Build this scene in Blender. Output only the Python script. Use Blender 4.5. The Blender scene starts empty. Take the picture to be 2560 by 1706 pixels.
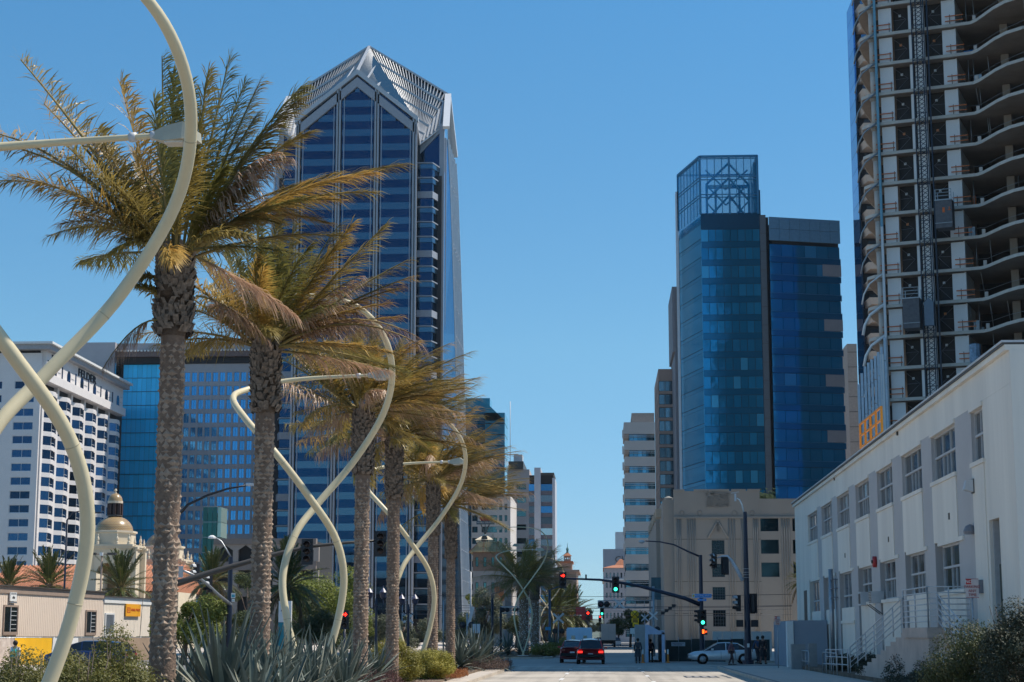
import bpy, math, random
from math import sin, cos, pi, radians, tan, atan2, sqrt
from mathutils import Vector, Matrix, noise
random.seed(7)
SC = bpy.context.scene
COL = SC.collection
# ------------------------------------------------------------------ camera
FPX = 4400.0
PITCH = math.atan(735.0 / FPX)
YAW = math.atan(230.0 * cos(PITCH) / FPX)
cam_d = bpy.data.cameras.new("camera")
cam_d.sensor_width = 36.0
cam_d.lens = 36.0 * FPX / 2560.0
cam_d.clip_start = 0.5
cam_d.clip_end = 9000.0
cam = bpy.data.objects.new("camera", cam_d)
COL.objects.link(cam)
CAM = Vector((0, 0, 2.0))
cam.location = CAM
cam.rotation_euler = (pi / 2 + PITCH, 0, YAW)
SC.camera = cam
# ------------------------------------------------------------------ light
SUN_EL = radians(58.0)
SUN_DIR = Vector((0.955 * cos(SUN_EL), 0.297 * cos(SUN_EL), sin(SUN_EL)))  # towards the sun
W = bpy.data.worlds.new("World")
SC.world = W
W.use_nodes = True
nt = W.node_tree
bg = nt.nodes["Background"]
sky = nt.nodes.new("ShaderNodeTexSky")
sky.sky_type = 'NISHITA'
sky.sun_disc = False
sky.sun_elevation = SUN_EL
sky.sun_rotation = atan2(SUN_DIR.x, SUN_DIR.y)
sky.altitude = 0
sky.air_density = 0.6
sky.dust_density = 0.0
sky.ozone_density = 2.0
# clear Pacific sky: deeper blue aloft, softer near the horizon, the same all round
_tc = nt.nodes.new("ShaderNodeTexCoord")
_sx = nt.nodes.new("ShaderNodeSeparateXYZ")
nt.links.new(_tc.outputs["Generated"], _sx.inputs[0])
_cr = nt.nodes.new("ShaderNodeValToRGB")
_el = _cr.color_ramp.elements
_el[0].position = 0.0; _el[0].color = (.25, .34, .39, 1)
_el[1].position = 0.03; _el[1].color = (.30, .375, .41, 1)
for _p, _c in ((.16, (.40, .575, .54, 1)), (.36, (.345, .675, .715, 1)), (1.0, (.345, .66, .715, 1))):
    _e = _el.new(_p); _e.color = _c
nt.links.new(_sx.outputs[2], _cr.inputs[0])
_mu = nt.nodes.new("ShaderNodeMix"); _mu.data_type = 'RGBA'; _mu.blend_type = 'MULTIPLY'
_mu.inputs[0].default_value = 1.0
nt.links.new(sky.outputs[0], _mu.inputs[6]); nt.links.new(_cr.outputs[0], _mu.inputs[7])
_gain = nt.nodes.new("ShaderNodeVectorMath"); _gain.operation = 'SCALE'; _gain.inputs[3].default_value = 2.0
nt.links.new(_mu.outputs[2], _gain.inputs[0])
nt.links.new(_gain.outputs[0], bg.inputs[0])
bg.inputs[1].default_value = 0.125
sl = bpy.data.lights.new("sun", 'SUN')
sl.energy = 4.9
sl.angle = radians(0.53)
sl.color = (1.0, 0.925, 0.81)
sun = bpy.data.objects.new("sun", sl)
COL.objects.link(sun)
sun.rotation_euler = SUN_DIR.to_track_quat('Z', 'Y').to_euler()
SC.view_settings.view_transform = 'Standard'
SC.view_settings.look = 'None'
SC.view_settings.exposure = 0.12
SC.view_settings.gamma = 1.0
SC.view_settings.use_curve_mapping = False
SC.cycles.max_bounces = 6
SC.cycles.diffuse_bounces = 3
SC.cycles.glossy_bounces = 3
SC.cycles.transparent_max_bounces = 12
# ------------------------------------------------------------------ projection (photo pixels -> world)
_r = Vector((cos(YAW), sin(YAW), 0))
_u = Vector((sin(YAW) * sin(PITCH), -cos(YAW) * sin(PITCH), cos(PITCH)))
_f = Vector((-sin(YAW) * cos(PITCH), cos(YAW) * cos(PITCH), sin(PITCH)))

def ray(px, py):
    return (_f * FPX + _r * (px - 1280.0) - _u * (py - 853.0)).normalized()

def at(px, py, Y):
    d = ray(px, py)
    return CAM + d * (Y / d.y)

def gnd(px, py, z=0.0):
    d = ray(px, py)
    return CAM + d * ((z - 2.0) / d.z)

def onpl(px, py, P, N):
    d = ray(px, py)
    P = Vector((P[0], P[1], 0)); N = Vector((N[0], N[1], 0))
    return CAM + d * ((P - CAM).dot(N) / d.dot(N))

# ------------------------------------------------------------------ materials
MATS = {}

def mat(name, col, rough=0.6, metal=0.0, var=0.12, scale=2.0, bump=0.0, bscale=None, spec=0.5,
        objvar=0.0, col2=None, emit=None, estr=1.0, streak=False, detail=6.0):
    if name in MATS:
        return MATS[name]
    m = bpy.data.materials.new(name)
    m.use_nodes = True
    n = m.node_tree.nodes
    l = m.node_tree.links
    b = n["Principled BSDF"]
    b.inputs["Roughness"].default_value = rough
    b.inputs["Metallic"].default_value = metal
    b.inputs["Specular IOR Level"].default_value = spec
    c = (col[0], col[1], col[2], 1)
    tc = n.new("ShaderNodeTexCoord")
    mp = n.new("ShaderNodeMapping")
    l.new(tc.outputs["Object"], mp.inputs[0])
    if streak:
        mp.inputs["Scale"].default_value = (1, 1, 0.12)
    nz = n.new("ShaderNodeTexNoise")
    nz.inputs["Scale"].default_value = scale
    nz.inputs["Detail"].default_value = detail
    nz.inputs["Roughness"].default_value = 0.65
    l.new(mp.outputs[0], nz.inputs["Vector"])
    mr = n.new("ShaderNodeMapRange")
    mr.inputs[1].default_value = 0.3
    mr.inputs[2].default_value = 0.7
    l.new(nz.outputs[0], mr.inputs[0])
    mx = n.new("ShaderNodeMix")
    mx.data_type = 'RGBA'
    c2 = col2 if col2 else (col[0] * (1 - var), col[1] * (1 - var), col[2] * (1 - var * 0.9))
    c1 = col if col2 else (min(1, col[0] * (1 + var)), min(1, col[1] * (1 + var)), min(1, col[2] * (1 + var)))
    mx.inputs[6].default_value = (*c2, 1)
    mx.inputs[7].default_value = (*c1, 1)
    l.new(mr.outputs[0], mx.inputs[0])
    out = mx.outputs[2]
    if objvar > 0:
        oi = n.new("ShaderNodeObjectInfo")
        m2 = n.new("ShaderNodeMapRange")
        m2.inputs[3].default_value = 1 - objvar
        m2.inputs[4].default_value = 1 + objvar
        l.new(oi.outputs["Random"], m2.inputs[0])
        hs = n.new("ShaderNodeHueSaturation")
        l.new(m2.outputs[0], hs.inputs["Value"])
        l.new(out, hs.inputs["Color"])
        out = hs.outputs[0]
    l.new(out, b.inputs["Base Color"])
    if bump > 0:
        bn = n.new("ShaderNodeTexNoise")
        bn.inputs["Scale"].default_value = bscale or scale * 8
        bn.inputs["Detail"].default_value = 5
        l.new(tc.outputs["Object"], bn.inputs["Vector"])
        bp = n.new("ShaderNodeBump")
        bp.inputs["Strength"].default_value = bump
        bp.inputs["Distance"].default_value = 0.05
        l.new(bn.outputs[0], bp.inputs["Height"])
        l.new(bp.outputs[0], b.inputs["Normal"])
    if emit:
        b.inputs["Emission Color"].default_value = (*emit, 1)
        b.inputs["Emission Strength"].default_value = estr
    MATS[name] = m
    return m

def glass(name, col, rough=0.06, wob=0.02, wscale=0.25, objvar=0.35, light=(0.35, 0.4, 0.42), lp=0.0, metal=0.9):
    """mirror glass of an office front: tinted, each pane a little different, some with blinds down"""
    if name in MATS:
        return MATS[name]
    m = bpy.data.materials.new(name)
    m.use_nodes = True
    n = m.node_tree.nodes
    l = m.node_tree.links
    b = n["Principled BSDF"]
    b.inputs["Roughness"].default_value = rough
    b.inputs["Metallic"].default_value = metal
    oi = n.new("ShaderNodeObjectInfo")
    rgb = n.new("ShaderNodeRGB")
    rgb.outputs[0].default_value = (*col, 1)
    m2 = n.new("ShaderNodeMapRange")
    m2.inputs[3].default_value = 1 - objvar
    m2.inputs[4].default_value = 1 + objvar
    l.new(oi.outputs["Random"], m2.inputs[0])
    hs = n.new("ShaderNodeHueSaturation")
    l.new(m2.outputs[0], hs.inputs["Value"])
    l.new(rgb.outputs[0], hs.inputs["Color"])
    out = hs.outputs[0]
    if lp > 0:
        ma = n.new("ShaderNodeMath"); ma.operation = 'MULTIPLY'; ma.inputs[1].default_value = 37.77
        l.new(oi.outputs["Random"], ma.inputs[0])
        fr = n.new("ShaderNodeMath"); fr.operation = 'FRACT'
        l.new(ma.outputs[0], fr.inputs[0])
        lt = n.new("ShaderNodeMath"); lt.operation = 'LESS_THAN'; lt.inputs[1].default_value = lp
        l.new(fr.outputs[0], lt.inputs[0])
        mx = n.new("ShaderNodeMix"); mx.data_type = 'RGBA'
        l.new(lt.outputs[0], mx.inputs[0]); l.new(out, mx.inputs[6])
        mx.inputs[7].default_value = (*light, 1)
        out = mx.outputs[2]
        mm = n.new("ShaderNodeMath"); mm.operation = 'MULTIPLY_ADD'
        mm.inputs[1].default_value = -0.35 * metal; mm.inputs[2].default_value = metal
        l.new(lt.outputs[0], mm.inputs[0]); l.new(mm.outputs[0], b.inputs["Metallic"])
    l.new(out, b.inputs["Base Color"])
    tc = n.new("ShaderNodeTexCoord")
    nz = n.new("ShaderNodeTexNoise")
    nz.inputs["Scale"].default_value = wscale
    nz.inputs["Detail"].default_value = 2
    # a different wobble for every pane
    va = n.new("ShaderNodeVectorMath"); va.operation = 'ADD'
    cb = n.new("ShaderNodeCombineXYZ")
    mu = n.new("ShaderNodeMath"); mu.operation = 'MULTIPLY'; mu.inputs[1].default_value = 50
    l.new(oi.outputs["Random"], mu.inputs[0]); l.new(mu.outputs[0], cb.inputs[0])
    l.new(tc.outputs["Object"], va.inputs[0]); l.new(cb.outputs[0], va.inputs[1])
    l.new(va.outputs[0], nz.inputs["Vector"])
    bp = n.new("ShaderNodeBump")
    bp.inputs["Strength"].default_value = 1.0
    bp.inputs["Distance"].default_value = wob
    l.new(nz.outputs[0], bp.inputs["Height"])
    l.new(bp.outputs[0], b.inputs["Normal"])
    MATS[name] = m
    return m

def seethrough(name, col=(0.2, 0.45, 0.6), a=0.35):
    if name in MATS:
        return MATS[name]
    m = bpy.data.materials.new(name)
    m.use_nodes = True
    b = m.node_tree.nodes["Principled BSDF"]
    b.inputs["Base Color"].default_value = (*col, 1)
    b.inputs["Roughness"].default_value = 0.05
    b.inputs["Alpha"].default_value = a
    b.inputs["Metallic"].default_value = 0.3
    MATS[name] = m
    return m

# ------------------------------------------------------------------ mesh builder
OFF = {}

class MB:
    def __init__(s):
        s.v = []; s.f = []; s.m = []; s.M = None; s.mi = 0; s.sm = []; s.smooth = False
    def add(s, vs, fs):
        o = len(s.v)
        if s.M is not None:
            vs = [s.M @ Vector(p) for p in vs]
        s.v.extend([tuple(p) for p in vs])
        for f in fs:
            s.f.append([o + i for i in f]); s.m.append(s.mi); s.sm.append(s.smooth)
        return s
    def bx(s, x0, x1, y0, y1, z0, z1):
        vs = [(x0, y0, z0), (x1, y0, z0), (x1, y1, z0), (x0, y1, z0), (x0, y0, z1), (x1, y0, z1), (x1, y1, z1), (x0, y1, z1)]
        return s.add(vs, [(0, 3, 2, 1), (4, 5, 6, 7), (0, 1, 5, 4), (1, 2, 6, 5), (2, 3, 7, 6), (3, 0, 4, 7)])
    def box(s, c, d):
        return s.bx(c[0] - d[0] / 2, c[0] + d[0] / 2, c[1] - d[1] / 2, c[1] + d[1] / 2, c[2] - d[2] / 2, c[2] + d[2] / 2)
    def poly(s, pts):
        return s.add(pts, [tuple(range(len(pts)))])
    def prism(s, pts, z0, z1):
        n = len(pts)
        vs = [(p[0], p[1], z0) for p in pts] + [(p[0], p[1], z1) for p in pts]
        fs = [tuple(range(n - 1, -1, -1)), tuple(range(n, 2 * n))]
        fs += [(i, (i + 1) % n, n + (i + 1) % n, n + i) for i in range(n)]
        return s.add(vs, fs)
    def beam(s, p, q, w, h=None):
        p = Vector(p); q = Vector(q); h = h or w
        d = (q - p)
        if d.length < 1e-6: return s
        d.normalize()
        up = Vector((0, 0, 1)) if abs(d.z) < 0.99 else Vector((1, 0, 0))
        a = d.cross(up).normalized() * (w / 2); b = a.cross(d).normalized() * (h / 2)
        vs = [p - a - b, p + a - b, p + a + b, p - a + b, q - a - b, q + a - b, q + a + b, q - a + b]
        return s.add(vs, [(0, 1, 2, 3), (7, 6, 5, 4), (0, 4, 5, 1), (1, 5, 6, 2), (2, 6, 7, 3), (3, 7, 4, 0)])
    def tube(s, pts, rad, n=8, cap=True):
        pts = [Vector(p) for p in pts]
        if not hasattr(rad, '__len__'): rad = [rad] * len(pts)
        vs = []; prev = None
        for i, p in enumerate(pts):
            t = (pts[min(i + 1, len(pts) - 1)] - pts[max(i - 1, 0)]).normalized()
            if prev is None:
                a = t.cross(Vector((0, 0, 1)))
                if a.length < 0.05: a = t.cross(Vector((1, 0, 0)))
                a.normalize()
            else:
                a = (prev - t * prev.dot(t)).normalized()
            prev = a
            b = t.cross(a)
            for k in range(n):
                an = 2 * pi * k / n
                vs.append(p + (a * cos(an) + b * sin(an)) * rad[i])
        fs = []
        for i in range(len(pts) - 1):
            for k in range(n):
                fs.append((i * n + k, i * n + (k + 1) % n, (i + 1) * n + (k + 1) % n, (i + 1) * n + k))
        if cap:
            fs.append(tuple(range(n - 1, -1, -1))); fs.append(tuple((len(pts) - 1) * n + k for k in range(n)))
        sm = s.smooth; s.smooth = True
        s.add(vs, fs); s.smooth = sm
        return s
    def lathe(s, c, prof, n=16, a0=0.0):
        vs = []
        for r, z in prof:
            for k in range(n):
                an = a0 + 2 * pi * k / n
                vs.append((c[0] + r * cos(an), c[1] + r * sin(an), c[2] + z))
        fs = []
        for i in range(len(prof) - 1):
            for k in range(n):
                fs.append((i * n + k, i * n + (k + 1) % n, (i + 1) * n + (k + 1) % n, (i + 1) * n + k))
        fs.append(tuple(range(n - 1, -1, -1))); fs.append(tuple((len(prof) - 1) * n + k for k in range(n)))
        return s.add(vs, fs)
    def disc(s, c, nrm, r, th, n=14):
        c = Vector(c); nrm = Vector(nrm).normalized()
        return s.tube([c - nrm * th / 2, c + nrm * th / 2], r, n)
    def mesh(s, name, mats, off=Vector((0, 0, 0))):
        me = bpy.data.meshes.new(name)
        me.from_pydata([(p[0] - off.x, p[1] - off.y, p[2] - off.z) for p in s.v], [], s.f)
        for mm in (mats if isinstance(mats, (list, tuple)) else [mats]):
            me.materials.append(mm)
        me.polygons.foreach_set("material_index", s.m)
        me.polygons.foreach_set("use_smooth", s.sm)
        me.update()
        return me
    def part(s, name, mats, parent, label=None, stuff=False):
        off = OFF.get(parent.name, Vector((0, 0, 0))) if parent is not None else Vector((0, 0, 0))
        o = bpy.data.objects.new(name, s.mesh(name, mats, off))
        COL.objects.link(o)
        if parent is not None:
            o.parent = parent
            OFF[o.name] = off
        if label: o["label"] = label
        if stuff: o["kind"] = "stuff"
        return o
    def top(s, name, mats, label, cat, group=None, kind=None, loc=None):
        off = Vector(loc) if loc is not None else Vector((0, 0, 0))
        o = bpy.data.objects.new(name, s.mesh(name, mats, off))
        o.location = off
        COL.objects.link(o)
        OFF[o.name] = off
        tag(o, label, cat, group, kind)
        return o

def tag(o, label=None, cat=None, group=None, kind=None):
    if label: o["label"] = label
    if cat: o["category"] = cat
    if group: o["group"] = group
    if kind: o["kind"] = kind
    return o

def thing(name, label, cat, loc, group=None):
    o = bpy.data.objects.new(name, None)
    o.empty_display_size = 0.3
    o.location = loc
    COL.objects.link(o)
    OFF[o.name] = Vector(loc)
    return tag(o, label, cat, group)

def struct(name, mb, mats):
    o = mb.part(name, mats, None)
    o["kind"] = "structure"
    return o

def inst(name, mesh, parent, pos, rz=0.0, sc=None, rot=None):
    off = OFF.get(parent.name, Vector((0, 0, 0)))
    o = bpy.data.objects.new(name, mesh)
    COL.objects.link(o)
    o.parent = parent
    o.location = Vector(pos) - off
    o.rotation_euler = rot if rot is not None else (0, 0, rz)
    if sc is not None: o.scale = sc
    OFF[o.name] = Vector((0, 0, 0))
    return o

def dup(root, loc, rz=None, label=None, group=None, sc=None):
    def cp(o, par):
        c = o.copy(); COL.objects.link(c); c.parent = par
        for ch in list(o.children): cp(ch, c)
        return c
    r = cp(root, None)
    r.location = loc
    if rz is not None: r.rotation_euler[2] = rz
    if sc is not None: r.scale = (sc, sc, sc)
    if label: r["label"] = label
    if group: r["group"] = group
    return r

_txt = {}
def text(s, size, parent, origin, U, material, name="lettering", depth=0.01, align='CENTER', Wv=None, xs=1.0):
    """raised flat lettering; origin is the middle of the line, U its reading direction"""
    cu = bpy.data.curves.new("t", 'FONT')
    cu.body = s; cu.size = size; cu.extrude = depth; cu.align_x = align; cu.align_y = 'CENTER'
    cu.resolution_u = 2
    to = bpy.data.objects.new("t", cu)
    COL.objects.link(to)
    bpy.context.view_layer.update()
    me = bpy.data.meshes.new_from_object(to.evaluated_get(bpy.context.evaluated_depsgraph_get()))
    bpy.data.objects.remove(to)
    me.name = name
    U = Vector(U).normalized()
    Z = Vector((0, 0, 1)) if Wv is None else Vector(Wv).normalized()
    N = U.cross(Z)
    off = OFF.get(parent.name, Vector((0, 0, 0)))
    o0 = Vector(origin) - off
    for v in me.vertices:
        p = v.co.copy()
        v.co = o0 + U * (p.x * xs) + Z * p.y + N * p.z
    me.materials.clear(); me.materials.append(material)
    o = bpy.data.objects.new(name, me)
    COL.objects.link(o); o.parent = parent; OFF[o.name] = off
    return o

# ------------------------------------------------------------------ facades
WIN = {}
def win_mesh(w, h, nx, nz, gm, fm, fw=0.08, key=None, depth=0.12, blind=None):
    k = (round(w, 2), round(h, 2), nx, nz, gm.name, fm.name, fw, key)
    if k in WIN: return WIN[k]
    b = MB()
    b.mi = 0
    b.bx(-w / 2, w / 2, 0.02, 0.06, 0, h)
    b.mi = 1
    if fw > 0:
        y0, y1 = -depth + 0.02, 0.018
        b.bx(-w / 2, w / 2, y0, y1, h - fw, h); b.bx(-w / 2, w / 2, y0, y1, 0, fw)
        b.bx(-w / 2, -w / 2 + fw, y0, y1, fw, h - fw); b.bx(w / 2 - fw, w / 2, y0, y1, fw, h - fw)
        for i in range(1, nx):
            x = -w / 2 + w * i / nx
            b.bx(x - fw / 3, x + fw / 3, y0 + .02, y1, fw, h - fw)
        for j in range(1, nz):
            z = h * j / nz
            b.bx(-w / 2 + fw, w / 2 - fw, y0 + .035, y1, z - fw / 3, z + fw / 3)
    me = b.mesh("window", [gm, fm])
    WIN[k] = me
    return me

def facade(T, P0, U, Wd, z0, z1, cols, rows, wm, gm, fm, t=0.5, inset=0.25, nx=1, nz=1, fw=0.08,
           wall_name="wall", win_name="window", skip=None, limit=300, pick=None):
    """a wall with real openings; one window object per opening. U points to the viewer's right."""
    U = Vector((U[0], U[1], 0)).normalized(); N = Vector((U.y, -U.x, 0))
    P0 = Vector((P0[0], P0[1], 0))
    rz = atan2(U.y, U.x)
    M = Matrix.Translation(P0) @ Matrix.Rotation(rz, 4, 'Z')
    b = MB(); b.M = M
    rows = sorted(rows); cols = sorted(cols)
    zc = z0
    for (r0, r1) in rows:
        if r0 > zc + 1e-4: b.bx(0, Wd, 0, t, zc, r0)
        xc = 0.0
        for (c0, c1) in cols:
            if c0 > xc + 1e-4: b.bx(xc, c0, 0, t, r0, r1)
            xc = c1
        if xc < Wd - 1e-4: b.bx(xc, Wd, 0, t, r0, r1)
        zc = r1
    if zc < z1: b.bx(0, Wd, 0, t, zc, z1)
    wall = b.part(wall_name, wm, T)
    k = 0
    for (r0, r1) in rows:
        for (c0, c1) in cols:
            if skip and skip(r0, c0): continue
            g = pick(r0, c0) if pick else gm
            me = win_mesh(c1 - c0, r1 - r0, nx, nz, g, fm, fw)
            p = M @ Vector(((c0 + c1) / 2, inset, r0))
            inst(win_name, me, T, p, rz)
            k += 1
    return wall

def regular(n, a, b, frac):
    s = (b - a) / n
    return [(a + s * i + s * (1 - frac) / 2, a + s * (i + 1) - s * (1 - frac) / 2) for i in range(n)]
# ------------------------------------------------------------------ common materials
m_conc = mat("road_concrete", (0.43, 0.39, 0.335), 0.85, var=0.15, scale=0.6, bump=0.15, bscale=6, objvar=0.05)
# oil-dark wheel tracks and blotches worn into the concrete lanes
def add_tracks(m):
    n = m.node_tree.nodes; l = m.node_tree.links; b = n["Principled BSDF"]
    g = n.new("ShaderNodeNewGeometry"); sp = n.new("ShaderNodeSeparateXYZ"); l.new(g.outputs["Position"], sp.inputs[0])
    cb = n.new("ShaderNodeCombineXYZ")
    s1 = n.new("ShaderNodeMath"); s1.operation = 'MULTIPLY'; s1.inputs[1].default_value = .035; l.new(sp.outputs[1], s1.inputs[0])
    s0 = n.new("ShaderNodeMath"); s0.operation = 'MULTIPLY'; s0.inputs[1].default_value = 1.15; l.new(sp.outputs[0], s0.inputs[0])
    l.new(s0.outputs[0], cb.inputs[0]); l.new(s1.outputs[0], cb.inputs[1])
    nz = n.new("ShaderNodeTexNoise"); nz.inputs["Scale"].default_value = 1.3; nz.inputs["Detail"].default_value = 6; l.new(cb.outputs[0], nz.inputs["Vector"])
    n2 = n.new("ShaderNodeTexNoise"); n2.inputs["Scale"].default_value = .22; n2.inputs["Detail"].default_value = 8; l.new(g.outputs["Position"], n2.inputs["Vector"])
    ad = n.new("ShaderNodeMath"); ad.operation = 'ADD'; l.new(nz.outputs[0], ad.inputs[0]); l.new(n2.outputs[0], ad.inputs[1])
    mr = n.new("ShaderNodeMapRange"); mr.inputs[1].default_value = .86; mr.inputs[2].default_value = 1.2; mr.inputs[3].default_value = 1.06; mr.inputs[4].default_value = .70; l.new(ad.outputs[0], mr.inputs[0])
    hs = n.new("ShaderNodeHueSaturation"); l.new(mr.outputs[0], hs.inputs["Value"])
    src = b.inputs["Base Color"].links[0].from_socket; l.new(src, hs.inputs["Color"]); l.new(hs.outputs[0], b.inputs["Base Color"])
add_tracks(m_conc)
m_asph = mat("asphalt", (0.17, 0.17, 0.17), 0.9, var=0.2, scale=0.4, bump=0.2, bscale=20)
m_inter = mat("junction_concrete", (0.36, 0.335, 0.30), 0.9, var=0.12, scale=0.3, bump=0.15, bscale=8)
m_walk = mat("sidewalk_concrete", (0.52, 0.46, 0.40), 0.9, var=0.12, scale=0.8, bump=0.15, objvar=0.04)
m_kerb = mat("kerb_concrete", (0.48, 0.42, 0.35), 0.9, var=0.25, scale=1.5, bump=0.3)
m_redkerb = mat("red_kerb_paint", (0.35, 0.08, 0.06), 0.8, var=0.3, scale=3)
m_soil = mat("planting_soil", (0.16, 0.115, 0.08), 1.0, var=0.4, scale=2, bump=0.6)
m_paint = mat("road_paint_white", (0.72, 0.72, 0.70), 0.7, var=0.2, scale=3)
m_black = mat("black_metal", (0.012, 0.013, 0.018), 0.45, var=0.1)
m_dark = mat("dark_rubber", (0.012, 0.012, 0.012), 0.8)
m_navy = mat("navy_pole_paint", (0.012, 0.02, 0.045), 0.4, var=0.15)
m_steel = mat("galvanised_steel", (0.38, 0.40, 0.42), 0.45, metal=0.7, var=0.15, scale=4)
m_lgrey = mat("light_grey_paint", (0.55, 0.56, 0.57), 0.5, var=0.08)
m_white = mat("white_paint", (0.75, 0.75, 0.73), 0.55, var=0.06)
m_red = mat("red_sign_paint", (0.45, 0.02, 0.02), 0.5)
m_orange = mat("safety_orange", (0.75, 0.22, 0.02), 0.6)
m_yellow = mat("sign_yellow", (1.0, 0.58, 0.01), 0.5, var=0.05)
m_blue = mat("sign_blue", (0.03, 0.28, 0.75), 0.5, var=0.05)
m_tile = mat("terracotta_roof", (0.42, 0.17, 0.09), 0.85, var=0.25, scale=4, bump=0.2)
m_stone = mat("cream_stucco", (0.66, 0.57, 0.43), 0.85, var=0.07, scale=0.5)
m_darkglass = glass("dark_window_glass", (0.10, 0.14, 0.17), 0.08, objvar=0.5)
m_bronze = mat("bronze_frame", (0.07, 0.06, 0.05), 0.5)
m_dim = mat("dim_interior", (0.03, 0.032, 0.036), 0.9)
m_redlamp = mat("red_signal_lens", (0.6, 0.01, 0.005), 0.3, emit=(1.0, 0.02, 0.01), estr=5)
m_greenlamp = mat("green_signal_lens", (0.02, 0.6, 0.35), 0.3, emit=(0.04, 1.0, 0.55), estr=3.5)
m_orangelamp = mat("orange_hand_lens", (0.6, 0.1, 0.01), 0.3, emit=(1.0, 0.10, 0.01), estr=4)
m_tail = mat("brake_lamp_lens", (0.5, 0.01, 0.01), 0.3, emit=(1.0, 0.03, 0.02), estr=1.5)
m_offlens = mat("dark_lens", (0.03, 0.02, 0.02), 0.3)

# ------------------------------------------------------------------ ground
b = MB(); b.bx(-2500, 2500, -400, 4000, -1.0, -0.02)
struct("ground", b, mat("far_ground", (0.20, 0.19, 0.17), 0.95, var=0.2, scale=0.02))
# street surfaces, each sheet a few millimetres above the last
b = MB(); b.bx(-60, 60, -60, 500, -0.3, 0.0)
struct("street_surface", b, m_inter)
b = MB(); b.bx(-11.5, 11.5, 500, 2400, -0.3, 0.0)
struct("far_street", b, m_asph)
b = MB(); b.bx(-58, -13.05, -58, 498, 0.0, 0.006); struct("left_carriageway", b, m_asph)
b = MB(); b.bx(-13.04, 11, 290, 498, 0.0, 0.006); struct("far_carriageway", b, m_asph)
KL, KR = -5.6, 6.8          # kerb lines of the near carriageway
Y_END = 113.0
road = MB(); road.bx(KL, KR, -20, Y_END + 3, -0.25, 0.003)
road_o = struct("road", road, mat("joint_filler", (0.16, 0.15, 0.14), 0.95))
sl_m = {}
lanes = [(KL, -1.95), (-1.95, 2.1), (2.1, KR)]
y = 30.0; i = 0
while y < Y_END + 2:
    y2 = y + 4.6
    for k, (a, c) in enumerate(lanes):
        key = k
        if key not in sl_m:
            q = MB(); q.bx(-(c - a) / 2 + 0.015, (c - a) / 2 - 0.015, -2.285, 2.285, -0.01, 0.010)
            sl_m[key] = q.mesh("concrete_slab", m_conc)
        inst("concrete_slab", sl_m[key], road_o, ((a + c) / 2, y + 2.3, 0))
    y = y2; i += 1
# painted lane lines, worn
m_worn = mat("worn_lane_paint", (0.74, 0.74, 0.73), 0.7, col2=(0.50, 0.48, 0.45), scale=2.2)
for X, ys in ((-1.95, [(56, 59), (68, 71), (80, 84), (92, 95.5), (103, 106)]), (2.12, [(52, 55), (64, 67), (75.5, 78.5), (87, 90), (98, 101), (108, 110)])):
    for y0, y1 in ys:
        b = MB(); b.bx(X - 0.09, X + 0.09, y0, y1, 0.008, 0.0145)
        o = b.part("lane_line", m_worn, None); o["kind"] = "structure"
b = MB(); b.bx(KL + .2, KR - .3, 114.2, 114.6, 0.0, 0.015)
struct("stop_line", b, m_worn)
for k, yy in enumerate((117.0, 120.4)):
    b = MB(); b.bx(-5.8, 9.0, yy, yy + 0.3, 0.0, 0.006)
    struct("crosswalk_line", b, m_worn)
# gutter seam and a tar line on the near lanes
m_tar = mat("tar_seam", (0.05, 0.05, 0.05), 0.9)
b = MB(); b.bx(-0.75, 0.55, 94.2, 94.5, 0.0105, 0.0135); struct("tar_patch", b, m_tar)
b = MB(); b.bx(-30, 30, 115.8, 116.15, 0.0, 0.004); struct("gutter_seam", b, m_tar)
# utility cover / grate in the right lane
g = thing("drain_grate", "dark rectangular utility grate let into the pale right lane", "grate", (4.55, 86.5, 0.0))
b = MB(); b.bx(3.85, 5.45, 85.0, 88.2, 0.0102, 0.016); b.part("grate_frame", m_black, g)
for k in range(4):
    b = MB(); b.bx(3.95 + .38 * k, 4.2 + .38 * k, 85.3, 87.9, 0.0162, 0.021); b.part("cover_plate", mat("worn_iron", (0.25, 0.24, 0.23), 0.7, var=0.5, scale=6), g)
# oil-dark wheel tracks are part of the slab material; skid marks as thin films
random.seed(3)

# ------------------------------------------------------------------ near median
def kerb_run(name, pts, label=None, w=0.16, h=0.15, m=m_kerb):
    """kerb of separate stones along a polyline, outer edge given"""
    root = None
    pts = [Vector((p[0], p[1], 0)) for p in pts]
    base = MB(); base.tube([p + Vector((0, 0, 0.02)) for p in pts], 0.05, 4)
    root = base.part(name, m_kerb, None); root["kind"] = "structure"
    for a, c in zip(pts[:-1], pts[1:]):
        L = (c - a).length; n = max(1, int(round(L / 2.4)))
        for i in range(n):
            p = a + (c - a) * (i / n); q = a + (c - a) * ((i + 1) / n)
            d = (q - p).normalized() * 0.008
            k = MB(); k.beam(p + d + Vector((0, 0, h / 2 - 0.05)), q - d + Vector((0, 0, h / 2 - 0.05)), w, h + 0.1)
            k.part("kerb_stone", m, root)
    return root

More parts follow.
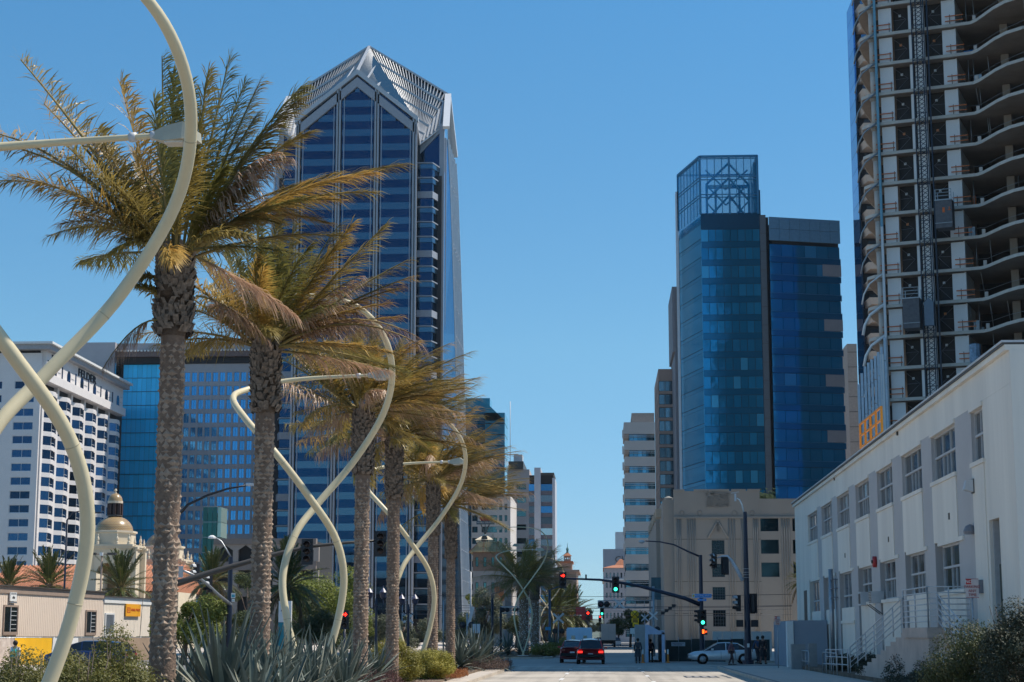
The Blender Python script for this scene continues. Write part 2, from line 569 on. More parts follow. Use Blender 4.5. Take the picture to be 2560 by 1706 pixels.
ML = -13.0
def rounded(x0, x1, y0, y1, r0, r1, n=6):
    """outline, counter clockwise; r0 at the near end, r1 at the far end"""
    pts = []
    for cx, cy, r, a in ((x1 - r0, y0 + r0, r0, -90), (x1 - r1, y1 - r1, r1, 0), (x0 + r1, y1 - r1, r1, 90), (x0 + r0, y0 + r0, r0, 180)):
        for i in range(n + 1):
            an = radians(a + 90 * i / n)
            pts.append((cx + r * cos(an), cy + r * sin(an)))
    return pts
med = rounded(ML, KL, 5.0, 111.5, 0.5, 1.6)
b = MB(); b.prism(med, -0.1, 0.12); struct("near_median_bed", b, m_walk)
inner = rounded(ML + .8, KL - 0.95, 6, 108.2, 0.5, 1.4)
b = MB(); b.prism(inner, 0.1, 0.20); struct("planting_bed", b, m_soil)
kerb_run("median_kerb", med + [med[0]])
# second median beyond the junction
med2 = rounded(-12.5, -4.6, 152, 290, 1.4, 1.0)
b = MB(); b.prism(med2, -0.1, 0.12); struct("far_median_bed", b, m_walk)
b = MB(); b.prism(rounded(-11.8, -5.4, 154.5, 288, 1, 1), 0.1, 0.2); struct("far_planting_bed", b, m_soil)
kerb_run("far_median_kerb", med2 + [med2[0]])
# right pavement beside the white building
rk = [(KR, 20), (KR, 104), (KR + .1, 109), (KR + 0.5, 111.8), (KR + 1.6, 113.6), (KR + 3.2, 114.4), (60, 114.6)]
b = MB(); b.prism([(KR + .1, 20), (KR + .1, 104), (KR + .2, 109), (KR + 0.6, 111.7), (KR + 1.7, 113.5), (KR + 3.2, 114.3), (60, 114.5), (60, 20)], -0.1, 0.125)
side = struct("sidewalk", b, mat("joint_grey", (0.2, 0.19, 0.18), 0.95))
fl = MB(); fl.bx(-0.94, 0.94, -0.94, 0.94, 0, 0.012); flm = fl.mesh("paving_flag", m_walk)
for iy in range(24):
    for ix in range(2):
        inst("paving_flag", flm, side, (8.05 + 1.9 * ix, 66 + 1.9 * iy, 0.12))
kerb_run("sidewalk_kerb", rk)
b = MB(); b.prism([(10.9, 20), (12.55, 20), (12.55, 106), (10.9, 104)], 0.1, 0.30); struct("wall_foot_bed", b, m_soil)
# pavement and kerbs of the street beyond the junction
b = MB(); b.prism([(9.2, 131), (60, 131), (60, 480), (11.5, 480), (9.2, 300)], -0.1, 0.125); struct("far_sidewalk_right", b, m_walk)
kerb_run("far_kerb_right", [(9.1, 300), (9.1, 131.5), (10, 130.8), (40, 130.8)])
b = MB(); b.prism([(-60, 150), (-24, 150), (-24, 480), (-60, 480)], -0.1, 0.125); struct("far_sidewalk_left", b, m_walk)
b = MB(); b.prism([(-60, 20), (-27, 20), (-27, 112), (-60, 112)], -0.1, 0.125); struct("near_sidewalk_left", b, m_walk)
# crossing bars near the far side of the junction (seen sunlit)
for k in range(3):
    b = MB(); b.bx(5.6 + .9 * k, 6.1 + .9 * k, 162, 165, 0.0, 0.006)
    struct("crosswalk_bar", b, m_paint)
for k in range(8):
    b = MB(); b.bx(-1.2, -1.05, 175 + 22 * k, 180 + 22 * k, 0.0, 0.006); struct("far_lane_line", b, m_paint)
# ground rising far off at the street's end
b = MB()
vs = []; n = 40
for i in range(n + 1):
    x = -500 + 1000 * i / n
    for j, (yy, zz) in enumerate(((1300, -0.5), (1700, 9), (2300, 22), (3200, 30))):
        vs.append((x, yy, zz + 3 * noise.noise(Vector((x * .01, yy * .01, 0)))))
fs = []
for i in range(n):
    for j in range(3):
        a = i * 4 + j; fs.append((a, a + 4, a + 5, a + 1))
b.add(vs, fs)
struct("far_hill", b, mat("hill_scrub", (0.10, 0.12, 0.09), 1.0, var=0.4, scale=0.02))
# ------------------------------------------------------------------ tall buildings
def V2(p): return (p.x, p.y)

def block(name, label, X0, X1, Y0, Y1, z1, wm, gm, fm, front=None, left=None, right=None, z0=0.0, roof=None, t=0.5, cap=None, capm=None):
    """a box building; front faces the viewer, left/right the street sides. each face: dict(cols, rows, nx, nz, fw)"""
    T = thing(name, label, "building", ((X0 + X1) / 2, Y0, z0))
    core = MB(); core.bx(X0 + t + .02, X1 - t - .02, Y0 + t + .02, Y1 - 0.02, z0, z1 - 0.3)
    core.part("core", m_dim, T)
    rf = MB(); rf.bx(X0 + t, X1 - t, Y0 + t, Y1, z1 - 0.29, z1 - 0.05); rf.part("roof", mat("flat_roof_grey", (0.3, 0.3, 0.3), 0.9), T)
    for side, spec in (("f", front), ("l", left), ("r", right)):
        if side == "f": P, U, Wd = (X0, Y0), (1, 0), X1 - X0
        elif side == "l": P, U, Wd = (X0, Y1), (0, -1), Y1 - Y0 - t - .004
        else: P, U, Wd = (X1, Y0 + t + .004), (0, 1), Y1 - Y0 - t - .004
        if spec is None:
            spec = dict(cols=[], rows=[])
        facade(T, P, U, Wd, z0, z1, spec["cols"], spec["rows"], spec.get("wm", wm), spec.get("gm", gm), fm, t=t,
               nx=spec.get("nx", 1), nz=spec.get("nz", 1), fw=spec.get("fw", 0.08), inset=spec.get("inset", t * .6), pick=spec.get("pick"))
    if cap:
        c = MB(); c.bx(X0 - cap, X1 + cap, Y0 - cap, Y1, z1, z1 + 0.5); c.part("cornice", capm or wm, T)
    return T

def rows_of(z0, pitch, h, n):
    return [(z0 + pitch * i, z0 + pitch * i + h) for i in range(n)]

# ===== gabled glass tower behind the palms
Yt = 443.0
A_ = at(894, 178, Yt)
XC = A_.x
g_band = glass("tower_band_glass", (0.007, 0.046, 0.105), 0.05, wob=0.01, objvar=0.10)
g_spand = glass("tower_spandrel_glass", (0.075, 0.15, 0.215), 0.12, wob=0.005, objvar=0.06)
m_alum = mat("pale_aluminium", (0.34, 0.36, 0.40), 0.5, metal=0.2, var=0.06, scale=1)
m_alumw = mat("white_aluminium", (0.66, 0.68, 0.70), 0.45, metal=0.15, var=0.05, scale=1)
m_lat = mat('lattice_grey_aluminium', (.46, .475, .50), .5, metal=.2, var=.05)
T1 = thing("gabled_glass_tower", "tallest blue glass office tower with folded gable roof behind the palms", "tower", (XC, Yt, 0))
zA = A_.z
E_ = at(1038, 291, Yt); HW = E_.x - XC
zE = E_.z
C_Y = Yt + 22.0
P_ = at(928, 118, C_Y); P_.x = XC
R_ = Vector((XC + 22.0, C_Y, zA))
Vv = at(1048, 362, Yt + 6.5); R2 = at(1124, 315, Yt + 10)
R2.x = XC + 21.8
def mir(p): return Vector((2 * XC - p.x, p.y, p.z))
Afr = Vector((XC, Yt, zA)); Efr = Vector((XC + HW, Yt, zE))
# body volume: front wing, side wings, corner infill
pitch = 3.96
zt = 122.5
gb = MB()
gb.bx(XC - HW + .3, XC + HW - .3, Yt + 0.5, Yt + 40, 0, zE - 0.3)
gb.bx(XC - 21.7, XC + 21.7, Yt + 8.2, Yt + 36, 0, zE - 14)
gb.part("core", m_dim, T1)
gab = MB(); gab.mi = 0
gab.add([(XC - HW + .3, Yt + .5, zE - .5), (XC + HW - .3, Yt + .5, zE - .5), (XC, Yt + .5, zA - 1.2)], [(0, 1, 2)])
gab.part("gable_glass", g_band, T1)
# front: bands per floor between the four piers
fx = [XC - HW, at(845, 426, Yt).x, at(938, 640, Yt).x, XC + HW]
nfl = int((zA - 6) / pitch)
bandmesh = {}
def band(w, h, g, nm):
    k = (round(w, 2), round(h, 2), g.name)
    if k not in bandmesh:
        q = MB(); q.bx(-w / 2, w / 2, 0, .15, 0, h); bandmesh[k] = q.mesh(nm, g)
    return bandmesh[k]
def top_at(x):   # height of the gable underside at x
    return zE + (zA - zE) * (1 - abs(x - XC) / HW) - 3.4
for k in range(nfl):
    z0 = 6 + k * pitch
    for j in range(3):
        x0, x1 = fx[j] + .9, fx[j + 1] - .9
        for (za, zb, g, nm, yy) in ((z0, z0 + 2.15, g_band, "window_band", .18), (z0 + 2.15, z0 + pitch, g_spand, "spandrel_band", .12)):
            a, c = x0, x1
            # clip under the slope
            while a < c and top_at(a) < zb: a += .25
            while c > a and top_at(c) < zb: c -= .25
            if c - a > 1: inst(nm, band(c - a, zb - za, g, nm), T1, ((a + c) / 2, Yt + yy, za))
pm = MB()
for j, x in enumerate(fx):
    zz = top_at(x) + 3.0 if 0 < j < 3 else zE
    for s in (-.36, .36):
        q = MB(); q.bx(x + s - .22, x + s + .22, Yt - 0.55, Yt + .3, 0, zz); q.part("pier", m_alum, T1)
    q = MB(); q.bx(x - .12, x + .12, Yt - 0.35, Yt + .25, 0, zz); q.part("pier_reveal", m_bronze, T1)
# thin mullions
for j in range(3):
    w = fx[j + 1] - fx[j]
    for f in (.14, .86) if j == 1 else (.12, .88):
        x = fx[j] + w * f
        q = MB(); q.bx(x - .1, x + .1, Yt - .05, Yt + .19, 0, top_at(x) + .5); q.part("mullion", m_alum, T1)
# gable fascia: outer bright edge and inner grey band
def slab_between(b, p, q, w, d):
    """sloping bar whose top edge runs p-q in the front plane, w deep downwards, d thick backwards"""
    p = Vector(p); q = Vector(q)
    dn = Vector((0, 0, -w))
    vs = [p, q, q + dn, p + dn]; bk = Vector((0, d, 0))
    vs2 = [v + bk for v in vs]
    b.add(vs + vs2, [(0, 1, 2, 3), (7, 6, 5, 4), (0, 4, 5, 1), (1, 5, 6, 2), (2, 6, 7, 3), (3, 7, 4, 0)])
for s in (-1, 1):
    e = Vector((XC + s * (HW + .9), Yt - .9, zE - .4)); a = Vector((XC, Yt - .9, zA + .2))
    q = MB(); slab_between(q, a, e, 1.3, 1.6); q.part("gable_fascia", m_lat, T1)
    e2 = e + Vector((-s * .5, .35, -2.0)); a2 = a + Vector((0, .35, -2.0))
    q = MB(); slab_between(q, a2, e2, 2.6, .9); q.part("gable_fascia", mat("mid_grey_panel", (0.30, 0.32, 0.36), 0.5), T1)
# folded lattice roof
m_latglass = glass("roof_dark_glass", (0.05, 0.10, 0.12), 0.15, wob=0.005, objvar=0)
def lattice(name, quad, nu, nv, bw=0.17, tw=0.34, gaps=True):
    """louvred plane: quad a,b (top edge) c,d (bottom edge b->c, a->d)"""
    a, bb, c, d = [Vector(p) for p in quad]
    n = (bb - a).cross(d - a).normalized()
    if n.z < 0: n = -n
    g = MB(); g.add([a - n * .35, bb - n * .35, c - n * .35, d - n * .35], [(0, 1, 2, 3)])
    g.part("roof_glass", m_latglass, T1)
    S = lambda u, v: (a * (1 - u) + bb * u) * (1 - v) + (d * (1 - u) + c * u) * v
    q = MB()
    for i in range(nu + 1):
        q.beam(S(i / nu, 0), S(i / nu, 1), bw, .4)
    q.part("roof_louvres", m_lat, T1, stuff=True)
    for j in range(nv + 1):
        q = MB(); q.beam(S(0, j / nv) + n * .2, S(1, j / nv) + n * .2, tw, .5); q.part("roof_purlin", m_lat, T1)
for sgn in (1, -1):
    f = (lambda p: Vector(p)) if sgn > 0 else mir
    Pk, Af, Ef, Vp, Rp, R2p = f(P_), f(Afr), f(Efr), f(Vv), f(R_), f(R2)
    dn = Vector((0, 0, 1.0))
    # front-side plane, split: (P, A, E, V') and (P, V', R)
    lattice("a", [Pk, Af, Ef, Vp], 26, 6)
    lattice("b", [Pk, Rp, Vp + (Rp - Vp) * .02, Vp], 24, 6)
    lattice("c", [Rp, R2p, Vp, Vp + (Rp - Vp) * .05], 14, 6, .2, .3)
# back planes close the roof
bk = MB()
for sgn in (1, -1):
    f = (lambda p: Vector(p)) if sgn > 0 else mir
    B_ = Vector((XC, C_Y + 22, zA)); Eb = Vector((XC + sgn * HW, C_Y + 22, zE)); Vb = f(Vector((Vv.x, 2 * C_Y - Vv.y, Vv.z)))
    bk.add([P_, B_, Eb, Vb, f(R_)], [(0, 1, 2, 3, 4)])
bk.part("roof_back", m_latglass, T1)
# corner notches with banded bays
xb0, xb1, xb2 = XC + HW + .3, XC + HW + 4.2, XC + 21.5
ztop = at(1075, 402, Yt + 6).z
for sgn in (1, -1):
    fxm = (lambda x: x) if sgn > 0 else (lambda x: 2 * XC - x)
    bandp = [(fxm(xb0), Yt + 4.6), (fxm(xb1), Yt + 4.6), (fxm(xb2 - .6), Yt + 9.5), (fxm(xb2 - .6), Yt + 12), (fxm(xb0), Yt + 12)]
    if sgn < 0: bandp = bandp[::-1]
    k = 0
    z = 6.0
    while z < ztop - 2:
        major = (k % 4 == 3)
        q = MB(); q.prism(bandp, z, z + 2.15); q.part("bay_window_band", g_band, T1)
        sp = [(fxm(xb0), Yt + 4.3), (fxm(xb1) + sgn * .1, Yt + 4.3), (fxm(xb2 - .4), Yt + 9.3), (fxm(xb2 - .4), Yt + 12), (fxm(xb0), Yt + 12)]
        if sgn < 0: sp = sp[::-1]
        q = MB(); q.prism(sp, z + 2.15, z + pitch - (0.02 if major else .57)); q.part("bay_spandrel", MATS["mid_grey_panel"] if major else g_spand, T1)
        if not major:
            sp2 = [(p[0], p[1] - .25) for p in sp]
            q = MB(); q.prism(sp2, z + pitch - .45, z + pitch - .15); q.part("bay_ledge", MATS["mid_grey_panel"], T1)
        z += pitch; k += 1
    # glass parapet and the half-gable wall behind it
    wall = MB()
    a = f(Vv) if sgn > 0 else mir(Vv)
    v1 = Vector((fxm(Vv.x), Yt + 9.8, Vv.z - .2)); v2 = Vector((fxm(XC + 21.4), Yt + 9.8, R2.z - .2))
    wall.add([v1, v2, Vector((v2.x, v2.y, ztop - 3)), Vector((v1.x, v1.y, ztop - 3))], [(0, 1, 2, 3)])
    wall.part("attic_glass", g_band, T1)
    q = MB(); slab_between(q, v2 + Vector((0, -.5, .8)), v1 + Vector((0, -.5, .8)), 2.2, .7); q.part("attic_fascia", m_alum, T1)
    q = MB(); q.bx(*sorted((fxm(XC + 20.9), fxm(XC + 22.2))), Yt + 9.2, Yt + 10.4, 0, R2.z + .4); q.part("corner_pier", m_alum, T1)
# sunlit side wing, stepping out at the foot
side = MB()
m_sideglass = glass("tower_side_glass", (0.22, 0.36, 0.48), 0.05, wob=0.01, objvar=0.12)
for sgn in (1, -1):
    xs = XC + sgn * 22.2
    flare = [(0, 5.4), (40, 4.1), (80, 2.9), (105, 2.0), (zE - 13, 1.3), (zE - 3, 0.7)]
    for (za, fa), (zb, fb) in zip(flare[:-1], flare[1:]):
        q = MB()
        ya, yb = C_Y - 12.0, C_Y + 14.5
        pts = [(xs, ya, za), (xs + sgn * fa, ya + 2, za), (xs + sgn * fa, yb, za), (xs, yb, za)]
        pt2 = [(xs, ya, zb), (xs + sgn * fb, ya + 2, zb), (xs + sgn * fb, yb, zb), (xs, yb, zb)]
        fs = [(0, 3, 2, 1), (4, 5, 6, 7), (0, 1, 5, 4), (1, 2, 6, 5), (2, 3, 7, 6), (3, 0, 4, 7)]
        q.add(pts + pt2, fs)
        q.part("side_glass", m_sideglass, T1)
        q = MB(); q.add([(xs - sgn * 1.2, ya - .25, za), (xs + sgn * .5, ya + .35, za), (xs + sgn * .5, ya + .35, zb), (xs - sgn * 1.2, ya - .25, zb), (xs - sgn * 1.2, ya + .9, za), (xs + sgn * .5, ya + .9, za), (xs + sgn * .5, ya + .9, zb), (xs - sgn * 1.2, ya + .9, zb)],
            [(0, 1, 2, 3), (7, 6, 5, 4), (0, 4, 5, 1), (1, 5, 6, 2), (2, 6, 7, 3), (3, 7, 4, 0)]); q.part("corner_facing", m_alum, T1)
        for i in range(6):
            t = i / 5
            y = ya + 2 + (yb - ya - 2) * t
            q = MB(); q.beam((xs + sgn * (fa + .15), y, za), (xs + sgn * (fb + .15), y, zb), .22, .4); q.part("side_mullion", m_alumw, T1)
        z = za
        while z < zb:
            ff = fa + (fb - fa) * (z - za) / (zb - za)
            q = MB(); q.bx(min(xs, xs + sgn * (ff + .1)), max(xs, xs + sgn * (ff + .1)), ya + 2, yb, z, z + .25); q.part("side_transom", m_alum, T1)
            z += pitch * 2
    # white fascia standing on the side gable
    q = MB(); q.beam(R_ if sgn > 0 else mir(R_), Vector((xs + sgn * .6, C_Y - 14.5, zE - 1)), 1.7, .9); q.part("gable_fascia", m_alumw, T1)
    q = MB(); q.beam(R_ if sgn > 0 else mir(R_), Vector((xs + sgn * .6, C_Y + 14.5, zE - 1)), 1.5, .9); q.part("gable_fascia", m_alumw, T1)
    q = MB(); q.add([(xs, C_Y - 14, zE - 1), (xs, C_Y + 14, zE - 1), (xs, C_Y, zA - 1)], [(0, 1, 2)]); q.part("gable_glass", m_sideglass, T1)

# ===== white hotel with bays at the far left
Yh = 377.0
hx = at(104.6, 900, Yh).x
hz = at(104.6, 858, Yh).z
m_hw = mat("hotel_white_panel", (0.74, 0.70, 0.68), 0.7, var=0.05, scale=0.3)
g_h = glass("hotel_glass", (0.022, 0.06, 0.12), 0.06, wob=0.01, objvar=0.6)
T2 = thing("bay_window_hotel", "white hotel block with stepped dark bay windows behind the left lamp", "building", (hx - 10, Yh, 0))
pitch2 = 3.02
nf = int((hz - 9.5) / pitch2)
q = MB(); q.bx(hx - 45, hx - .6, Yh + .7, Yh + 68, 0, hz - 1); q.part("core", m_dim, T2)
colsF = regular(5, 0, 36, .62)
rows2 = rows_of(4, pitch2, 1.75, nf)
facade(T2, (hx - 36, Yh), (1, 0), 36, 0, hz - 5.5, colsF, rows2, m_hw, g_h, m_white, t=.6, nx=2, nz=1, fw=.1)
q = MB(); q.bx(hx - 36, hx, Yh, Yh + .6, hz - 5.5, hz - 2.2); q.part("attic_wall", m_hw, T2)
# side: projecting bays, each floor a window and a spandrel block
Ls = 62.0
nb = 6
for i in range(nb):
    y0 = Yh + 1.0 + i * Ls / nb; y1 = y0 + Ls / nb
    q = MB(); q.bx(hx - .6, hx + .25, y0, y0 + 1.3, 0, hz - 8.5); q.part("pier", m_hw, T2)
    # bay body plan: slanted then flat
    for k in range(nf - 1):
        z = 4 + k * pitch2
        plan = [(hx - .6, y0 + 1.3), (hx + .1, y0 + 1.3), (hx + 1.5, y0 + 3.4), (hx + 1.5, y0 + 5.6), (hx + 1.0, y0 + 5.6), (hx + 1.0, y0 + 8.0), (hx + .1, y1), (hx - .6, y1)]
        q = MB(); q.prism(plan, z + 2.0, z + pitch2); q.part("bay_spandrel", m_hw, T2)
        pl2 = [(p[0] - .15, p[1]) for p in plan]
        q = MB(); q.mi = 0; q.prism(pl2, z, z + 2.0)
        q.mi = 1
        q.bx(hx + .86, hx + 1.4, y0 + 3.5, y0 + 3.6, z, z + 1.85); q.bx(hx + .86, hx + .92, y0 + 6.6, y0 + 6.7, z, z + 1.85)
        q.bx(hx + .3, hx + 1.42, y0 + 3.4, y0 + 5.6, z + .55, z + .62)
        q.part("window", [g_h, m_white], T2)
q = MB(); q.bx(hx - .5, hx + 1.7, Yh + .6, Yh + 1 + Ls, hz - 8.5, hz - 6.6); q.part("string_course", m_hw, T2)
at_w = MB(); at_w.bx(hx - .5, hx + .9, Yh + .62, Yh + 1 + Ls, hz - 6.6, hz - 1.6); at_w.part("attic_wall", m_hw, T2)
for i in range(nb):
    yc = Yh + 1.0 + (i + .55) * Ls / nb
    q = MB()
    arch = [(-1.25, 0), (1.25, 0)] + [(1.25 * cos(a), 1.4 + 1.25 * sin(a)) for a in [pi * j / 10 for j in range(11)]]
    q.add([(hx + .96, yc + p[0], hz - 6.4 + p[1]) for p in arch], [tuple(range(len(arch)))])
    q.part("arched_window", g_h, T2)
    q = MB(); q.bx(hx + .9, hx + .97, yc - 5.4, yc - 4.6, hz - 6.3, hz - 3.6); q.part("slot_window", g_h, T2)
    q = MB()
    for dz in (.0, .35): q.bx(hx + .9, hx + 1.0, yc + 1.9, yc + 4.2, hz - 3.9 - dz * 4, hz - 3.85 - dz * 4)
    q.part("panel_moulding", m_alum, T2)
q = MB(); q.bx(hx - 38, hx + 3.0, Yh - 2.4, Yh + Ls + 2.5, hz - .5, hz); q.part("roof_edge", m_white, T2)
q = MB(); q.bx(hx - 37, hx + 2.3, Yh - 1.8, Yh + Ls + 2.0, hz - 1.6, hz - .5); q.part("soffit", mat("soffit_grey", (.35, .36, .38), .7), T2)
text("KO", 2.6, T2, (hx + 1.0, Yh + 7.0, hz - 3.0), (0, 1, 0), m_black, depth=.15, xs=1.7)
text("FELDER", 2.6, T2, (hx + 1.0, Yh + 31.0, hz - 3.0), (0, 1, 0), m_black, depth=.15, xs=1.7)

# ===== grey office with a blue glass front
Yg = 462.0
m_gr = mat("grey_granite_panel", (0.40, 0.385, 0.40), 0.6, var=0.06, scale=.4)
g_blue = glass("blue_curtain_glass", (0.04, 0.58, 0.95), 0.12, wob=0.01, objvar=0.10, metal=.12)
gl, gr_, gz = at(188, 900, Yg).x, at(720, 900, Yg).x, at(188, 857, Yg).z
T3 = thing("grey_blue_office", "wide grey office with a sheer blue glass front and dotted cornice", "building", (gl, Yg, 0))
xa, xb = at(283, 1000, Yg).x, at(452, 1000, Yg).x
q = MB(); q.bx(gl, xa, Yg, Yg + 40, 0, gz); q.part("end_wall", m_gr, T3)
zc = at(300, 905, Yg).z
q = MB(); q.bx(xa, gr_, Yg + 2, Yg + 40, zc + 3.2, gz); q.part("attic_wall", m_gr, T3)
q = MB(); q.bx(xa, gr_, Yg + .3, Yg + 1.98, zc + 1.4, zc + 3.1); q.part("bronze_cornice", mat("bronze_band", (.16, .10, .085), .6, var=.5, scale=3), T3)
for i in range(58):
    x = xa + .6 + i * .94
    if x < gr_:
        q = MB(); q.box((x, Yg + .2, zc + 3.0), (.5, .5, .45)); q.part("cornice_boss", m_white, T3)
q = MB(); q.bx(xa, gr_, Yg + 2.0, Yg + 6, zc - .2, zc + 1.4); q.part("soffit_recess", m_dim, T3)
q = MB(); q.bx(xa + 1, gr_, Yg + 3.5, Yg + 40, 0, zc - .25); q.part("core", m_dim, T3)
# curtain wall: one pane per bay and floor
npx, pz = 13, 3.72
nfl3 = int(zc / pz)
wp = (xb - xa - 1.6) / npx
pane = MB(); pane.bx(-wp / 2 + .03, wp / 2 - .03, 0, .1, 0.06, pz - .06); pane_m = pane.mesh("glass_pane", g_blue)
for k in range(nfl3):
    for i in range(npx):
        inst("glass_pane", pane_m, T3, (xa + 1.6 + wp * (i + .5), Yg + 3.3, zc - .25 - pz * (k + 1)))
    q = MB(); q.bx(xa + .2, xb, Yg + 3.1, Yg + 3.45, zc - .31 - pz * (k + 1), zc - .23 - pz * (k + 1)); q.part("transom", mat("blue_black_metal", (.02, .05, .09), .4), T3)
q = MB(); q.bx(xa + .01, xa + .4, Yg + .3, Yg + 3.4, 0, zc - .3); q.part("return_glass", glass("teal_glass", (.03, .16, .24), .08), T3)
# right half: punched grid
cols = regular(15, 0, gr_ - xb, .74)
rows = []
for k in range(nfl3):
    rows.append((zc - 2.4 - pz * (k + 1) + .95, zc - 2.4 - pz * (k + 1) + 3.5))
rows = [r for r in rows if r[0] > 2]
g_b2 = glass("blue_window_glass", (0.06, 0.34, 0.66), 0.06, wob=0.03, objvar=0.15, metal=.6)
facade(T3, (xb, Yg + 2.6), (1, 0), gr_ - xb, 0, zc - .3, cols, rows[:20], m_gr, g_b2, m_gr, t=.5, nx=2, fw=.06)

# ===== teal glass tower peeping beyond the palms
Yk = 620.0
a, c = at(1150, 1100, Yk).x, at(1262, 1100, Yk).x
z1 = at(1262, 1052, Yk).z; z2 = at(1222, 990, Yk).z
g_teal = glass("teal_tower_glass", (0.05, 0.34, 0.48), 0.1, objvar=0.15, metal=.35)
T = thing("teal_glass_tower", "teal glass tower with a stepped top just right of the gabled tower", "building", ((a + c) / 2, Yk, 0))
xm = at(1212, 1100, Yk).x
k = 0; z = 0
while z < z1 - 1:
    q = MB(); q.bx(xm, c, Yk, Yk + 20, z + .25, z + 3.9); q.part("glass_band", g_teal, T)
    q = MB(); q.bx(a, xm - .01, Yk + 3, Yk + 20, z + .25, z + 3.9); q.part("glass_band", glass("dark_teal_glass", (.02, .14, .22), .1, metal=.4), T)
    q = MB(); q.bx(a + .1, c - .15, Yk + 3.15, Yk + 20, z - .1, z + .24); q.part("transom", m_bronze, T)
    z += 4.0
q = MB()
q.add([(xm, Yk, z1), (c, Yk, z1), (c, Yk + 20, z1), (xm, Yk + 20, z1), (xm, Yk, z1 + 7)], [(0, 1, 4), (1, 2, 3, 4)])
q.part("sloping_top", g_teal, T)
xt0, xt1 = at(1160, 1000, Yk).x, at(1222, 1000, Yk).x
q = MB(); q.bx(xt0, xt1, Yk + 6, Yk + 18, z1, z2); q.part("upper_block", g_teal, T)
for i in range(10):
    x = xm + (c - xm) * i / 10
    q = MB(); q.bx(x, x + .15, Yk - .1, Yk - .01, 0, z1); q.part("mullion", m_bronze, T)

# ===== striped white office
def px_block(name, label, xl, xr, yt, Y, depth, wm, gm, fm, fcols, frows, rcols=None, lcols=None, **kw):
    X0, X1 = at(xl, 1450, Y).x, at(xr, 1450, Y).x
    z1 = at((xl + xr) / 2, yt, Y).z
    Wd = X1 - X0
    n = int((z1 - frows[0]) / frows[1])
    rr = rows_of(frows[0], frows[1], frows[2], n)
    rr = [r for r in rr if r[1] < z1 - frows[3]]
    fr = dict(cols=[(u * Wd, v * Wd) for u, v in fcols], rows=rr, nx=kw.pop("nx", 1), nz=kw.pop("nz", 1), fw=kw.pop("fw", .08), pick=kw.pop("pick", None))
    rt = dict(cols=rcols, rows=rr) if rcols else None
    lf = dict(cols=lcols, rows=rr) if lcols else None
    return block(name, label, X0, X1, Y, Y + depth, z1, wm, gm, fm, front=fr, right=rt, left=lf, **kw), X0, X1, z1

m_bw = mat("bright_precast", (0.66, 0.60, 0.55), 0.8, var=.05, scale=.3)
g_gr = glass("green_grey_glass", (0.06, 0.14, 0.15), 0.08, objvar=.35)
T, X0, X1, z1 = px_block("striped_office", "white office with dark ribbon windows behind the left palm crowns", 1178, 1276, 1238, 520, 40, m_bw, g_gr, m_bronze,
         [(.02, .16), (.26, .66), (.71, .79), (.85, .92)], (5, 3.35, 1.75, 1.5), nx=3)
T, X0, X1, z1 = px_block("pink_stone_office", "pale pink stone office with flat roof and plant room beside the slim tower", 1268, 1324, 1174, 600, 34, mat("pink_precast", (0.50, 0.42, 0.39), .8, var=.06), g_gr, m_bronze,
         [(.05, .30), (.42, .85)], (5, 4.6, 1.9, 4), rcols=regular(9, 0, 33, .4))
q = MB(); q.bx(X0 + .5, X1 - 2, 598, 625, z1, z1 + 2.6); q.part("attic_band", m_bronze, T)
q = MB(); q.bx(X0 + 2, X0 + 5, 604, 612, z1 + 2.7, z1 + 5.5); q.part("plant_room", m_lgrey, T)
q = MB(); q.tube([(X0 + .8, 604, z1), (X0 + .8, 604, z1 + 24)], .12, 6); q.part("mast", m_lgrey, T)
# slim tower of white fins
Ys = 560.0
xl, xr, zs = at(1322, 1300, Ys).x, at(1388, 1300, Ys).x, at(1350, 1184, Ys).z
m_fin = mat("pale_fin_concrete", (0.50, 0.52, 0.56), .75, var=.05)
T = thing("slim_banded_tower", "slim tower with pale vertical fins and banded blue windows at the street edge", "building", ((xl + xr) / 2, Ys, 0))
q = MB(); q.bx(xl + .2, xr - .6, Ys + .8, Ys + 20, 0, zs - .5); q.part("core", m_dim, T)
f1, f2 = at(1336, 1300, Ys).x, at(1352, 1300, Ys).x
f3 = at(1381, 1300, Ys).x
for a, c, zz, d in ((f1, f2, zs + 1.8, -.6), (f3, xr, zs - 1.5, -.4)):
    q = MB(); q.bx(a, c, Ys + d, Ys + 20, 0, zz); q.part("fin", m_fin, T)
g_r = random.Random(5)
gs = [glass("slim_glass_blue", (.06, .22, .42), .06), glass("slim_glass_grey", (.12, .13, .15), .1), glass("slim_glass_pale", (.40, .45, .47), .15)]
z = 4.0
while z < zs - 3.5:
    for a, c in ((xl, f1 - .02), (f2 + .02, f3 - .02)):
        g = gs[0] if z > zs * .82 else g_r.choice(gs + [gs[1]])
        q = MB(); q.bx(a, c, Ys + .4, Ys + .75, z + 1.3, z + 3.4); q.part("window", g, T)
        q = MB(); q.bx(a, c, Ys + .2, Ys + .78, z, z + 1.28); q.part("spandrel", mat("brown_grey_spandrel", (.16, .15, .17), .7), T)
    z += 3.5
q = MB(); q.bx(f2 + .02, xr - .3, Ys - .2, Ys + 20, zs - .5, zs + .2); q.part("roof_edge", m_bronze, T)

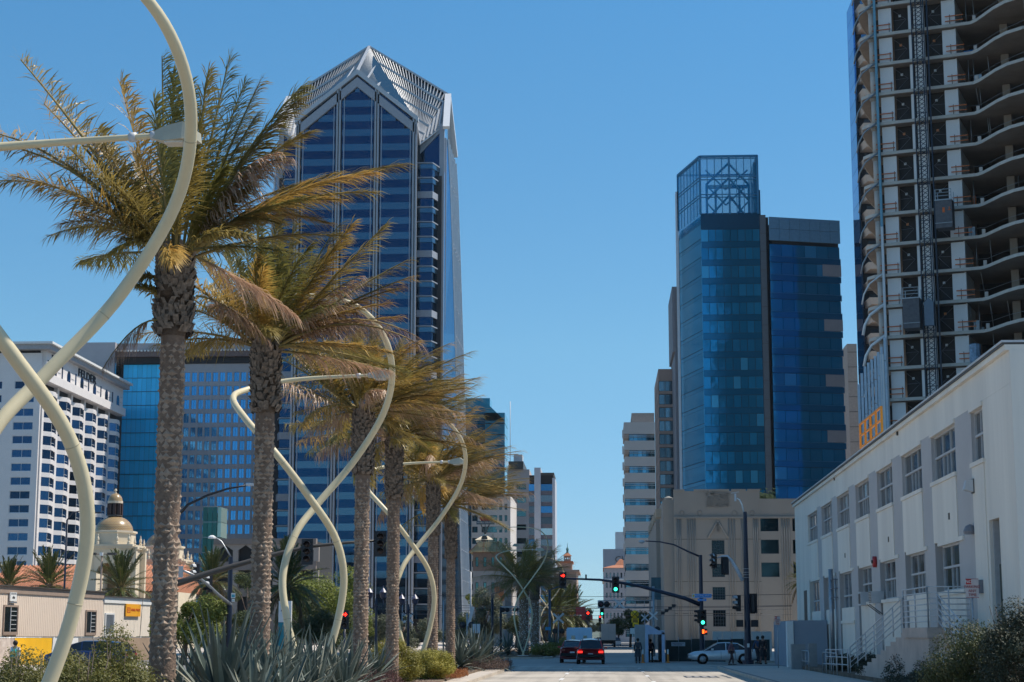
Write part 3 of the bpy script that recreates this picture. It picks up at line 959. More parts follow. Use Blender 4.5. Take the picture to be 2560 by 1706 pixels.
# ===== brick club building with a tiled roof and cupola
Yy = 330.0
X0, X1 = at(1182, 1500, Yy).x, at(1262, 1500, Yy).x
ze = at(1220, 1381, Yy).z
m_cl = mat("club_grey_stucco", (0.36, 0.32, 0.29), .85, var=.06)
m_clb = mat("club_brown_brick", (0.24, 0.16, 0.12), .85, var=.15, scale=3)
colz = regular(4, 0, X1 - X0, .38)
T = block("tiled_club_building", "brown and grey club house with low tiled roof under a rooftop cupola", X0, X1, Yy, Yy + 30, at(1220, 1428, Yy).z, m_cl, g_gr, m_bronze,
    front=dict(cols=colz, rows=rows_of(3.2, 3.3, 1.9, 3)), right=dict(cols=regular(6, 0, 29, .35), rows=rows_of(3.2, 3.3, 1.9, 3)))
zb = at(1220, 1428, Yy).z
facade(T, (X0, Yy), (1, 0), X1 - X0, zb + .01, ze, [(a, c) for a, c in colz], [(zb + .8, zb + 2.6)], m_clb, g_gr, m_bronze, t=.5, wall_name="upper_wall")
facade(T, (X1, Yy + .51), (0, 1), 29, zb + .01, ze, regular(6, 0, 29, .3), [(zb + .8, zb + 2.6)], m_clb, g_gr, m_bronze, t=.5, wall_name="upper_wall")
q = MB(); q.bx(X0 + .6, X1 - .6, Yy + .6, Yy + 29, zb, ze); q.part("upper_core", m_dim, T)
# roof
xa, xb_, ya, yb = X0 - .8, X1 + .8, Yy - .8, Yy + 30
zr = ze + 2.1
q = MB(); q.add([(xa, ya, ze), (xb_, ya, ze), (xb_, yb, ze), (xa, yb, ze), (xa + 1.8, ya + 3, zr), (xb_ - 1.8, ya + 3, zr), (xb_ - 1.8, yb - 3, zr), (xa + 1.8, yb - 3, zr)],
    [(3, 2, 1, 0), (0, 1, 5, 4), (1, 2, 6, 5), (2, 3, 7, 6), (3, 0, 4, 7), (4, 5, 6, 7)])
q.part("roof", mat("ochre_tile_roof", (.42, .32, .17), .85, var=.2, scale=2), T)
for i in range(18):
    x = xa + .2 + (xb_ - xa - .4) * i / 17
    q = MB(); q.beam((x, ya - .05, ze + .05), (max(xa + 1.9, min(xb_ - 1.9, x)), ya + 2.9, zr + .05), .12, .1); q.part("tile_ridge", m_tile if i % 6 == 0 else MATS["ochre_tile_roof"], T)
cx0, cx1 = at(1190, 1360, Yy + 5).x, at(1232, 1360, Yy + 5).x
zq = at(1210, 1350, Yy + 5).z
q = MB(); q.bx(cx0, cx1, Yy + 5, Yy + 9, zr, zq); q.part("cupola", m_stone, T)
q = MB(); q.add([(cx0 - .2, Yy + 4.8, zq), (cx1 + .2, Yy + 4.8, zq), (cx1 + .2, Yy + 9.2, zq), (cx0 - .2, Yy + 9.2, zq), ((cx0 + cx1) / 2, Yy + 7, zq + 1.2)], [(0, 1, 4), (1, 2, 4), (2, 3, 4), (3, 0, 4), (3, 2, 1, 0)]); q.part("cupola_roof", m_stone, T)
q = MB(); mc = (cx0 + cx1) / 2
arch = [(mc - .6, zr), (mc + .6, zr)] + [(mc + .6 * cos(a), zr + .7 + .6 * sin(a)) for a in [pi * j / 8 for j in range(9)]]
q.add([(x, Yy + 4.97, z) for x, z in arch], [tuple(range(len(arch)))]); q.part("arched_window", m_bronze, T)
# rooftop sign of red wedge and dark plate
S = thing("rooftop_club_sign", "dark rooftop sign with a red wedge and pale lettering above the cupola", "sign", (mc, Yy + 7, zq + 1.2))
sz = at(1211, 1307, Yy + 7).z
q = MB(); q.bx(mc - 1.65, mc + 1.8, Yy + 6.7, Yy + 7.1, sz - .35, sz + .32); q.part("sign_plate", mat("slate_sign", (.05, .09, .12), .6), S)
q = MB(); q.add([(mc - 1.1, Yy + 6.6, sz + 1.05), (mc + 1.2, Yy + 6.6, sz + 1.05), (mc + .95, Yy + 6.6, sz + .33), (mc - .85, Yy + 6.6, sz + .33), (mc - 1.1, Yy + 7.1, sz + 1.05), (mc + 1.2, Yy + 7.1, sz + 1.05), (mc + .95, Yy + 7.1, sz + .33), (mc - .85, Yy + 7.1, sz + .33)],
    [(3, 2, 1, 0), (4, 5, 6, 7), (0, 1, 5, 4), (1, 2, 6, 5), (3, 0, 4, 7), (2, 3, 7, 6)]); q.part("red_wedge", mat("dull_red_panel", (.22, .03, .03), .6), S)
q = MB(); q.beam((mc - .8, Yy + 7, sz - .35), (mc, Yy + 7, zq + 1.1), .2); q.beam((mc + .8, Yy + 7, sz - .35), (mc, Yy + 7, zq + 1.1), .2); q.beam((mc, Yy + 7, zq + 1), (mc, Yy + 7, sz - .3), .15); q.part("sign_frame", m_bronze, S)
text("ARMED SERVICES", .42, S, (mc + .07, Yy + 6.65, sz), (1, 0, 0), m_lgrey, depth=.03)

# ===== terracotta block with a bell tower, right of the far palms
Yb = 450.0
X0, X1 = at(1385, 1500, Yb).x, at(1442, 1500, Yb).x
m_terra = mat("pink_brown_stucco", (.42, .30, .24), .85, var=.08)
zt_ = at(1415, 1430, Yb).z
T = block("bell_tower_hotel", "pinkish brown building with a small tiled bell tower left of the street gap", X0, X1, Yb, Yb + 30, zt_, m_terra, m_darkglass, m_bronze,
    front=dict(cols=regular(5, 0, X1 - X0, .5), rows=[(3, 5), (6.4, 8.2), (9.6, 11.4), (12.8, 14.4)], nx=2), right=dict(cols=regular(8, 0, 29, .5), rows=[(3, 5), (6.4, 8.2), (9.6, 11.4), (12.8, 14.4)]), cap=.7)
bx0, bx1 = at(1393, 1450, Yb + 4).x, at(1430, 1450, Yb + 4).x
zz1 = at(1410, 1408, Yb + 4).z
q = MB(); q.bx(bx0, bx1, Yb + 4, Yb + 14, zt_, zz1); q.part("upper_block", m_terra, T)
q = MB(); q.bx(bx0 - .3, bx1 + .3, Yb + 3.7, Yb + 14.3, zz1, zz1 + .5); q.part("upper_roof", m_tile, T)
tx0, tx1 = at(1410, 1400, Yb + 5).x, at(1427, 1400, Yb + 5).x
zz2 = at(1418, 1390, Yb + 5).z
w = tx1 - tx0
q = MB(); q.bx(tx0, tx1, Yb + 5, Yb + 5 + w, zz1, zz1 + 1.0)
for px_ in (tx0, tx0 + w * .3, tx0 + w * .62, tx1 - .28):
    q.bx(px_, px_ + .28, Yb + 5, Yb + 5.3, zz1 + 1.0, zz2 - .4); q.bx(px_, px_ + .28, Yb + 4.7 + w, Yb + 5 + w, zz1 + 1.0, zz2 - .4)
q.bx(tx0, tx1, Yb + 5, Yb + 5 + w, zz2 - .4, zz2)
q.part("bell_tower", m_terra, T)
mx_, my_ = (tx0 + tx1) / 2, Yb + 5 + w / 2
q = MB(); q.add([(tx0 - .25, Yb + 4.75, zz2), (tx1 + .25, Yb + 4.75, zz2), (tx1 + .25, Yb + 5.25 + w, zz2), (tx0 - .25, Yb + 5.25 + w, zz2), (mx_, my_, zz2 + 1.1)], [(0, 1, 4), (1, 2, 4), (2, 3, 4), (3, 0, 4), (3, 2, 1, 0)]); q.part("tower_roof", m_tile, T)
q = MB(); q.lathe((mx_, my_, zz2 + .9), [(.35, 0), (.25, .4), (.38, .7), (.3, 1.0), (.08, 1.4), (.04, 2.4)], 8); q.part("finial", mat("verdigris", (.07, .2, .2), .6), T)

# ===== far buildings closing the street
T, X0, X1, z1 = px_block("bank_block", "grey office block with a name on its attic far down the street", 1508, 1568, 1373, 700, 30, mat("far_grey_stone", (.34, .34, .37), .8), m_darkglass, m_bronze,
        [(.03, .97)], (6, 4.3, 1.6, 8), nx=8)
text("CH", 3.6, T, (X0 + 7.2, 699.8, z1 - 4.2), (1, 0, 0), m_bronze, depth=.05)
q = MB(); q.bx(X0 + 5, X1, 705, 720, z1, z1 + 7); q.part("plant_room", m_lgrey, T)
T, X0, X1, z1 = px_block("tiled_grand_hotel", "pale hotel with red tiled hipped roof far down the street", 1510, 1590, 1420, 520, 40, mat("hotel_pale_stone", (.46, .43, .44), .8), m_darkglass, m_bronze,
        [(.06 + .115 * i, .06 + .115 * i + .05) for i in range(8)], (4, 2.9, 1.5, .6))
q = MB(); q.bx(X0 - .5, X1, 519.3, 560, z1 - 3.6, z1 - 3.2); q.part("balcony_course", m_white, T)
zr = at(1540, 1412, 520).z - 2.0
q = MB(); q.add([(X0 - .3, 519.5, z1), (X1, 519.5, z1), (X1, 555, z1), (X0 - .3, 555, z1), (X0 + 2.8, 524, zr + 2.0), (X1, 524, zr + 2.0), (X1, 550, zr + 2.0), (X0 + 2.8, 550, zr + 2.0)], [(0, 1, 5, 4), (1, 2, 6, 5), (2, 3, 7, 6), (3, 0, 4, 7), (4, 5, 6, 7), (3, 2, 1, 0)]); q.part("roof", m_tile, T)
q = MB(); q.lathe((at(1552, 1400, 535).x, 535, zr + 2), [(3.0, 0), (.8, 2.0), (.3, 2.2)], 4, pi / 4); q.part("roof_lantern", m_tile, T)

# ===== white stepped office with ribbon windows, right of the street
Yw = 405.0
X0, X1 = at(1562, 1300, Yw).x, at(1640, 1300, Yw).x
z1 = at(1600, 1056, Yw).z
m_rib = mat("grey_white_precast", (.50, .475, .45), .8, var=.04, scale=.3)
m_ribglass = glass("ribbon_glass", (.08, .20, .28), .06, objvar=.5)
T = thing("ribbon_window_office", "pale office with deep white bands and open corner balconies right of the street", "building", (X0, Yw, 0))
q = MB(); q.bx(X0 + 5.3, X1, Yw + .9, Yw + 30, 0, z1 - 1); q.part("core", m_dim, T)
pw = (z1 - at(1600, 1098, Yw).z + 3.85)
k = 0
zz = z1
hs = [2.75] + [2.35] * 20
ph = 3.72
while zz > 4:
    h = 2.7 if k == 0 else 2.15
    q = MB(); q.bx(X0 + (0 if k == 0 else .12), X1, Yw, Yw + 22, zz - h, zz); q.part("white_band", m_rib, T)
    zw = zz - h
    gap = ph - 2.15
    x = X0 + 1.2 if k > 3 else X0 + 1.2
    n = 6
    xs0 = X0 + (1.2 if k < 3 else .15)
    w = (X1 - xs0) / n
    for i in range(n):
        q = MB(); q.bx(xs0 + w * i + .03, xs0 + w * (i + 1) - .03, Yw + .8, Yw + .95, zw - gap, zw - .02); q.part("window", m_ribglass, T)
    q = MB(); q.bx(xs0, X1, Yw + .97, Yw + 21, zw - gap + .01, zw - .01); q.part("window_core", m_dim, T)
    for dz in (.35, .75):
        q = MB(); q.bx(X0 - .35, X1, Yw + .1, Yw + .18, zw - dz, zw - dz + .08); q.part("railing_bar", m_lgrey, T)
    q = MB(); q.bx(X0 - .4, X0 - .1, Yw, Yw + 1, zw - .9, zw + .9); q.part("edge_block", m_rib, T)
    zz = zw - gap; k += 1
q = MB(); q.bx(at(1579, 1000, Yw).x, X1, Yw + 3, Yw + 22, z1, at(1600, 1029, Yw).z); q.part("plant_room", mat("taupe_panel", (.30, .27, .25), .8), T)

# ===== brown corner office behind it
Yc = 360.0
X0, X1 = at(1637, 1200, Yc).x, at(1700, 1200, Yc).x
z1 = at(1660, 923, Yc).z
m_br = mat("rosy_brown_panel", (.34, .25, .215), .75, var=.06, scale=.4)
g_t2 = glass("teal_window_glass", (.05, .22, .30), .06, objvar=.3)
Wd = X1 - X0
ph = 2.75
rr = []
zz = z1 - 4.6
while zz > 3:
    rr.append((zz, zz + 2.15)); zz -= ph
xs1 = (at(1650, 1200, Yc).x - X0, at(1667, 1200, Yc).x - X0)
T = block("brown_corner_office", "rosy brown stone office with square dark windows beside the glass tower", X0 + 1.0, X1, Yc, Yc + 28, z1, m_br, g_t2, m_bronze,
    front=dict(cols=[(xs1[0] - 1, xs1[1] - 1), (Wd - 4.0, Wd - 1.05)], rows=rr, pick=lambda r, c: g_t2 if (c > 3 or r < z1 * .5) else m_darkglass), left=dict(cols=regular(10, 0, 27, .5), rows=rr))

# ===== grey slab edge left of the glass tower
Yq = 345.0
X0, X1 = at(1684, 1000, Yq).x, at(1706, 1000, Yq).x
z1 = at(1695, 717, Yq).z
m_slab = mat("slate_ribbed_panel", (.22, .22, .24), .65, var=.08, scale=.5)
T = thing("ribbed_service_slab", "narrow grey ribbed slab standing against the glass tower's left edge", "building", (X0, Yq, 0))
q = MB(); q.bx(X0, X1, Yq, Yq + 20, at(1690, 880, Yq).z, z1); q.part("upper_wall", m_slab, T)
q = MB(); q.bx(X0 + .4, X1, Yq, Yq + 20, 0, at(1690, 880, Yq).z - .01); q.part("lower_wall", m_slab, T)
for i in range(6):
    x = X0 + .5 + i * .22
    q = MB(); q.bx(x, x + .08, Yq - .08, Yq - .005, 0, z1 - .5 - i * .01); q.part("rib", m_slab, T)

# ===== blue glass tower with an open steel crown
Yf = 330.0
g_f1 = glass("azure_tower_glass", (0.015, 0.25, 0.47), 0.06, wob=0.03, wscale=.3, objvar=.2, lp=.09, metal=.55, light=(.05, .34, .56))
g_f2 = glass("deep_blue_tower_glass", (0.008, 0.16, 0.32), 0.06, wob=0.03, wscale=.3, metal=.45, objvar=.15, lp=.03, light=(.03, .22, .42))
g_side = glass("side_tower_glass", (0.09, 0.40, 0.62), 0.08, wob=0.02, objvar=.10, metal=.35)  # paler blue than the front: reflected sky put into the colour
xA, xB, xM, xE = at(1703, 1000, Yf + 14).x, at(1758, 900, Yf).x, at(1907, 900, Yf).x, at(2117, 900, Yf).x
zTop, zRoof, zR2, zR3 = at(1830, 391, Yf).z, at(1830, 533, Yf).z, at(1925, 538, Yf).z, at(2110, 552, Yf + 4).z
T4 = thing("steel_crown_glass_tower", "bright blue glass tower topped by an open steel frame, right of the street", "tower", (xB, Yf, 0))
q = MB(); q.prism([(xB + .3, Yf + .3), (xM, Yf + .3), (xM, Yf + 30), (xA + .3, Yf + 30), (xA + .3, Yf + 14.3)], 0, zRoof - .3); q.part("core", m_dim, T4)
q = MB(); q.prism([(xM + 2.2, Yf + .6), (xE - .3, Yf + 4.6), (xE - .3, Yf + 30), (xM + 2.2, Yf + 30)], 0, zR3 - .4); q.part("core", m_dim, T4)
fh = 3.55
ncol = 8
wp = (xM - xB) / ncol
vp = MB(); vp.bx(-wp / 2 + .04, wp / 2 - .04, 0, .12, 0, fh - 1.25); vpm = vp.mesh("vision_panel", g_f1)
spn = MB(); spn.bx(-(xM - xB) / 2, (xM - xB) / 2, 0.02, .12, 0, 1.13)
spm = spn.mesh("spandrel_band", glass("azure_spandrel_glass", (0.010, 0.15, 0.29), .08, wob=.02, objvar=.08, metal=.5))
nfl = int((zRoof - 2) / fh)
for k in range(nfl):
    z = zRoof - 3.2 - fh * (k + 1)
    if z < 0: break
    for i in range(ncol):
        inst("vision_panel", vpm, T4, (xB + wp * (i + .5), Yf, z + 1.22))
    inst("spandrel_band", spm, T4, ((xB + xM) / 2, Yf, z + .04))
q = MB(); q.bx(xB, xM, Yf - .02, Yf + .12, zRoof - 3.15, zRoof); q.part("parapet_glass", mat("deep_teal_panel", (.01, .07, .13), .25, metal=.5), T4)
# slanting street side in bands
d = Vector((xB - xA, -14, 0)); L = d.length; U = d.normalized()
for k in range(nfl + 9):
    z = zTop - 2.0 - fh * (k + 1)
    if z < 0: break
    M_ = Matrix.Translation((xA, Yf + 14, 0)) @ Matrix.Rotation(atan2(U.y, U.x), 4, 'Z')
    if z > zRoof - 4: continue
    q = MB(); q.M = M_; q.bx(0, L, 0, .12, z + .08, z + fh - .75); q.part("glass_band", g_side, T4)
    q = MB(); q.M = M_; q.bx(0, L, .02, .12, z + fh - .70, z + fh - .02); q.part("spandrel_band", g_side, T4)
q = MB(); q.bx(xA - .5, xA - .01, Yf + 13.8, Yf + 16, 0, at(1703, 480, Yf + 14).z); q.part("edge_fin", m_alumw, T4)
# steel crown
m_csteel = mat("crown_steel", (.04, .20, .36), .5, metal=.3)
cr = T4
pts = [(xA, Yf + 14), (xB, Yf), (xM - .2, Yf), (xM - .2, Yf + 14)]
zA_ = at(1707, 487, Yf + 14).z
def crown_bar(p, q_, w=.28, nm="crown_beam"):
    b = MB(); b.beam(p, q_, w); b.part(nm, m_csteel, T4)
tops = [Vector((pts[0][0], pts[0][1], zTop)), Vector((pts[1][0], pts[1][1], zTop)), Vector((pts[2][0], pts[2][1], zTop)), Vector((pts[3][0], pts[3][1], zTop))]
for i in range(3): crown_bar(tops[i], tops[i + 1], .4)
crown_bar(tops[3], tops[0], .3)
for i in range(4): crown_bar((pts[i][0], pts[i][1], zRoof - .2), tops[i], .4, "crown_post")
for f in (.0, .04, .36, .41, .67, .72):
    z = zTop + (zRoof - zTop) * f
    crown_bar((xB, Yf, z), (xM - .2, Yf, z), .16); crown_bar((xA, Yf + 14, z), (xB, Yf, z), .14)
for i in range(1, 8):
    x = xB + (xM - xB) * i / 8
    crown_bar((x, Yf, zRoof - .2), (x, Yf, zTop), .13 if i != 4 else .34, "crown_post")
for i in range(1, 7):
    p = Vector((xA, Yf + 14, 0)).lerp(Vector((xB, Yf, 0)), i / 7)
    crown_bar((p.x, p.y, zRoof - .2), (p.x, p.y, zTop), .12, "crown_post")
for (za, zb) in ((.67, 1.0), (.36, .64), (.1, .36)):
    z0_, z1_ = zTop + (zRoof - zTop) * zb, zTop + (zRoof - zTop) * za
    xm_ = (xB + xM) / 2
    crown_bar((xB + 1.5, Yf + 6, z0_), (xm_, Yf + 1, z1_), .3, "crown_brace"); crown_bar((xm_, Yf + 1, z1_), (xM - 1.5, Yf + 6, z0_), .3, "crown_brace")
    crown_bar((xB + 1.5, Yf + 6, z1_), (xm_, Yf + 10, z0_), .22, "crown_brace"); crown_bar((xm_, Yf + 10, z0_), (xM - 1.5, Yf + 6, z1_), .22, "crown_brace")
for x, y in ((xB + 1.6, Yf + 6), (xB + 3.6, Yf + 10), (xM - 3, Yf + 9), (xM - 1.4, Yf + 6)):
    crown_bar((x, y, zRoof - .2), (x, y, zTop - 4), .42, "crown_post")
crown_bar((xB + 1.5, Yf + 8, zTop - 4), (xM - 1.5, Yf + 8, zTop - 4), .6)
crown_bar((xB + 1.5, Yf + 3, zTop - 5.2), (xM - 3.5, Yf + 9, zTop - 3.6), .5)
m_see = seethrough("crown_glass", (.04, .42, .78), .55)
Mx = Matrix.Translation((xA, Yf + 14, 0)) @ Matrix.Rotation(atan2(U.y, U.x), 4, 'Z')
q = MB(); q.M = Mx; q.bx(0, L, .02, .06, zRoof - 3.8, zTop - .1); q.part("crown_glass", m_see, T4)
q = MB(); q.bx(xB + .1, xM - .3, Yf + .1, Yf + .14, zRoof + .01, zTop - .1); q.part("crown_glass", seethrough("clear_crown_glass", (.04, .38, .72), .34), T4)
q = MB(); q.bx(xM - .95, xM - .15, Yf + .3, Yf + 13, zRoof, zTop - 1.2); q.part("crown_wall", MATS["deep_teal_panel"], T4)
q = MB(); q.bx(xM - .1, xM + .35, Yf + 1, Yf + 6, zR2 - 1, at(1905, 472, Yf).z); q.part("crown_wall", MATS["deep_teal_panel"], T4)
# grey core strip
q = MB(); q.bx(xM + .02, xM + 1.15, Yf - .15, Yf + 20, 0, zR2); q.part("core_strip", mat("slate_strip", (.10, .12, .14), .5, var=.1), T4)
z = 3
while z < zR2:
    q = MB(); q.bx(xM + .03, xM + 1.13, Yf - .2, Yf - .152, z, z + .06); q.part("strip_joint", m_bronze, T4)
    z += fh
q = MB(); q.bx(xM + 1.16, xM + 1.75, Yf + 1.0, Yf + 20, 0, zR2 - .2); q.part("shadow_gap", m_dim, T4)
# right wing: pivoted slightly
wd = Vector((xE - xM - 1.76, 4.0, 0)); L2 = wd.length; U2 = wd.normalized()
M2 = Matrix.Translation((xM + 1.76, Yf, 0)) @ Matrix.Rotation(atan2(U2.y, U2.x), 4, 'Z')
nfl2 = int((zR2 - 6.0) / fh)
nc2 = 6
w2 = (L2 - .2) / nc2
vp2 = MB(); vp2.bx(-w2 / 2 + .03, w2 / 2 - .03, 0, .12, 0, fh - 1.3)
vp2m = vp2.mesh("vision_panel", g_f2)
random.seed(11)
for k in range(nfl2):
    z = zR2 - 5.6 - fh * (k + 1)
    if z < 0: break
    grey = (k % 3 == 1)
    for i in range(nc2 if not grey else nc2 - 1):
        p = M2 @ Vector((w2 * (i + .5), 0, z + 1.25))
        inst("vision_panel", vp2m, T4, p, atan2(U2.y, U2.x))
    if grey:
        q = MB(); q.M = M2; q.bx(w2 * (nc2 - 1) - 1.2, L2, -.1, .1, z + 1.3, z + fh); q.part("grey_vent_panel", m_slab, T4)
    q = MB(); q.M = M2; q.bx(0, L2, .03, .12, z + .04, z + 1.2); q.part("spandrel_band", glass("deep_spandrel_glass", (0.006, 0.12, 0.26), .08, wob=.02, objvar=.08, metal=.45), T4)
    q = MB(); q.M = M2; q.bx(0, L2, -.04, .02, z + 1.16, z + 1.22); q.part("transom", m_csteel, T4)
for i in range(7):
    for j in range(2):
        q = MB(); q.M = M2; q.bx(L2 * i / 7 + .02, L2 * (i + 1) / 7 - .02, -.1, .1, zR2 - 4.9 + 2.3 * j, zR2 - 2.65 + 2.3 * j); q.part("parapet_panel", mat("slate_blue_panel", (.10, .22, .33), .5), T4)
# thin beige building edge between the glass tower and the dark tower
Yz = 420.0
X0, X1 = at(2122, 1000, Yz).x, at(2146, 1000, Yz).x
T = thing("beige_sliver_block", "thin beige building edge glimpsed right of the blue glass tower", "building", (X0, Yz, 0))
zz1 = at(2130, 860, Yz).z
q = MB(); q.bx(X0, X1, Yz, Yz + 10, 0, zz1); q.part("wall", mat("tan_panel", (.42, .33, .27), .8), T)
z = 4
while z < zz1 - 1:
    q = MB(); q.bx(X0 + .05, X1, Yz - .05, Yz - .005, z, z + .12); q.part("floor_joint", m_bronze, T); z += 3.6
# ===== white two-storey building on the right
WX = 12.75
WDIR = Vector((13.37 - 12.75, 124.0 - 55.14, 0)).normalized()
WN = (WDIR.y, -WDIR.x)
def wy(px, py=1400):
    return onpl(px, py, (12.75, 55.14), WN)
yn = wy(2522, 852).y; yf = wy(1986, 1258).y
zt = (wy(2522, 852).z + wy(1986, 1258).z) / 2
m_wb = mat("weathered_white_render", (0.88, 0.81, 0.71), 0.85, col2=(0.72, 0.66, 0.58), scale=.55, bump=.1, bscale=4, streak=True)
m_wg = mat("grey_pilaster_paint", (0.50, 0.475, 0.46), 0.85, var=.06, scale=.5, bump=.1)
m_sash = mat("sash_grey_paint", (.50, .50, .50), .6, var=.1, scale=6)
g_w = glass("office_window_glass", (.16, .19, .21), .08, wob=.004, objvar=.35, metal=.75)
T5 = thing("white_office_building", "white two-storey office with grey pilasters and metal windows on the right", "building", (WX, yn, 0.1))
q = MB(); q.bx(WX + 1.3, WX + 17.5, yn + .62, yf - .6, 0, zt - .3); q.part("core", m_dim, T5)
Lw = yf - yn
# openings measured from the photograph, given by their near and far edges along the wall
ups = [(2022, 2046), (2057, 2083), (2097, 2127), (2144, 2178), (2199, 2238), (2263, 2313), (2339, 2400), (2442, 2472)]
los = [(2027, 2049), (2063, 2088), (2102, 2133), (2150, 2184), (2205, 2247), (2270, 2320), (2350, 2412)]
zu0, zu1 = 7.86, 9.62
zl0, zl1 = 3.62, 5.34
U_ = lambda px: yf - wy(px).y     # distance from the far end, reading left to right
upc = [(U_(a), U_(c)) for a, c in ups]
loc_ = [(U_(a), U_(c)) for a, c in los]
per = upc[1][0] - upc[0][0]
# wall: openings cut per storey
M5 = Matrix.Translation((wy(1986, 1258).x, yf, 0)) @ Matrix.Rotation(atan2(-WDIR.y, -WDIR.x), 4, 'Z')
def wall_piece(u0, u1, z0, z1, m, nm, proud=0.0, t=.5):
    q = MB(); q.M = M5; q.bx(u0, u1, -proud, t, z0, z1); return q.part(nm, m, T5)
wall_piece(0, Lw, zu1 + .16, zt - .3, m_wb, "wall")
m_out = [c for c in upc]
edges = [0] + [v for c in upc for v in c] + [Lw]
door_u = (U_(2463), U_(2490))
fard_u = (U_(2008), U_(2015))
for i in range(0, len(edges) - 1, 2):
    a, c = edges[i], edges[i + 1]
    if i == 0 or i >= len(edges) - 2: wall_piece(a, c, zl0 - 0.6, zu1 + .155, m_wb, "wall") if i == 0 else None
    else: wall_piece(a, c, 0, zu1 + .155, m_wg, "pilaster")
# last bay with the door
a = upc[-1][0] ; e2 = upc[-1][1]
wall_piece(e2, door_u[0] if door_u[0] > e2 else e2 + .3, 0, zu1 + .155, m_wb, "wall")
dd0 = max(door_u[0], e2 + .3); dd1 = max(door_u[1], dd0 + 1.6)
wall_piece(dd0, dd1, 5.75, zu1 + .155, m_wb, "wall")
wall_piece(dd0, dd1, 0, 1.95, m_wb, "wall")
wall_piece(dd1, Lw, 0, zu1 + .155, m_wb, "wall")
wall_piece(0, edges[1], 0, zl0 - .605, m_wb, "wall")
q = MB(); q.M = M5; q.bx(dd0, dd1, .35, .42, 1.95, 5.75); q.part("door_recess", m_dim, T5)
q = MB(); q.M = M5; q.bx(dd0 + .1, dd1 - .1, .25, .33, 1.97, 4.3); dr = q.part("door", mat("dark_olive_door", (.06, .075, .055), .5), T5)
q = MB(); q.M = M5; q.bx(dd0 + .05, dd0 + .12, .1, .34, 1.96, 5.74); q.bx(dd1 - .12, dd1 - .05, .1, .34, 1.96, 5.74); q.part("door_frame", m_sash, T5)
for (u0, u1) in upc:
    wall_piece(u0 + .003, u1 - .003, 0 if u0 >= loc_[-1][1] + 1 else zl1 + .16, zu0 - .16, m_wb, "spandrel", proud=.04)
for (u0, u1) in loc_:
    wall_piece(u0 + .003, u1 - .003, 0, zl0 - .16, m_wg if False else m_wb, "spandrel", proud=.02)
def sash_window(u0, u1, z0, z1, kind):
    """three-light metal window in its own frame, with sill and head"""
    w = u1 - u0; h = z1 - z0
    q = MB(); q.M = M5
    fr = .07
    for (a, c, e, f) in ((u0, u1, z1 - fr, z1), (u0, u1, z0, z0 + fr), (u0, u0 + fr, z0 + fr, z1 - fr), (u1 - fr, u1, z0 + fr, z1 - fr)):
        q.bx(a, c, .12, .24, e, f)
    W_ = q.part("window", m_sash, T5)
    q = MB(); q.M = M5; q.bx(u0 - .12, u1 + .12, -.09, .24, z0 - .155, z0 - .003); q.part("sill", m_wb, W_)
    q = MB(); q.M = M5; q.bx(u0 - .1, u1 + .1, -.06, .24, z1 + .003, z1 + .155); q.part("head", m_wb, W_)
    n = 3 if w > 2 else (1 if w < 1.2 else 2)
    zm = z0 + h * .52
    for i in range(n):
        a = u0 + fr + (w - 2 * fr) * i / n; c = u0 + fr + (w - 2 * fr) * (i + 1) / n
        for (e, f) in ((z0 + fr, zm - .03), (zm + .03, z1 - fr)):
            q = MB(); q.M = M5; q.bx(a + .03, c - .03, .19, .21, e, f); q.part("pane", g_w, W_)
        if i:
            q = MB(); q.M = M5; q.bx(a - .035, a + .03, .13, .23, z0 + fr, z1 - fr); q.part("mullion", m_sash, W_)
        if kind and i == 1:
            q = MB(); q.M = M5; m_ = (a + c) / 2; q.bx(m_ - .03, m_ + .03, .14, .23, z0 + fr, zm); q.part("mullion", m_sash, W_)
    q = MB(); q.M = M5; q.bx(u0 + fr, u1 - fr, .11, .235, zm - .04, zm + .04); q.part("transom", m_sash, W_)
    q = MB(); q.M = M5; q.bx(u0, u1, .3, .34, z0, z1); q.part("dark_room", m_dim, W_)
for i, (u0, u1) in enumerate(upc): sash_window(u0, u1, zu0, zu1, i % 3 != 1)
for i, (u0, u1) in enumerate(loc_): sash_window(u0, u1, zl0 if i > 2 else zl0 - .85, zl1, i > 3)
for i in range(3):
    pass
# far slit door
q = MB(); q.M = M5; q.bx(fard_u[0], fard_u[1], -.02, .0, .3, 4.9); q.part("side_door", m_bronze, T5)
# coping, end wall, vents
q = MB(); q.M = M5; q.bx(-.08, Lw, -.14, .5, zt - .295, zt - .12); q.part("coping", m_wb, T5)
q = MB(); q.M = M5; q.bx(-.1, Lw, -.2, .5, zt - .117, zt - .05); q.part("coping_flashing", m_bronze, T5)
q = MB(); q.M = M5; q.bx(-.12, Lw, -.23, .5, zt - .047, zt + .02); q.part("coping_edge", m_lgrey, T5)
q = MB(); q.bx(WX + .51, WX + 18, yn, yn + .6, 0, zt + .02); q.part("end_wall", m_wb, T5)
q = MB(); q.bx(WX, WX + .5, yn - .02, yn - .002, 0, zt - .3); q.part("corner_facing", m_wb, T5)
q = MB(); q.bx(WX + 1.15, WX + 18, yf - .5, yf, 0, zt + .02); q.part("end_wall", m_wb, T5)
q = MB(); q.bx(WX + 1.1, WX + 18, yn + .6, yf - .5, zt - .3, zt - .1); q.part("roof", MATS["flat_roof_grey"], T5)
for px_, py_ in ((2087, 1196), (2245, 1082), (2376, 1291), (2224, 1349), (2115, 1389)):
    p = wy(px_, py_)
    q = MB(); q.bx(p.x - .07, p.x - .002, p.y - .09, p.y + .09, p.z - .12, p.z + .12); q.part("vent_hood", m_bronze, T5)

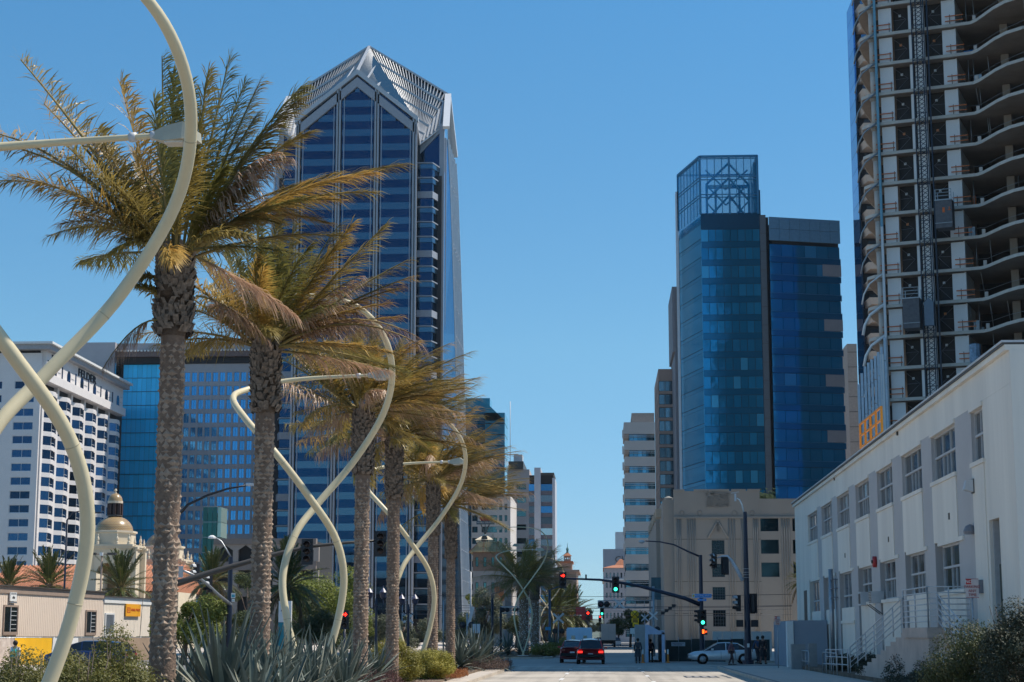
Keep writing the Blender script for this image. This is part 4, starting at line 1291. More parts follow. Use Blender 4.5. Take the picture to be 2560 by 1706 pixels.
def small_on_wall(name, label, cat, px_, py_, build):
    p = wy(px_, py_)
    t = thing(name, label, cat, (p.x, p.y, p.z)); build(t, p); return t
# wall lamps
def wl(t, p):
    q = MB(); q.bx(p.x - .08, p.x - .002, p.y - .2, p.y + .2, p.z - .25, p.z + .25); q.part("back_plate", m_bronze, t)
    q = MB(); q.add([(p.x - .08, p.y - .2, p.z - .2), (p.x - .08, p.y + .2, p.z - .2), (p.x - .08, p.y + .2, p.z + .22), (p.x - .08, p.y - .2, p.z + .22), (p.x - .38, p.y - .18, p.z - .12), (p.x - .38, p.y + .18, p.z - .12), (p.x - .3, p.y + .18, p.z + .2), (p.x - .3, p.y - .18, p.z + .2)],
        [(0, 1, 2, 3), (7, 6, 5, 4), (0, 4, 5, 1), (1, 5, 6, 2), (2, 6, 7, 3), (3, 7, 4, 0)]); q.part("lamp_housing", m_lgrey, t)
small_on_wall("wall_floodlight", "boxy floodlight high on the white wall between the last two upper windows", "lamp", 2436, 1216, wl)
def dome(t, p):
    q = MB(); q.lathe((p.x - .12, p.y, p.z - .15), [(.22, 0), (.24, .1), (.16, .28), (.03, .34)], 12); q.part("lamp_housing", mat("grey_enamel", (.2, .2, .22), .4), t)
    q = MB(); q.bx(p.x - .1, p.x - .002, p.y - .1, p.y + .1, p.z - .1, p.z + .1); q.part("bracket", m_bronze, t)
small_on_wall("wall_dome_lamp", "grey dome lamp on the pilaster above the tall dark door", "lamp", 2434, 1325, dome)
def bell(t, p):
    q = MB(); q.tube([(p.x - .17, p.y, p.z), (p.x - .004, p.y, p.z)], .27, 14); q.part("gong", mat("alarm_red", (.42, .03, .03), .45), t)
    q = MB(); q.tube([(p.x - .24, p.y, p.z), (p.x - .172, p.y, p.z)], .08, 10); q.part("striker_cover", m_bronze, t)
small_on_wall("alarm_bell", "round red alarm bell on a grey pilaster of the white building", "bell", 2191, 1405, bell)
def mbox(t, p):
    q = MB(); q.bx(p.x - .22, p.x - .002, p.y - .3, p.y + .3, p.z - .22, p.z + .22); q.part("casing", MATS["grey_enamel"], t)
small_on_wall("meter_box", "small grey box on the wall just left of the tall dark door", "box", 2457, 1467, mbox)
def ac(t, p):
    q = MB(); q.bx(p.x - .5, p.x + .1, p.y - .4, p.y + .4, p.z - .28, p.z + .26); q.part("casing", m_lgrey, t)
    for i in range(7):
        q = MB(); q.bx(p.x - .515, p.x - .502, p.y - .36, p.y + .36, p.z - .26 + .075 * i, p.z - .22 + .075 * i); q.part("louvre", m_bronze, t)
    q = MB(); q.beam((p.x - .6, p.y - .35, p.z - .34), (p.x, p.y - .35, p.z - .8), .04); q.beam((p.x - .6, p.y + .35, p.z - .34), (p.x, p.y + .35, p.z - .8), .04); q.part("bracket", m_bronze, t)
small_on_wall("window_air_conditioner", "larger window air conditioner on angled brackets between two lower windows", "air conditioner", 2202, 1493, ac)
def ac2(t, p):
    q = MB(); q.bx(p.x - .35, p.x + .1, p.y - .5, p.y + .4, p.z - .35, p.z + .3); q.part("casing", m_lgrey, t)
    q = MB(); q.bx(p.x - .36, p.x - .352, p.y - .38, p.y + .28, p.z - .28, p.z + .22); q.part("grille", m_bronze, t)
small_on_wall("slim_air_conditioner", "slimmer air conditioner filling the lower left of a window", "air conditioner", 2166, 1496, ac2)
# downpipe and bracketed conduit
p = wy(2092, 1500)
pt = thing("service_mast", "grey service mast with brackets standing against the white wall", "mast", (p.x - .35, p.y, .2))
ztp = wy(2090, 1423).z
q = MB(); q.tube([(p.x - .3, p.y, .2), (p.x - .3, p.y, ztp)], .13, 10); q.part("pipe", m_steel, pt)
q = MB(); q.tube([(p.x - .12, p.y - .5, .2), (p.x - .12, p.y - .5, ztp - .5)], .05, 8); q.part("conduit", m_steel, pt)
for dz in (.6, 1.1, 1.6):
    q = MB(); q.beam((p.x - .35, p.y - .7, ztp - dz), (p.x - .002, p.y - .7, ztp - dz), .06); q.beam((p.x - .3, p.y - .7, ztp - dz), (p.x - .3, p.y + .2, ztp - dz), .07); q.part("insulator_bracket", MATS["grey_enamel"], pt)
# landing and stairs against the wall
m_land = mat("stained_landing_concrete", (.56, .46, .40), .9, col2=(.40, .33, .29), scale=.9, bump=.2)
ST = thing("entrance_stair", "concrete landing with two stair flights and tubular railings against the white wall", "stair", (11.6, 62, 0.1))
lx0 = 10.85; ly0, ly1 = 60.3, 65.2; lz = 2.25
q = MB(); q.bx(lx0, WX - .01, ly0, ly1, 0, lz - .35); q.part("landing_block", m_land, ST)
q = MB(); q.bx(lx0 - .06, WX - .01, ly0 - .06, ly1 + .05, lz - .345, lz); q.part("landing_slab", m_land, ST)
for i in range(12):
    y0 = ly1 + .06 + i * 1.25
    q = MB(); q.bx(lx0 + .1, WX - .01, y0, y0 + 1.24, 0, max(.15, lz - .17 * (i + 1))); q.part("step", m_land, ST)
for i in range(10):
    y1 = ly0 - .07 - i * .8
    q = MB(); q.bx(lx0 + .3, WX - .01, y1 - .79, y1, 0, max(.15, lz - .21 * (i + 1))); q.part("step", m_land, ST)
def rail_run(a, c, n_bar, h, posts, parent, r=.024, m=m_lgrey):
    a = Vector(a); c = Vector(c)
    for k in range(n_bar):
        z = h * (k + 1) / n_bar
        q = MB(); q.tube([a + Vector((0, 0, z)), c + Vector((0, 0, z))], r, 6); q.part("rail", m, parent)
    for k in range(posts + 1):
        p = a.lerp(c, k / posts)
        q = MB(); q.tube([p, p + Vector((0, 0, h))], r * 1.25, 6); q.part("post", m, parent)
rail_run((lx0, ly0, lz), (lx0, ly1, lz), 7, 1.35, 2, ST)
rail_run((lx0, ly0, lz), (WX - .5, ly0, lz), 7, 1.35, 2, ST)
rail_run((lx0, ly1, lz), (lx0 + .1, ly1 + 15.2, .35), 5, 1.1, 6, ST)
rail_run((lx0, ly1 + 15.2, .35), (lx0, ly1 + 23, .3), 3, 1.0, 4, ST)
rail_run((lx0 + .3, ly0 - .1, lz), (lx0 + .3, ly0 - 8.2, .25), 5, 1.1, 3, ST)
# loop railings by the pavement
for i, (x, ya, yb_) in enumerate(((10.9, 96, 102.5), (10.9, 84.5, 90))):
    q = MB(); q.tube([(x, ya, .1), (x, ya, 1.0), (x, ya + .25, 1.15), (x, yb_ - .25, 1.15), (x, yb_, 1.0), (x, yb_, .1)], .035, 6)
    q.tube([(x, ya, .6), (x, yb_, .6)], .025, 6)
    for k in range(1, 4): q.tube([(x, ya + (yb_ - ya) * k / 4, .1), (x, ya + (yb_ - ya) * k / 4, 1.15)], .025, 6)
    q.top("loop_railing", m_steel, ["looped grey handrail by the far end of the white building", "looped grey handrail in front of the low ramp and pots"][i], "railing", loc=(x, ya, .1))
q = MB(); x = 10.6; q.tube([(x, 58.2, .1), (x, 58.2, 1.25), (x, 57.9, 1.4), (x, 56.9, 1.4), (x, 56.6, 1.25), (x, 56.6, .8)], .04, 6); q.tube([(x, 57.4, .1), (x, 57.4, 1.4)], .035, 6); q.tube([(x, 56.6, .8), (x, 58.2, .8)], .03, 6)
q.top("stub_railing", m_steel, "short looped steel rail in the dark planting in front of the concrete landing", "railing", loc=(x, 57, .1))
# orange guard frame on the roof
OG = thing("roof_guard_frame", "bright orange guard frame leaning on the white building's roof edge", "guard rail", (WX + .6, wy(2140, 1130).y, zt))
ya, yb_ = wy(2126, 1140).y, wy(2174, 1100).y
hh = 1.95
m_og = mat("orange_guard_paint", (.85, .30, .01), .5, var=.05)
n = 4
for i in range(n + 1):
    y = ya + (yb_ - ya) * i / n
    q = MB(); q.beam((WX + .9, y, zt), (WX + .9, y, zt + hh), .11); q.part("upright", m_og, OG)
for k in range(4):
    q = MB(); q.beam((WX + .9, ya, zt + .06 + (hh - .1) * k / 3), (WX + .9, yb_, zt + .06 + (hh - .1) * k / 3), .09); q.part("bar", m_og, OG)
# low grey walls and hoardings past the far end
q = MB(); q.bx(11.15, 13.1, 105.6, 118, 0, 2.85); q.top("blue_grey_wall", mat("blue_grey_wall_paint", (.30, .34, .40), .8, col2=(.24, .28, .34), scale=.3), "plain blue grey wall panel at the far corner of the white building", "wall", loc=(11.9, 112, 0))
q = MB(); q.bx(10.75, 11.12, 105.5, 106.3, 0, 2.8); q.top("white_wall_end", m_white, "narrow white wall end beside the blue grey wall panel", "wall", loc=(10.9, 106, 0))
q = MB(); q.bx(11.15, 11.6, 98.2, 98.6, 0.1, 1.55); q.bx(10.35, 11.12, 99.4, 99.9, .1, 1.5); q.top("utility_cabinet", mat("cabinet_grey", (.24, .26, .27), .6), "small grey utility cabinet by the loop handrail", "cabinet", loc=(10.8, 99.6, .1))

# ===== sandy deco building with flutes
Yd = 250.0
X0 = at(1686, 1400, Yd).x; X1 = at(2010, 1400, Yd).x
xs_ = at(1899, 1240, Yd).x
zt1, zt2 = at(1780, 1228, Yd).z, at(1950, 1247, Yd).z
m_deco = mat("sand_cast_concrete", (.31, .295, .27), .9, col2=(.26, .25, .23), scale=.15, bump=.1, bscale=2)
T6 = thing("fluted_deco_building", "sand coloured windowless deco building with fluted panels behind the signal mast", "building", (X0, Yd, 0))
def dX(px_): return at(px_, 1400, Yd).x
def dZ(py_, px_=1800): return at(px_, py_, Yd).z
cg = [(dX(1780) - X0, dX(1812) - X0), (dX(1903) - X0, dX(1948) - X0), (dX(1983) - X0, dX(2006) - X0)]
g_d = glass("deco_window_glass", (.010, .032, .042), .08, objvar=.5, metal=.6)
m_grid = mat("iron_grid", (.02, .04, .06), .5)
# front wall in two parts around its openings
rowsA = sorted([(dZ(1386), dZ(1351)), (dZ(1443), dZ(1410)), (dZ(1500), dZ(1468)), (dZ(1567), dZ(1525))])
rowsB = sorted([(dZ(1329), dZ(1294)), (dZ(1385), dZ(1350)), (dZ(1443), dZ(1407))])
facade(T6, (X0, Yd), (1, 0), xs_ - X0, 0, zt1, [cg[0]], rowsA, m_deco, g_d, m_grid, t=.6, nx=5, nz=5, fw=.09)
facade(T6, (xs_ + .01, Yd), (1, 0), X1 - xs_ - .01, 0, zt2, [(cg[1][0] - (xs_ - X0), cg[1][1] - (xs_ - X0)), (cg[2][0] - (xs_ - X0), cg[2][1] - (xs_ - X0))], rowsB, m_deco, g_d, m_grid, t=.6, fw=.04)
q = MB(); q.bx(X0 + .61, xs_, Yd + .65, Yd + 60, 0, zt1 - .3); q.part("core", m_dim, T6)
q = MB(); q.bx(xs_ + .02, X1 - .1, Yd + .65, Yd + 40, 0, zt2 - .3); q.part("core", m_dim, T6)
q = MB(); q.bx(X0 - 1.5, X0 + .6, Yd + .61, Yd + 60, 0, zt1 - 1.2); q.part("street_wall", m_deco, T6)
q = MB(); q.bx(X0 - 2.1, X0 + 0, Yd + 14, Yd + 60, 0, zt1 - 3.2); q.part("street_wall", m_deco, T6)
for a in ((1692, 1705), (1718, 1742), (1820, 1841), (1853, 1868), (1884, 1898), (1954, 1978)):
    xa, xb = dX(a[0]), dX(a[1]); n = max(3, int((xb - xa) / .32))
    for i in range(n):
        x = xa + (xb - xa) * (i + .5) / n
        q = MB(); q.tube([(x, Yd - .02, 0), (x, Yd - .02, dZ(1297))], .11, 6); q.part("flute", m_deco, T6)
q = MB(); q.bx(X0 - .02, X1, Yd - .22, Yd - .004, dZ(1297) + .0, dZ(1292)); q.part("dentil_course", m_deco, T6)
x = X0
while x < X1:
    q = MB(); q.bx(x, x + .3, Yd - .3, Yd - .225, dZ(1297) + .02, dZ(1292) - .02); q.part("dentil", m_deco, T6); x += .85
for px_ in (1707, 1751, 1839, 1883):
    c = (dX(px_), Yd, dZ(1283, px_))
    q = MB(); q.tube([(c[0] + .32 * cos(a), Yd - .03, c[2] + .32 * sin(a)) for a in [2 * pi * j / 16 for j in range(17)]], .05, 5, cap=False); q.part("roundel", m_deco, T6)
for k, (px_, w) in enumerate(((1700, 14), (1755, 18), (1800, 26), (1850, 18), (1888, 16))):
    q = MB(); q.bx(dX(px_ - w), dX(px_ + w), Yd - .1, Yd + .4, zt1, zt1 + .25); q.part("parapet_crest", m_deco, T6)
# ornament: arch of relief over the window and a speckled frieze
q = MB(); rr = random.Random(4)
for i in range(240):
    x = rr.uniform(dX(1768), dX(1826)); z = rr.uniform(dZ(1268), dZ(1231))
    q.box((x, Yd - .06, z), (.12, .14, .12))
q.part("relief_frieze", m_deco, T6, stuff=True)
q = MB()
for s in (-1, 1):
    pts = [(dX(1796) + s * (dX(1796 + dx) - dX(1796)), Yd - .05, dZ(y_)) for dx, y_ in ((2, 1305), (8, 1316), (15, 1328), (20, 1336), (25, 1346))]
    q.tube(pts, .16, 6)
for i in range(7): q.box((dX(1796), Yd - .1, dZ(1306 + 4 * i)), (.45 if i % 2 else .3, .2, .35))
q.part("relief_ornament", m_deco, T6)
for py_ in (1349, 1455, 1535):
    q = MB(); q.bx(X0, xs_, Yd - .004, Yd - .001, dZ(py_), dZ(py_) + .07); q.part("wall_joint", m_bronze, T6)
# merlons on the street side; lighter sand stands in for sunlight
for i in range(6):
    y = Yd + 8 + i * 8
    q = MB(); q.bx(X0 - 2.3, X0 - 1.5, y, y + 3, zt1 - 3.15 - .0, zt1 - 1.9); q.part("merlon", mat("painted_sunlit_sand", (.42, .36, .28), .9), T6)
q = MB(); q.lathe((dX(1685), Yd + 18, zt1 - 1.2), [(.9, 0), (.9, .6), (.6, 1.2), (.7, 1.6), (.1, 1.9)], 10); q.part("roof_vent", m_deco, T6)
# planting on its lower roof
PB = MB(); rr = random.Random(8)
for i in range(260):
    x = rr.uniform(dX(1903), dX(1945)); z = zt2 + abs(rr.gauss(0, .5)); y = Yd + 2 + rr.uniform(0, 2)
    PB.add([(x, y, z), (x + rr.uniform(-.3, .3), y, z + .3), (x + .25, y + .1, z + .1)], [(0, 1, 2)])
PB.top("rooftop_plant", mat("roof_leaf", (.10, .14, .06), .8, var=.3), "low green planting on the deco building's lower roof", "plant", loc=(dX(1924), Yd + 3, zt2), kind="stuff")

# ===== dark residential tower with stacked balconies
Yr = 312.0
X0 = at(2131, 20, Yr).x
T7 = thing("balcony_tower", "dark apartment tower with a stack of pale balconies and a blue glass edge", "tower", (X0, Yr, 0))
ztop = 118.0
g_bl = glass("balcony_tower_glass", (.10, .22, .44), .08, objvar=.25)
m_bal = mat("pale_balcony_concrete", (.58, .46, .37), .85, var=.06)
q = MB(); q.bx(X0 + .31, X0 + 30, Yr + 1.5, Yr + 7.5, 0, ztop); q.part("core", mat("charcoal_panel", (.035, .035, .04), .7), T7)
ph = (at(2150, 20, Yr).z - at(2150, 188, Yr).z) / 4
z = 2.0
while z < ztop - 3:
    q = MB(); q.bx(X0, X0 + .3, Yr, Yr + 7.5, z + .04, z + ph - .04); q.part("glass_edge", g_bl, T7)
    q = MB()
    w0, w1 = X0 + .5, X0 + 3.6
    q.add([(w0 + .2, Yr + 1.6, z), (w1, Yr + 1.6, z), (w1, Yr - 1.9, z + .15), (w0 + .9, Yr - 1.9, z + .15), (w0, Yr + 1.6, z + 1.1), (w1, Yr + 1.6, z + 1.1), (w1, Yr - 2.0, z + 1.35), (w0 + .5, Yr - 2.0, z + 1.35)],
        [(3, 2, 1, 0), (4, 5, 6, 7), (0, 1, 5, 4), (1, 2, 6, 5), (2, 3, 7, 6), (3, 0, 4, 7)])
    q.part("balcony", m_bal, T7)
    q = MB(); q.bx(w0 + .6, w1, Yr - 1.9, Yr - 1.85, z + 1.38, z + 2.0); q.part("balcony_glass", glass("balcony_rail_glass", (.12, .2, .28), .1), T7)
    z += ph

# ===== tower under construction
Yo = 191.0
O = Vector((at(2167, 400, Yo).x, Yo, 0))
TH = radians(20)
MU = Matrix.Translation(O) @ Matrix.Rotation(-TH, 4, 'Z')      # local x = along the front, -y = towards the viewer
Ninv = MU.inverted()
def upx(px_, py_=300, n=0.0):
    """distance along the front of the point seen at px,py"""
    d = ray(px_, py_)
    N = Vector((-sin(TH), -cos(TH), 0)); U = Vector((cos(TH), -sin(TH), 0))
    P = O + N * n
    t = (P - CAM).dot(N) / d.dot(N)
    Q = CAM + d * t
    return (Q - O).dot(U), Q.z
za, zb2 = upx(2360, 139)[1], upx(2360, 366)[1]
ph = (za - zb2) / 3
T8 = thing("concrete_frame_tower", "unfinished concrete tower with bare wavy floor slabs and white wall panels", "tower", O)
m_raw = mat("raw_slab_concrete", (.42, .35, .29), .9, col2=(.31, .26, .215), scale=.4, bump=.15)
m_edge = mat("slab_edge_concrete", (.58, .54, .48), .9, var=.1, scale=1)
m_col = mat("round_column_concrete", (.60, .55, .50), .85, var=.1, scale=.6)
m_core = mat("dark_core_wall", (.055, .05, .048), .9, var=.2, scale=.5)
m_pan = mat("white_wall_panel", (.88, .86, .84), .7, var=.04, scale=.4)
m_rr = mat("guard_rail_orange", (.62, .18, .06), .7)
plan = [(-1.2, 12), (-1.2, 6), (-1.0, 3), (-.5, .8), (.5, -.15), (2.2, -.3), (11.9, -.3), (12.6, -.9), (13.6, -2.3), (14.8, -4.0), (16.2, -5.5), (18, -6.5), (20.5, -6.8), (23, -6.2), (25, -4.2), (27, -1.6), (29, -.5), (34, -.4), (37, -3.5), (41, -6.3), (45, -6.5), (49, -3.5), (52, -.5), (78, -.3), (78, 26), (-1.2, 26)]
us = dict(p1=upx(2197, 120), p1b=upx(2230, 120))
u1a, u1b = upx(2198, 150)[0], upx(2231, 150)[0]
u3a, u3b = upx(2357, 150)[0], upx(2391, 150)[0]
u2a, u2b = upx(2273, 150)[0], upx(2281, 150)[0]
nfl = int(za / ph)
z_first = za - ph * nfl
top_k = nfl + 3
FLZ = [z_first + ph * k for k in range(top_k + 18)]
colm = {}
for k, z in enumerate(FLZ):
    if z < 3: continue
    seen = 9 < z < 78
    q = MB(); q.M = MU; q.prism(plan, z - .34, z - .06); q.part("floor_slab", m_raw, T8)
    q = MB(); q.M = MU
    for (a, c) in zip(plan[:-3], plan[1:-2]):
        q.beam((a[0], a[1], z - .2), (c[0], c[1], z - .2), .1, .34)
    q.part("slab_edge", m_edge, T8)
    if not seen: continue
    def piece(nm, m, u0, u1, n0, n1, z0, z1):
        key = (nm, round(u0, 2), round(u1, 2))
        if key not in colm:
            b_ = MB(); b_.bx(0, u1 - u0, n0, n1, 0, z1 - z0); colm[key] = b_.mesh(nm, m)
        inst(nm, colm[key], T8, MU @ Vector((u0, 0, z0)), -TH)
    hgt = ph - .36
    piece("wall_panel", m_pan, u1a, u1b, .25, .4, z - .04, z + hgt - .12)
    piece("wall_panel", m_pan, u3a, u3b, .25, .4, z - .04, z + hgt - .12)
    piece("wall_panel", m_pan, u2a, u2b, .25, .4, z - .04, z + hgt - .12)
    piece("wall_panel", m_pan, upx(2285, 150)[0], upx(2312, 150)[0], .6, .7, z - .04, z + hgt - .12)
    piece("core_wall", m_core, u1b + .05, u3a - .05, 1.3, 1.6, z - .05, z + hgt)
    piece("core_wall", m_core, u3b + .3, 76, 8, 8.3, z - .05, z + hgt)
    piece("core_wall", m_core, .8, u1a + .2, 4, 4.2, z - .05, z + hgt)
    piece("side_wall", m_pan, u3b - .18, u3b, .42, 6, z - .04, z + hgt)
    for u, n_ in ((.95, .55),):
        if "col" not in colm:
            b_ = MB(); b_.smooth = True; b_.lathe((0, 0, 0), [(.36, 0), (.36, ph - .36)], 16)
            colm["col"] = b_.mesh("column", m_col)
        inst("column", colm["col"], T8, MU @ Vector((u, n_, z - .05)))
        if "cap" not in colm:
            b_ = MB(); b_.lathe((0, 0, 0), [(.42, 0), (.52, .3), (.52, .4)], 14); colm["cap"] = b_.mesh("column_cap", m_raw)
        inst("column_cap", colm["cap"], T8, MU @ Vector((u, n_, z + hgt - .42)))
    for u, n_ in ((15.2, 1.2), (19.5, -1.0), (24, 1.0), (30, 2)):
        if "sq" not in colm:
            b_ = MB(); b_.bx(-.4, .4, -.3, .3, 0, ph - .36); colm["sq"] = b_.mesh("column", m_raw)
        inst("column", colm["sq"], T8, MU @ Vector((u, n_, z - .05)), -TH)
    # guard rails of red-brown timber on posts
    for (ua, ub) in ((u1a - .9 + .2, u1b - .1), (u3a + .4, u3b + .9)):
        q = MB(); q.M = MU
        q.beam((ua, .05, z + .45), (ub, .05, z + .45), .07, .1); q.beam((ua, .05, z + 1.0), (ub, .05, z + 1.0), .07, .1)
        q.part("guard_rail", m_rr, T8)
        q = MB(); q.M = MU; q.beam((ua + .5, .1, z - .05), (ua + .5, .1, z + 1.2), .06); q.beam((ub - .15, .1, z - .05), (ub - .15, .1, z + 1.2), .06); q.part("guard_post", m_bronze, T8)
    # cross cables and little lamps in the bays
    for (ua, ub) in ((u1b + .1, u2a - .1), (upx(2318, 150)[0], u3a - .1)):
        q = MB(); q.M = MU
        um = ub - .2 if ua < 5 else ua + .2; uo = ua if ua < 5 else ub
        q.tube([(uo, .7, z + hgt - .3), (um, .7, z + hgt * .5)], .02, 4); q.tube([(uo, .7, z + .1), (um, .7, z + hgt * .5)], .02, 4); q.tube([(uo, .7, z + hgt * .5), (um, .7, z + hgt * .52)], .02, 4)
        q.part("brace_cable", MATS["grey_enamel"], T8)
        q = MB(); q.M = MU; q.box(((ua + ub) / 2 - .15, 1.2, z + hgt * .72), (.26, .08, .26)); q.part("site_notice", m_white if k % 3 else mat("notice_orange", (.8, .3, .1), .6), T8)
    # curved white brace on the left column line
    q = MB(); q.M = MU
    pts = [(-1.1 + .1, -.3, z - ph + .2), (-.75, -.35, z - ph * .62), (-.1, -.4, z - ph * .3), (u1a - .35, -.4, z)]
    q.tube([(p[0], p[1], p[2]) for p in pts], .09 if z > 40 else .16, 6); q.part("curved_brace", m_pan if z < 42 else m_steel, T8)
    q = MB(); q.M = MU; q.box((12.3, -.2, z + .3), (.35, .3, .6)); q.part("edge_block", m_col, T8)
    ck = random.Random(900 + k)
    for j_ in range(5):
        uu = ck.choice([ck.uniform(10.2, 12), ck.uniform(13, 26)]); nn = ck.uniform(1.5, 6)
        q = MB(); q.M = MU; w_ = ck.uniform(.3, 1.1); q.bx(uu, uu + w_, nn, nn + .6, z - .05, z + ck.uniform(.4, 1.5)); q.part("stored_material", ck.choice([m_edge, m_core, m_rr, m_steel, MATS["sign_blue"], m_lgrey]), T8)
    for j_ in range(4):
        uu = ck.uniform(10, 27); q = MB(); q.M = MU; q.tube([(uu, ck.uniform(.8, 5), z - .05), (uu, ck.uniform(.8, 1.5), z + hgt)], .045, 5); q.part("shoring_prop", m_steel, T8)
    q = MB(); q.M = MU; q.tube([(9.9, .9, z + 1.0), (12.5, .5, z + .95), (15, -2.6, z + 1.0), (18, -5.4, z + .95), (24, -4, z + 1.0)], .022, 4); q.part("edge_cable", m_steel, T8)
    if k % 2: 
        q = MB(); q.M = MU; q.tube([(upx(2415, 150)[0], 1.5, z), (upx(2415, 150)[0], 1.5, z + hgt)], .05, 5); q.part("prop", m_steel, T8)
# facade fin: blue above, white below
uf = upx(2200, 92, .5)[0]
zsplit = upx(2218, 566, .5)[1]
q = MB(); q.M = MU; q.bx(u1a - .38, u1a - .12, -.65, -.35, zsplit, 80); q.part("facade_fin", mat("film_blue_fin", (.16, .38, .50), .5), T8)
q = MB(); q.M = MU; q.bx(u1a - .38, u1a - .12, -.65, -.35, 2, zsplit - .01); q.part("facade_fin", m_alumw, T8)
# rising curve of white louvre blades
for i in range(9):
    u = -1.6 + .36 * i
    zt_ = upx(2176 + 7 * i, 960 - [0, 28, 45, 55, 63, 72, 82, 95, 120, 130][i], 1)[1]
    for j in range(6):
        zb0 = zt_ - (j + 1) * 2.6
        q = MB(); q.M = MU; q.bx(u, u + .27, -1.3 + .06 * i, -1.05 + .06 * i, zb0 + .03, zb0 + 2.57); q.part("louvre_blade", mat("pale_blue_blade", (.46, .55, .64), .4, metal=.2), T8)
q = MB(); q.M = MU
for i in range(3):
    ub_ = u1a - 1.25 + .28 * i
    q.bx(ub_, ub_ + .2, -.9, -.7, 2, upx(2235, 885, .7)[1])
q.part("white_blade", m_alumw, T8)
# hoist mast: lattice of four chords and zigzag bracing
um0, um1 = upx(2283, 150, 2)[0], upx(2313, 150, 2)[0]
HM = thing("hoist_mast", "dark lattice hoist mast climbing the front of the unfinished tower", "mast", MU @ Vector((um0, -1.6, 0)))
chords = [(um0, -2.2), (um0 + .32, -1.4), (um1 - .32, -1.4), (um1, -2.2)]
for (u, n_) in chords:
    q = MB(); q.M = MU; q.beam((u, n_, 2), (u, n_, 84), .11); q.part("mast_chord", m_navy, HM)
q = MB(); q.M = MU
q.beam((um1 + .35, -1.9, 2), (um1 + .35, -1.9, 84), .16); q.part("guide_rail", m_navy, HM)
z = 8.0
while z < 76:
    q = MB(); q.M = MU
    for i in range(4):
        a, c = um0 + .32, um1 - .32
        zz = z + i * .5
        q.beam((a, -1.4, zz), (c, -1.4, zz + .5), .055); q.beam((c, -1.4, zz), (a, -1.4, zz + .5), .055)
        q.beam((um0, -2.2, zz), (um0 + .32, -1.4, zz + .5), .05)
    q.beam((um0, -2.2, z), (um1, -2.2, z), .07)
    q.part("mast_lattice", m_navy, HM); z += 2.0
def hoist(label, pxc, pyc, w, h, lit):
    u, z = upx(pxc, pyc, 2)
    H = thing("hoist_cage", label, "hoist", MU @ Vector((u, -2, z - h / 2)), "hoist cages on the mast")
    mg = mat("cage_mesh_grey", (.13, .13, .14), .7, var=.2, scale=3)
    q = MB(); q.M = MU; q.bx(u - w / 2, u + w / 2, -3.2, -1.5, z - h / 2, z + h / 2); q.part("cage_body", mg, H)
    for a in (-w / 2, w / 2 - .08):
        for n_ in (-3.2, -1.6):
            q = MB(); q.M = MU; q.beam((u + a + .04, n_ + .04, z + h / 2), (u + a + .04, n_ + .04, z + h / 2 + 1.1), .07); q.part("post", m_steel, H)
    for dz in (.4, .75, 1.1):
        q = MB(); q.M = MU; q.beam((u - w / 2, -3.2, z + h / 2 + dz), (u + w / 2, -3.2, z + h / 2 + dz), .05); q.part("rail", m_steel, H)
    q = MB(); q.M = MU; q.bx(u - w / 2 - .05, u + w / 2 + .05, -3.27, -3.2, z + h / 2 - .1, z + h / 2 + .02); q.bx(u - w / 2 - .05, u + w / 2 + .05, -3.27, -3.2, z - h * .34, z - h * .34 + .06); q.part("trim", m_steel, H)
    if lit:
        q = MB(); q.M = MU; q.bx(u - .12, u + .12, -3.24, -3.21, z + .1, z + .65); q.bx(u + .45, u + .75, -3.24, -3.21, z + .3, z + .38); q.bx(u + .56, u + .63, -3.24, -3.21, z + .3, z + .7); q.part("orange_marks", mat("hoist_orange", (.75, .16, .03), .6), H)
hoist("upper hoist cage with orange marks, right of the mast", 2364, 540, 1.75, 3.1, True)
hoist("lower plain hoist cage left of the mast", 2283, 787, 1.75, 3.3, False)
u, z = upx(2326, 785, 2)
q = MB(); q.M = MU; q.add([(u - .5, -2.9, z - 1.4), (u + .5, -2.9, z - 1.4), (u + .5, -2.9, z + 1.1), (u, -2.9, z + 1.6), (u - .5, -2.9, z + 1.1), (u - .5, -2.4, z - 1.4), (u + .5, -2.4, z - 1.4), (u + .5, -2.4, z + 1.1), (u, -2.4, z + 1.6), (u - .5, -2.4, z + 1.1)],
    [(0, 1, 2, 3, 4), (9, 8, 7, 6, 5), (0, 5, 6, 1), (1, 6, 7, 2), (2, 7, 8, 3), (3, 8, 9, 4), (4, 9, 5, 0)])
q.top("hoist_machine_cover", mat("cover_blue_grey", (.17, .22, .28), .6), "flat blue grey machine cover on the lower part of the hoist mast", "cover", loc=MU @ Vector((u, -2.4, z - 1.4)))
# blue wrapped bundle and plywood pieces by the slab edge
u, z = upx(2440, 886, 0)
q = MB(); q.M = MU; q.lathe((u, -.6, z - 1.0), [(.55, 0), (.62, .5), (.58, 1.2), (.62, 1.9), (.5, 2.0)], 10)
q.top("wrapped_bundle", mat("blue_wrap_film", (.25, .38, .52), .4, var=.5, scale=3), "pale blue wrapped bundle on a bare slab just above the white roof line", "bundle", loc=MU @ Vector((u, -.6, z - 1)))
# unseen block added out of frame to the right, to shade the junction
T9 = block("added_shade_block", "added unseen block beyond the right edge, placed to shade the junction", 42, 78, 116.5, 168, 96, mat("shade_block_panel", (.4, .4, .4), .8), m_darkglass, m_bronze,
     front=dict(cols=regular(6, 0, 36, .7), rows=rows_of(4, 8, 4, 11)), left=dict(cols=regular(8, 0, 48, .7), rows=rows_of(4, 8, 4, 11)))

facade(T9, (78, 168.6), (-1, 0), 36, 0, 96, regular(12, 0, 36, .6), rows_of(4, 4, 2.2, 22), mat("shade_block_back_panel", (.38, .33, .27), .8), m_darkglass, m_bronze, t=.5)  # back face added to the unseen block for the glass tower's reflections
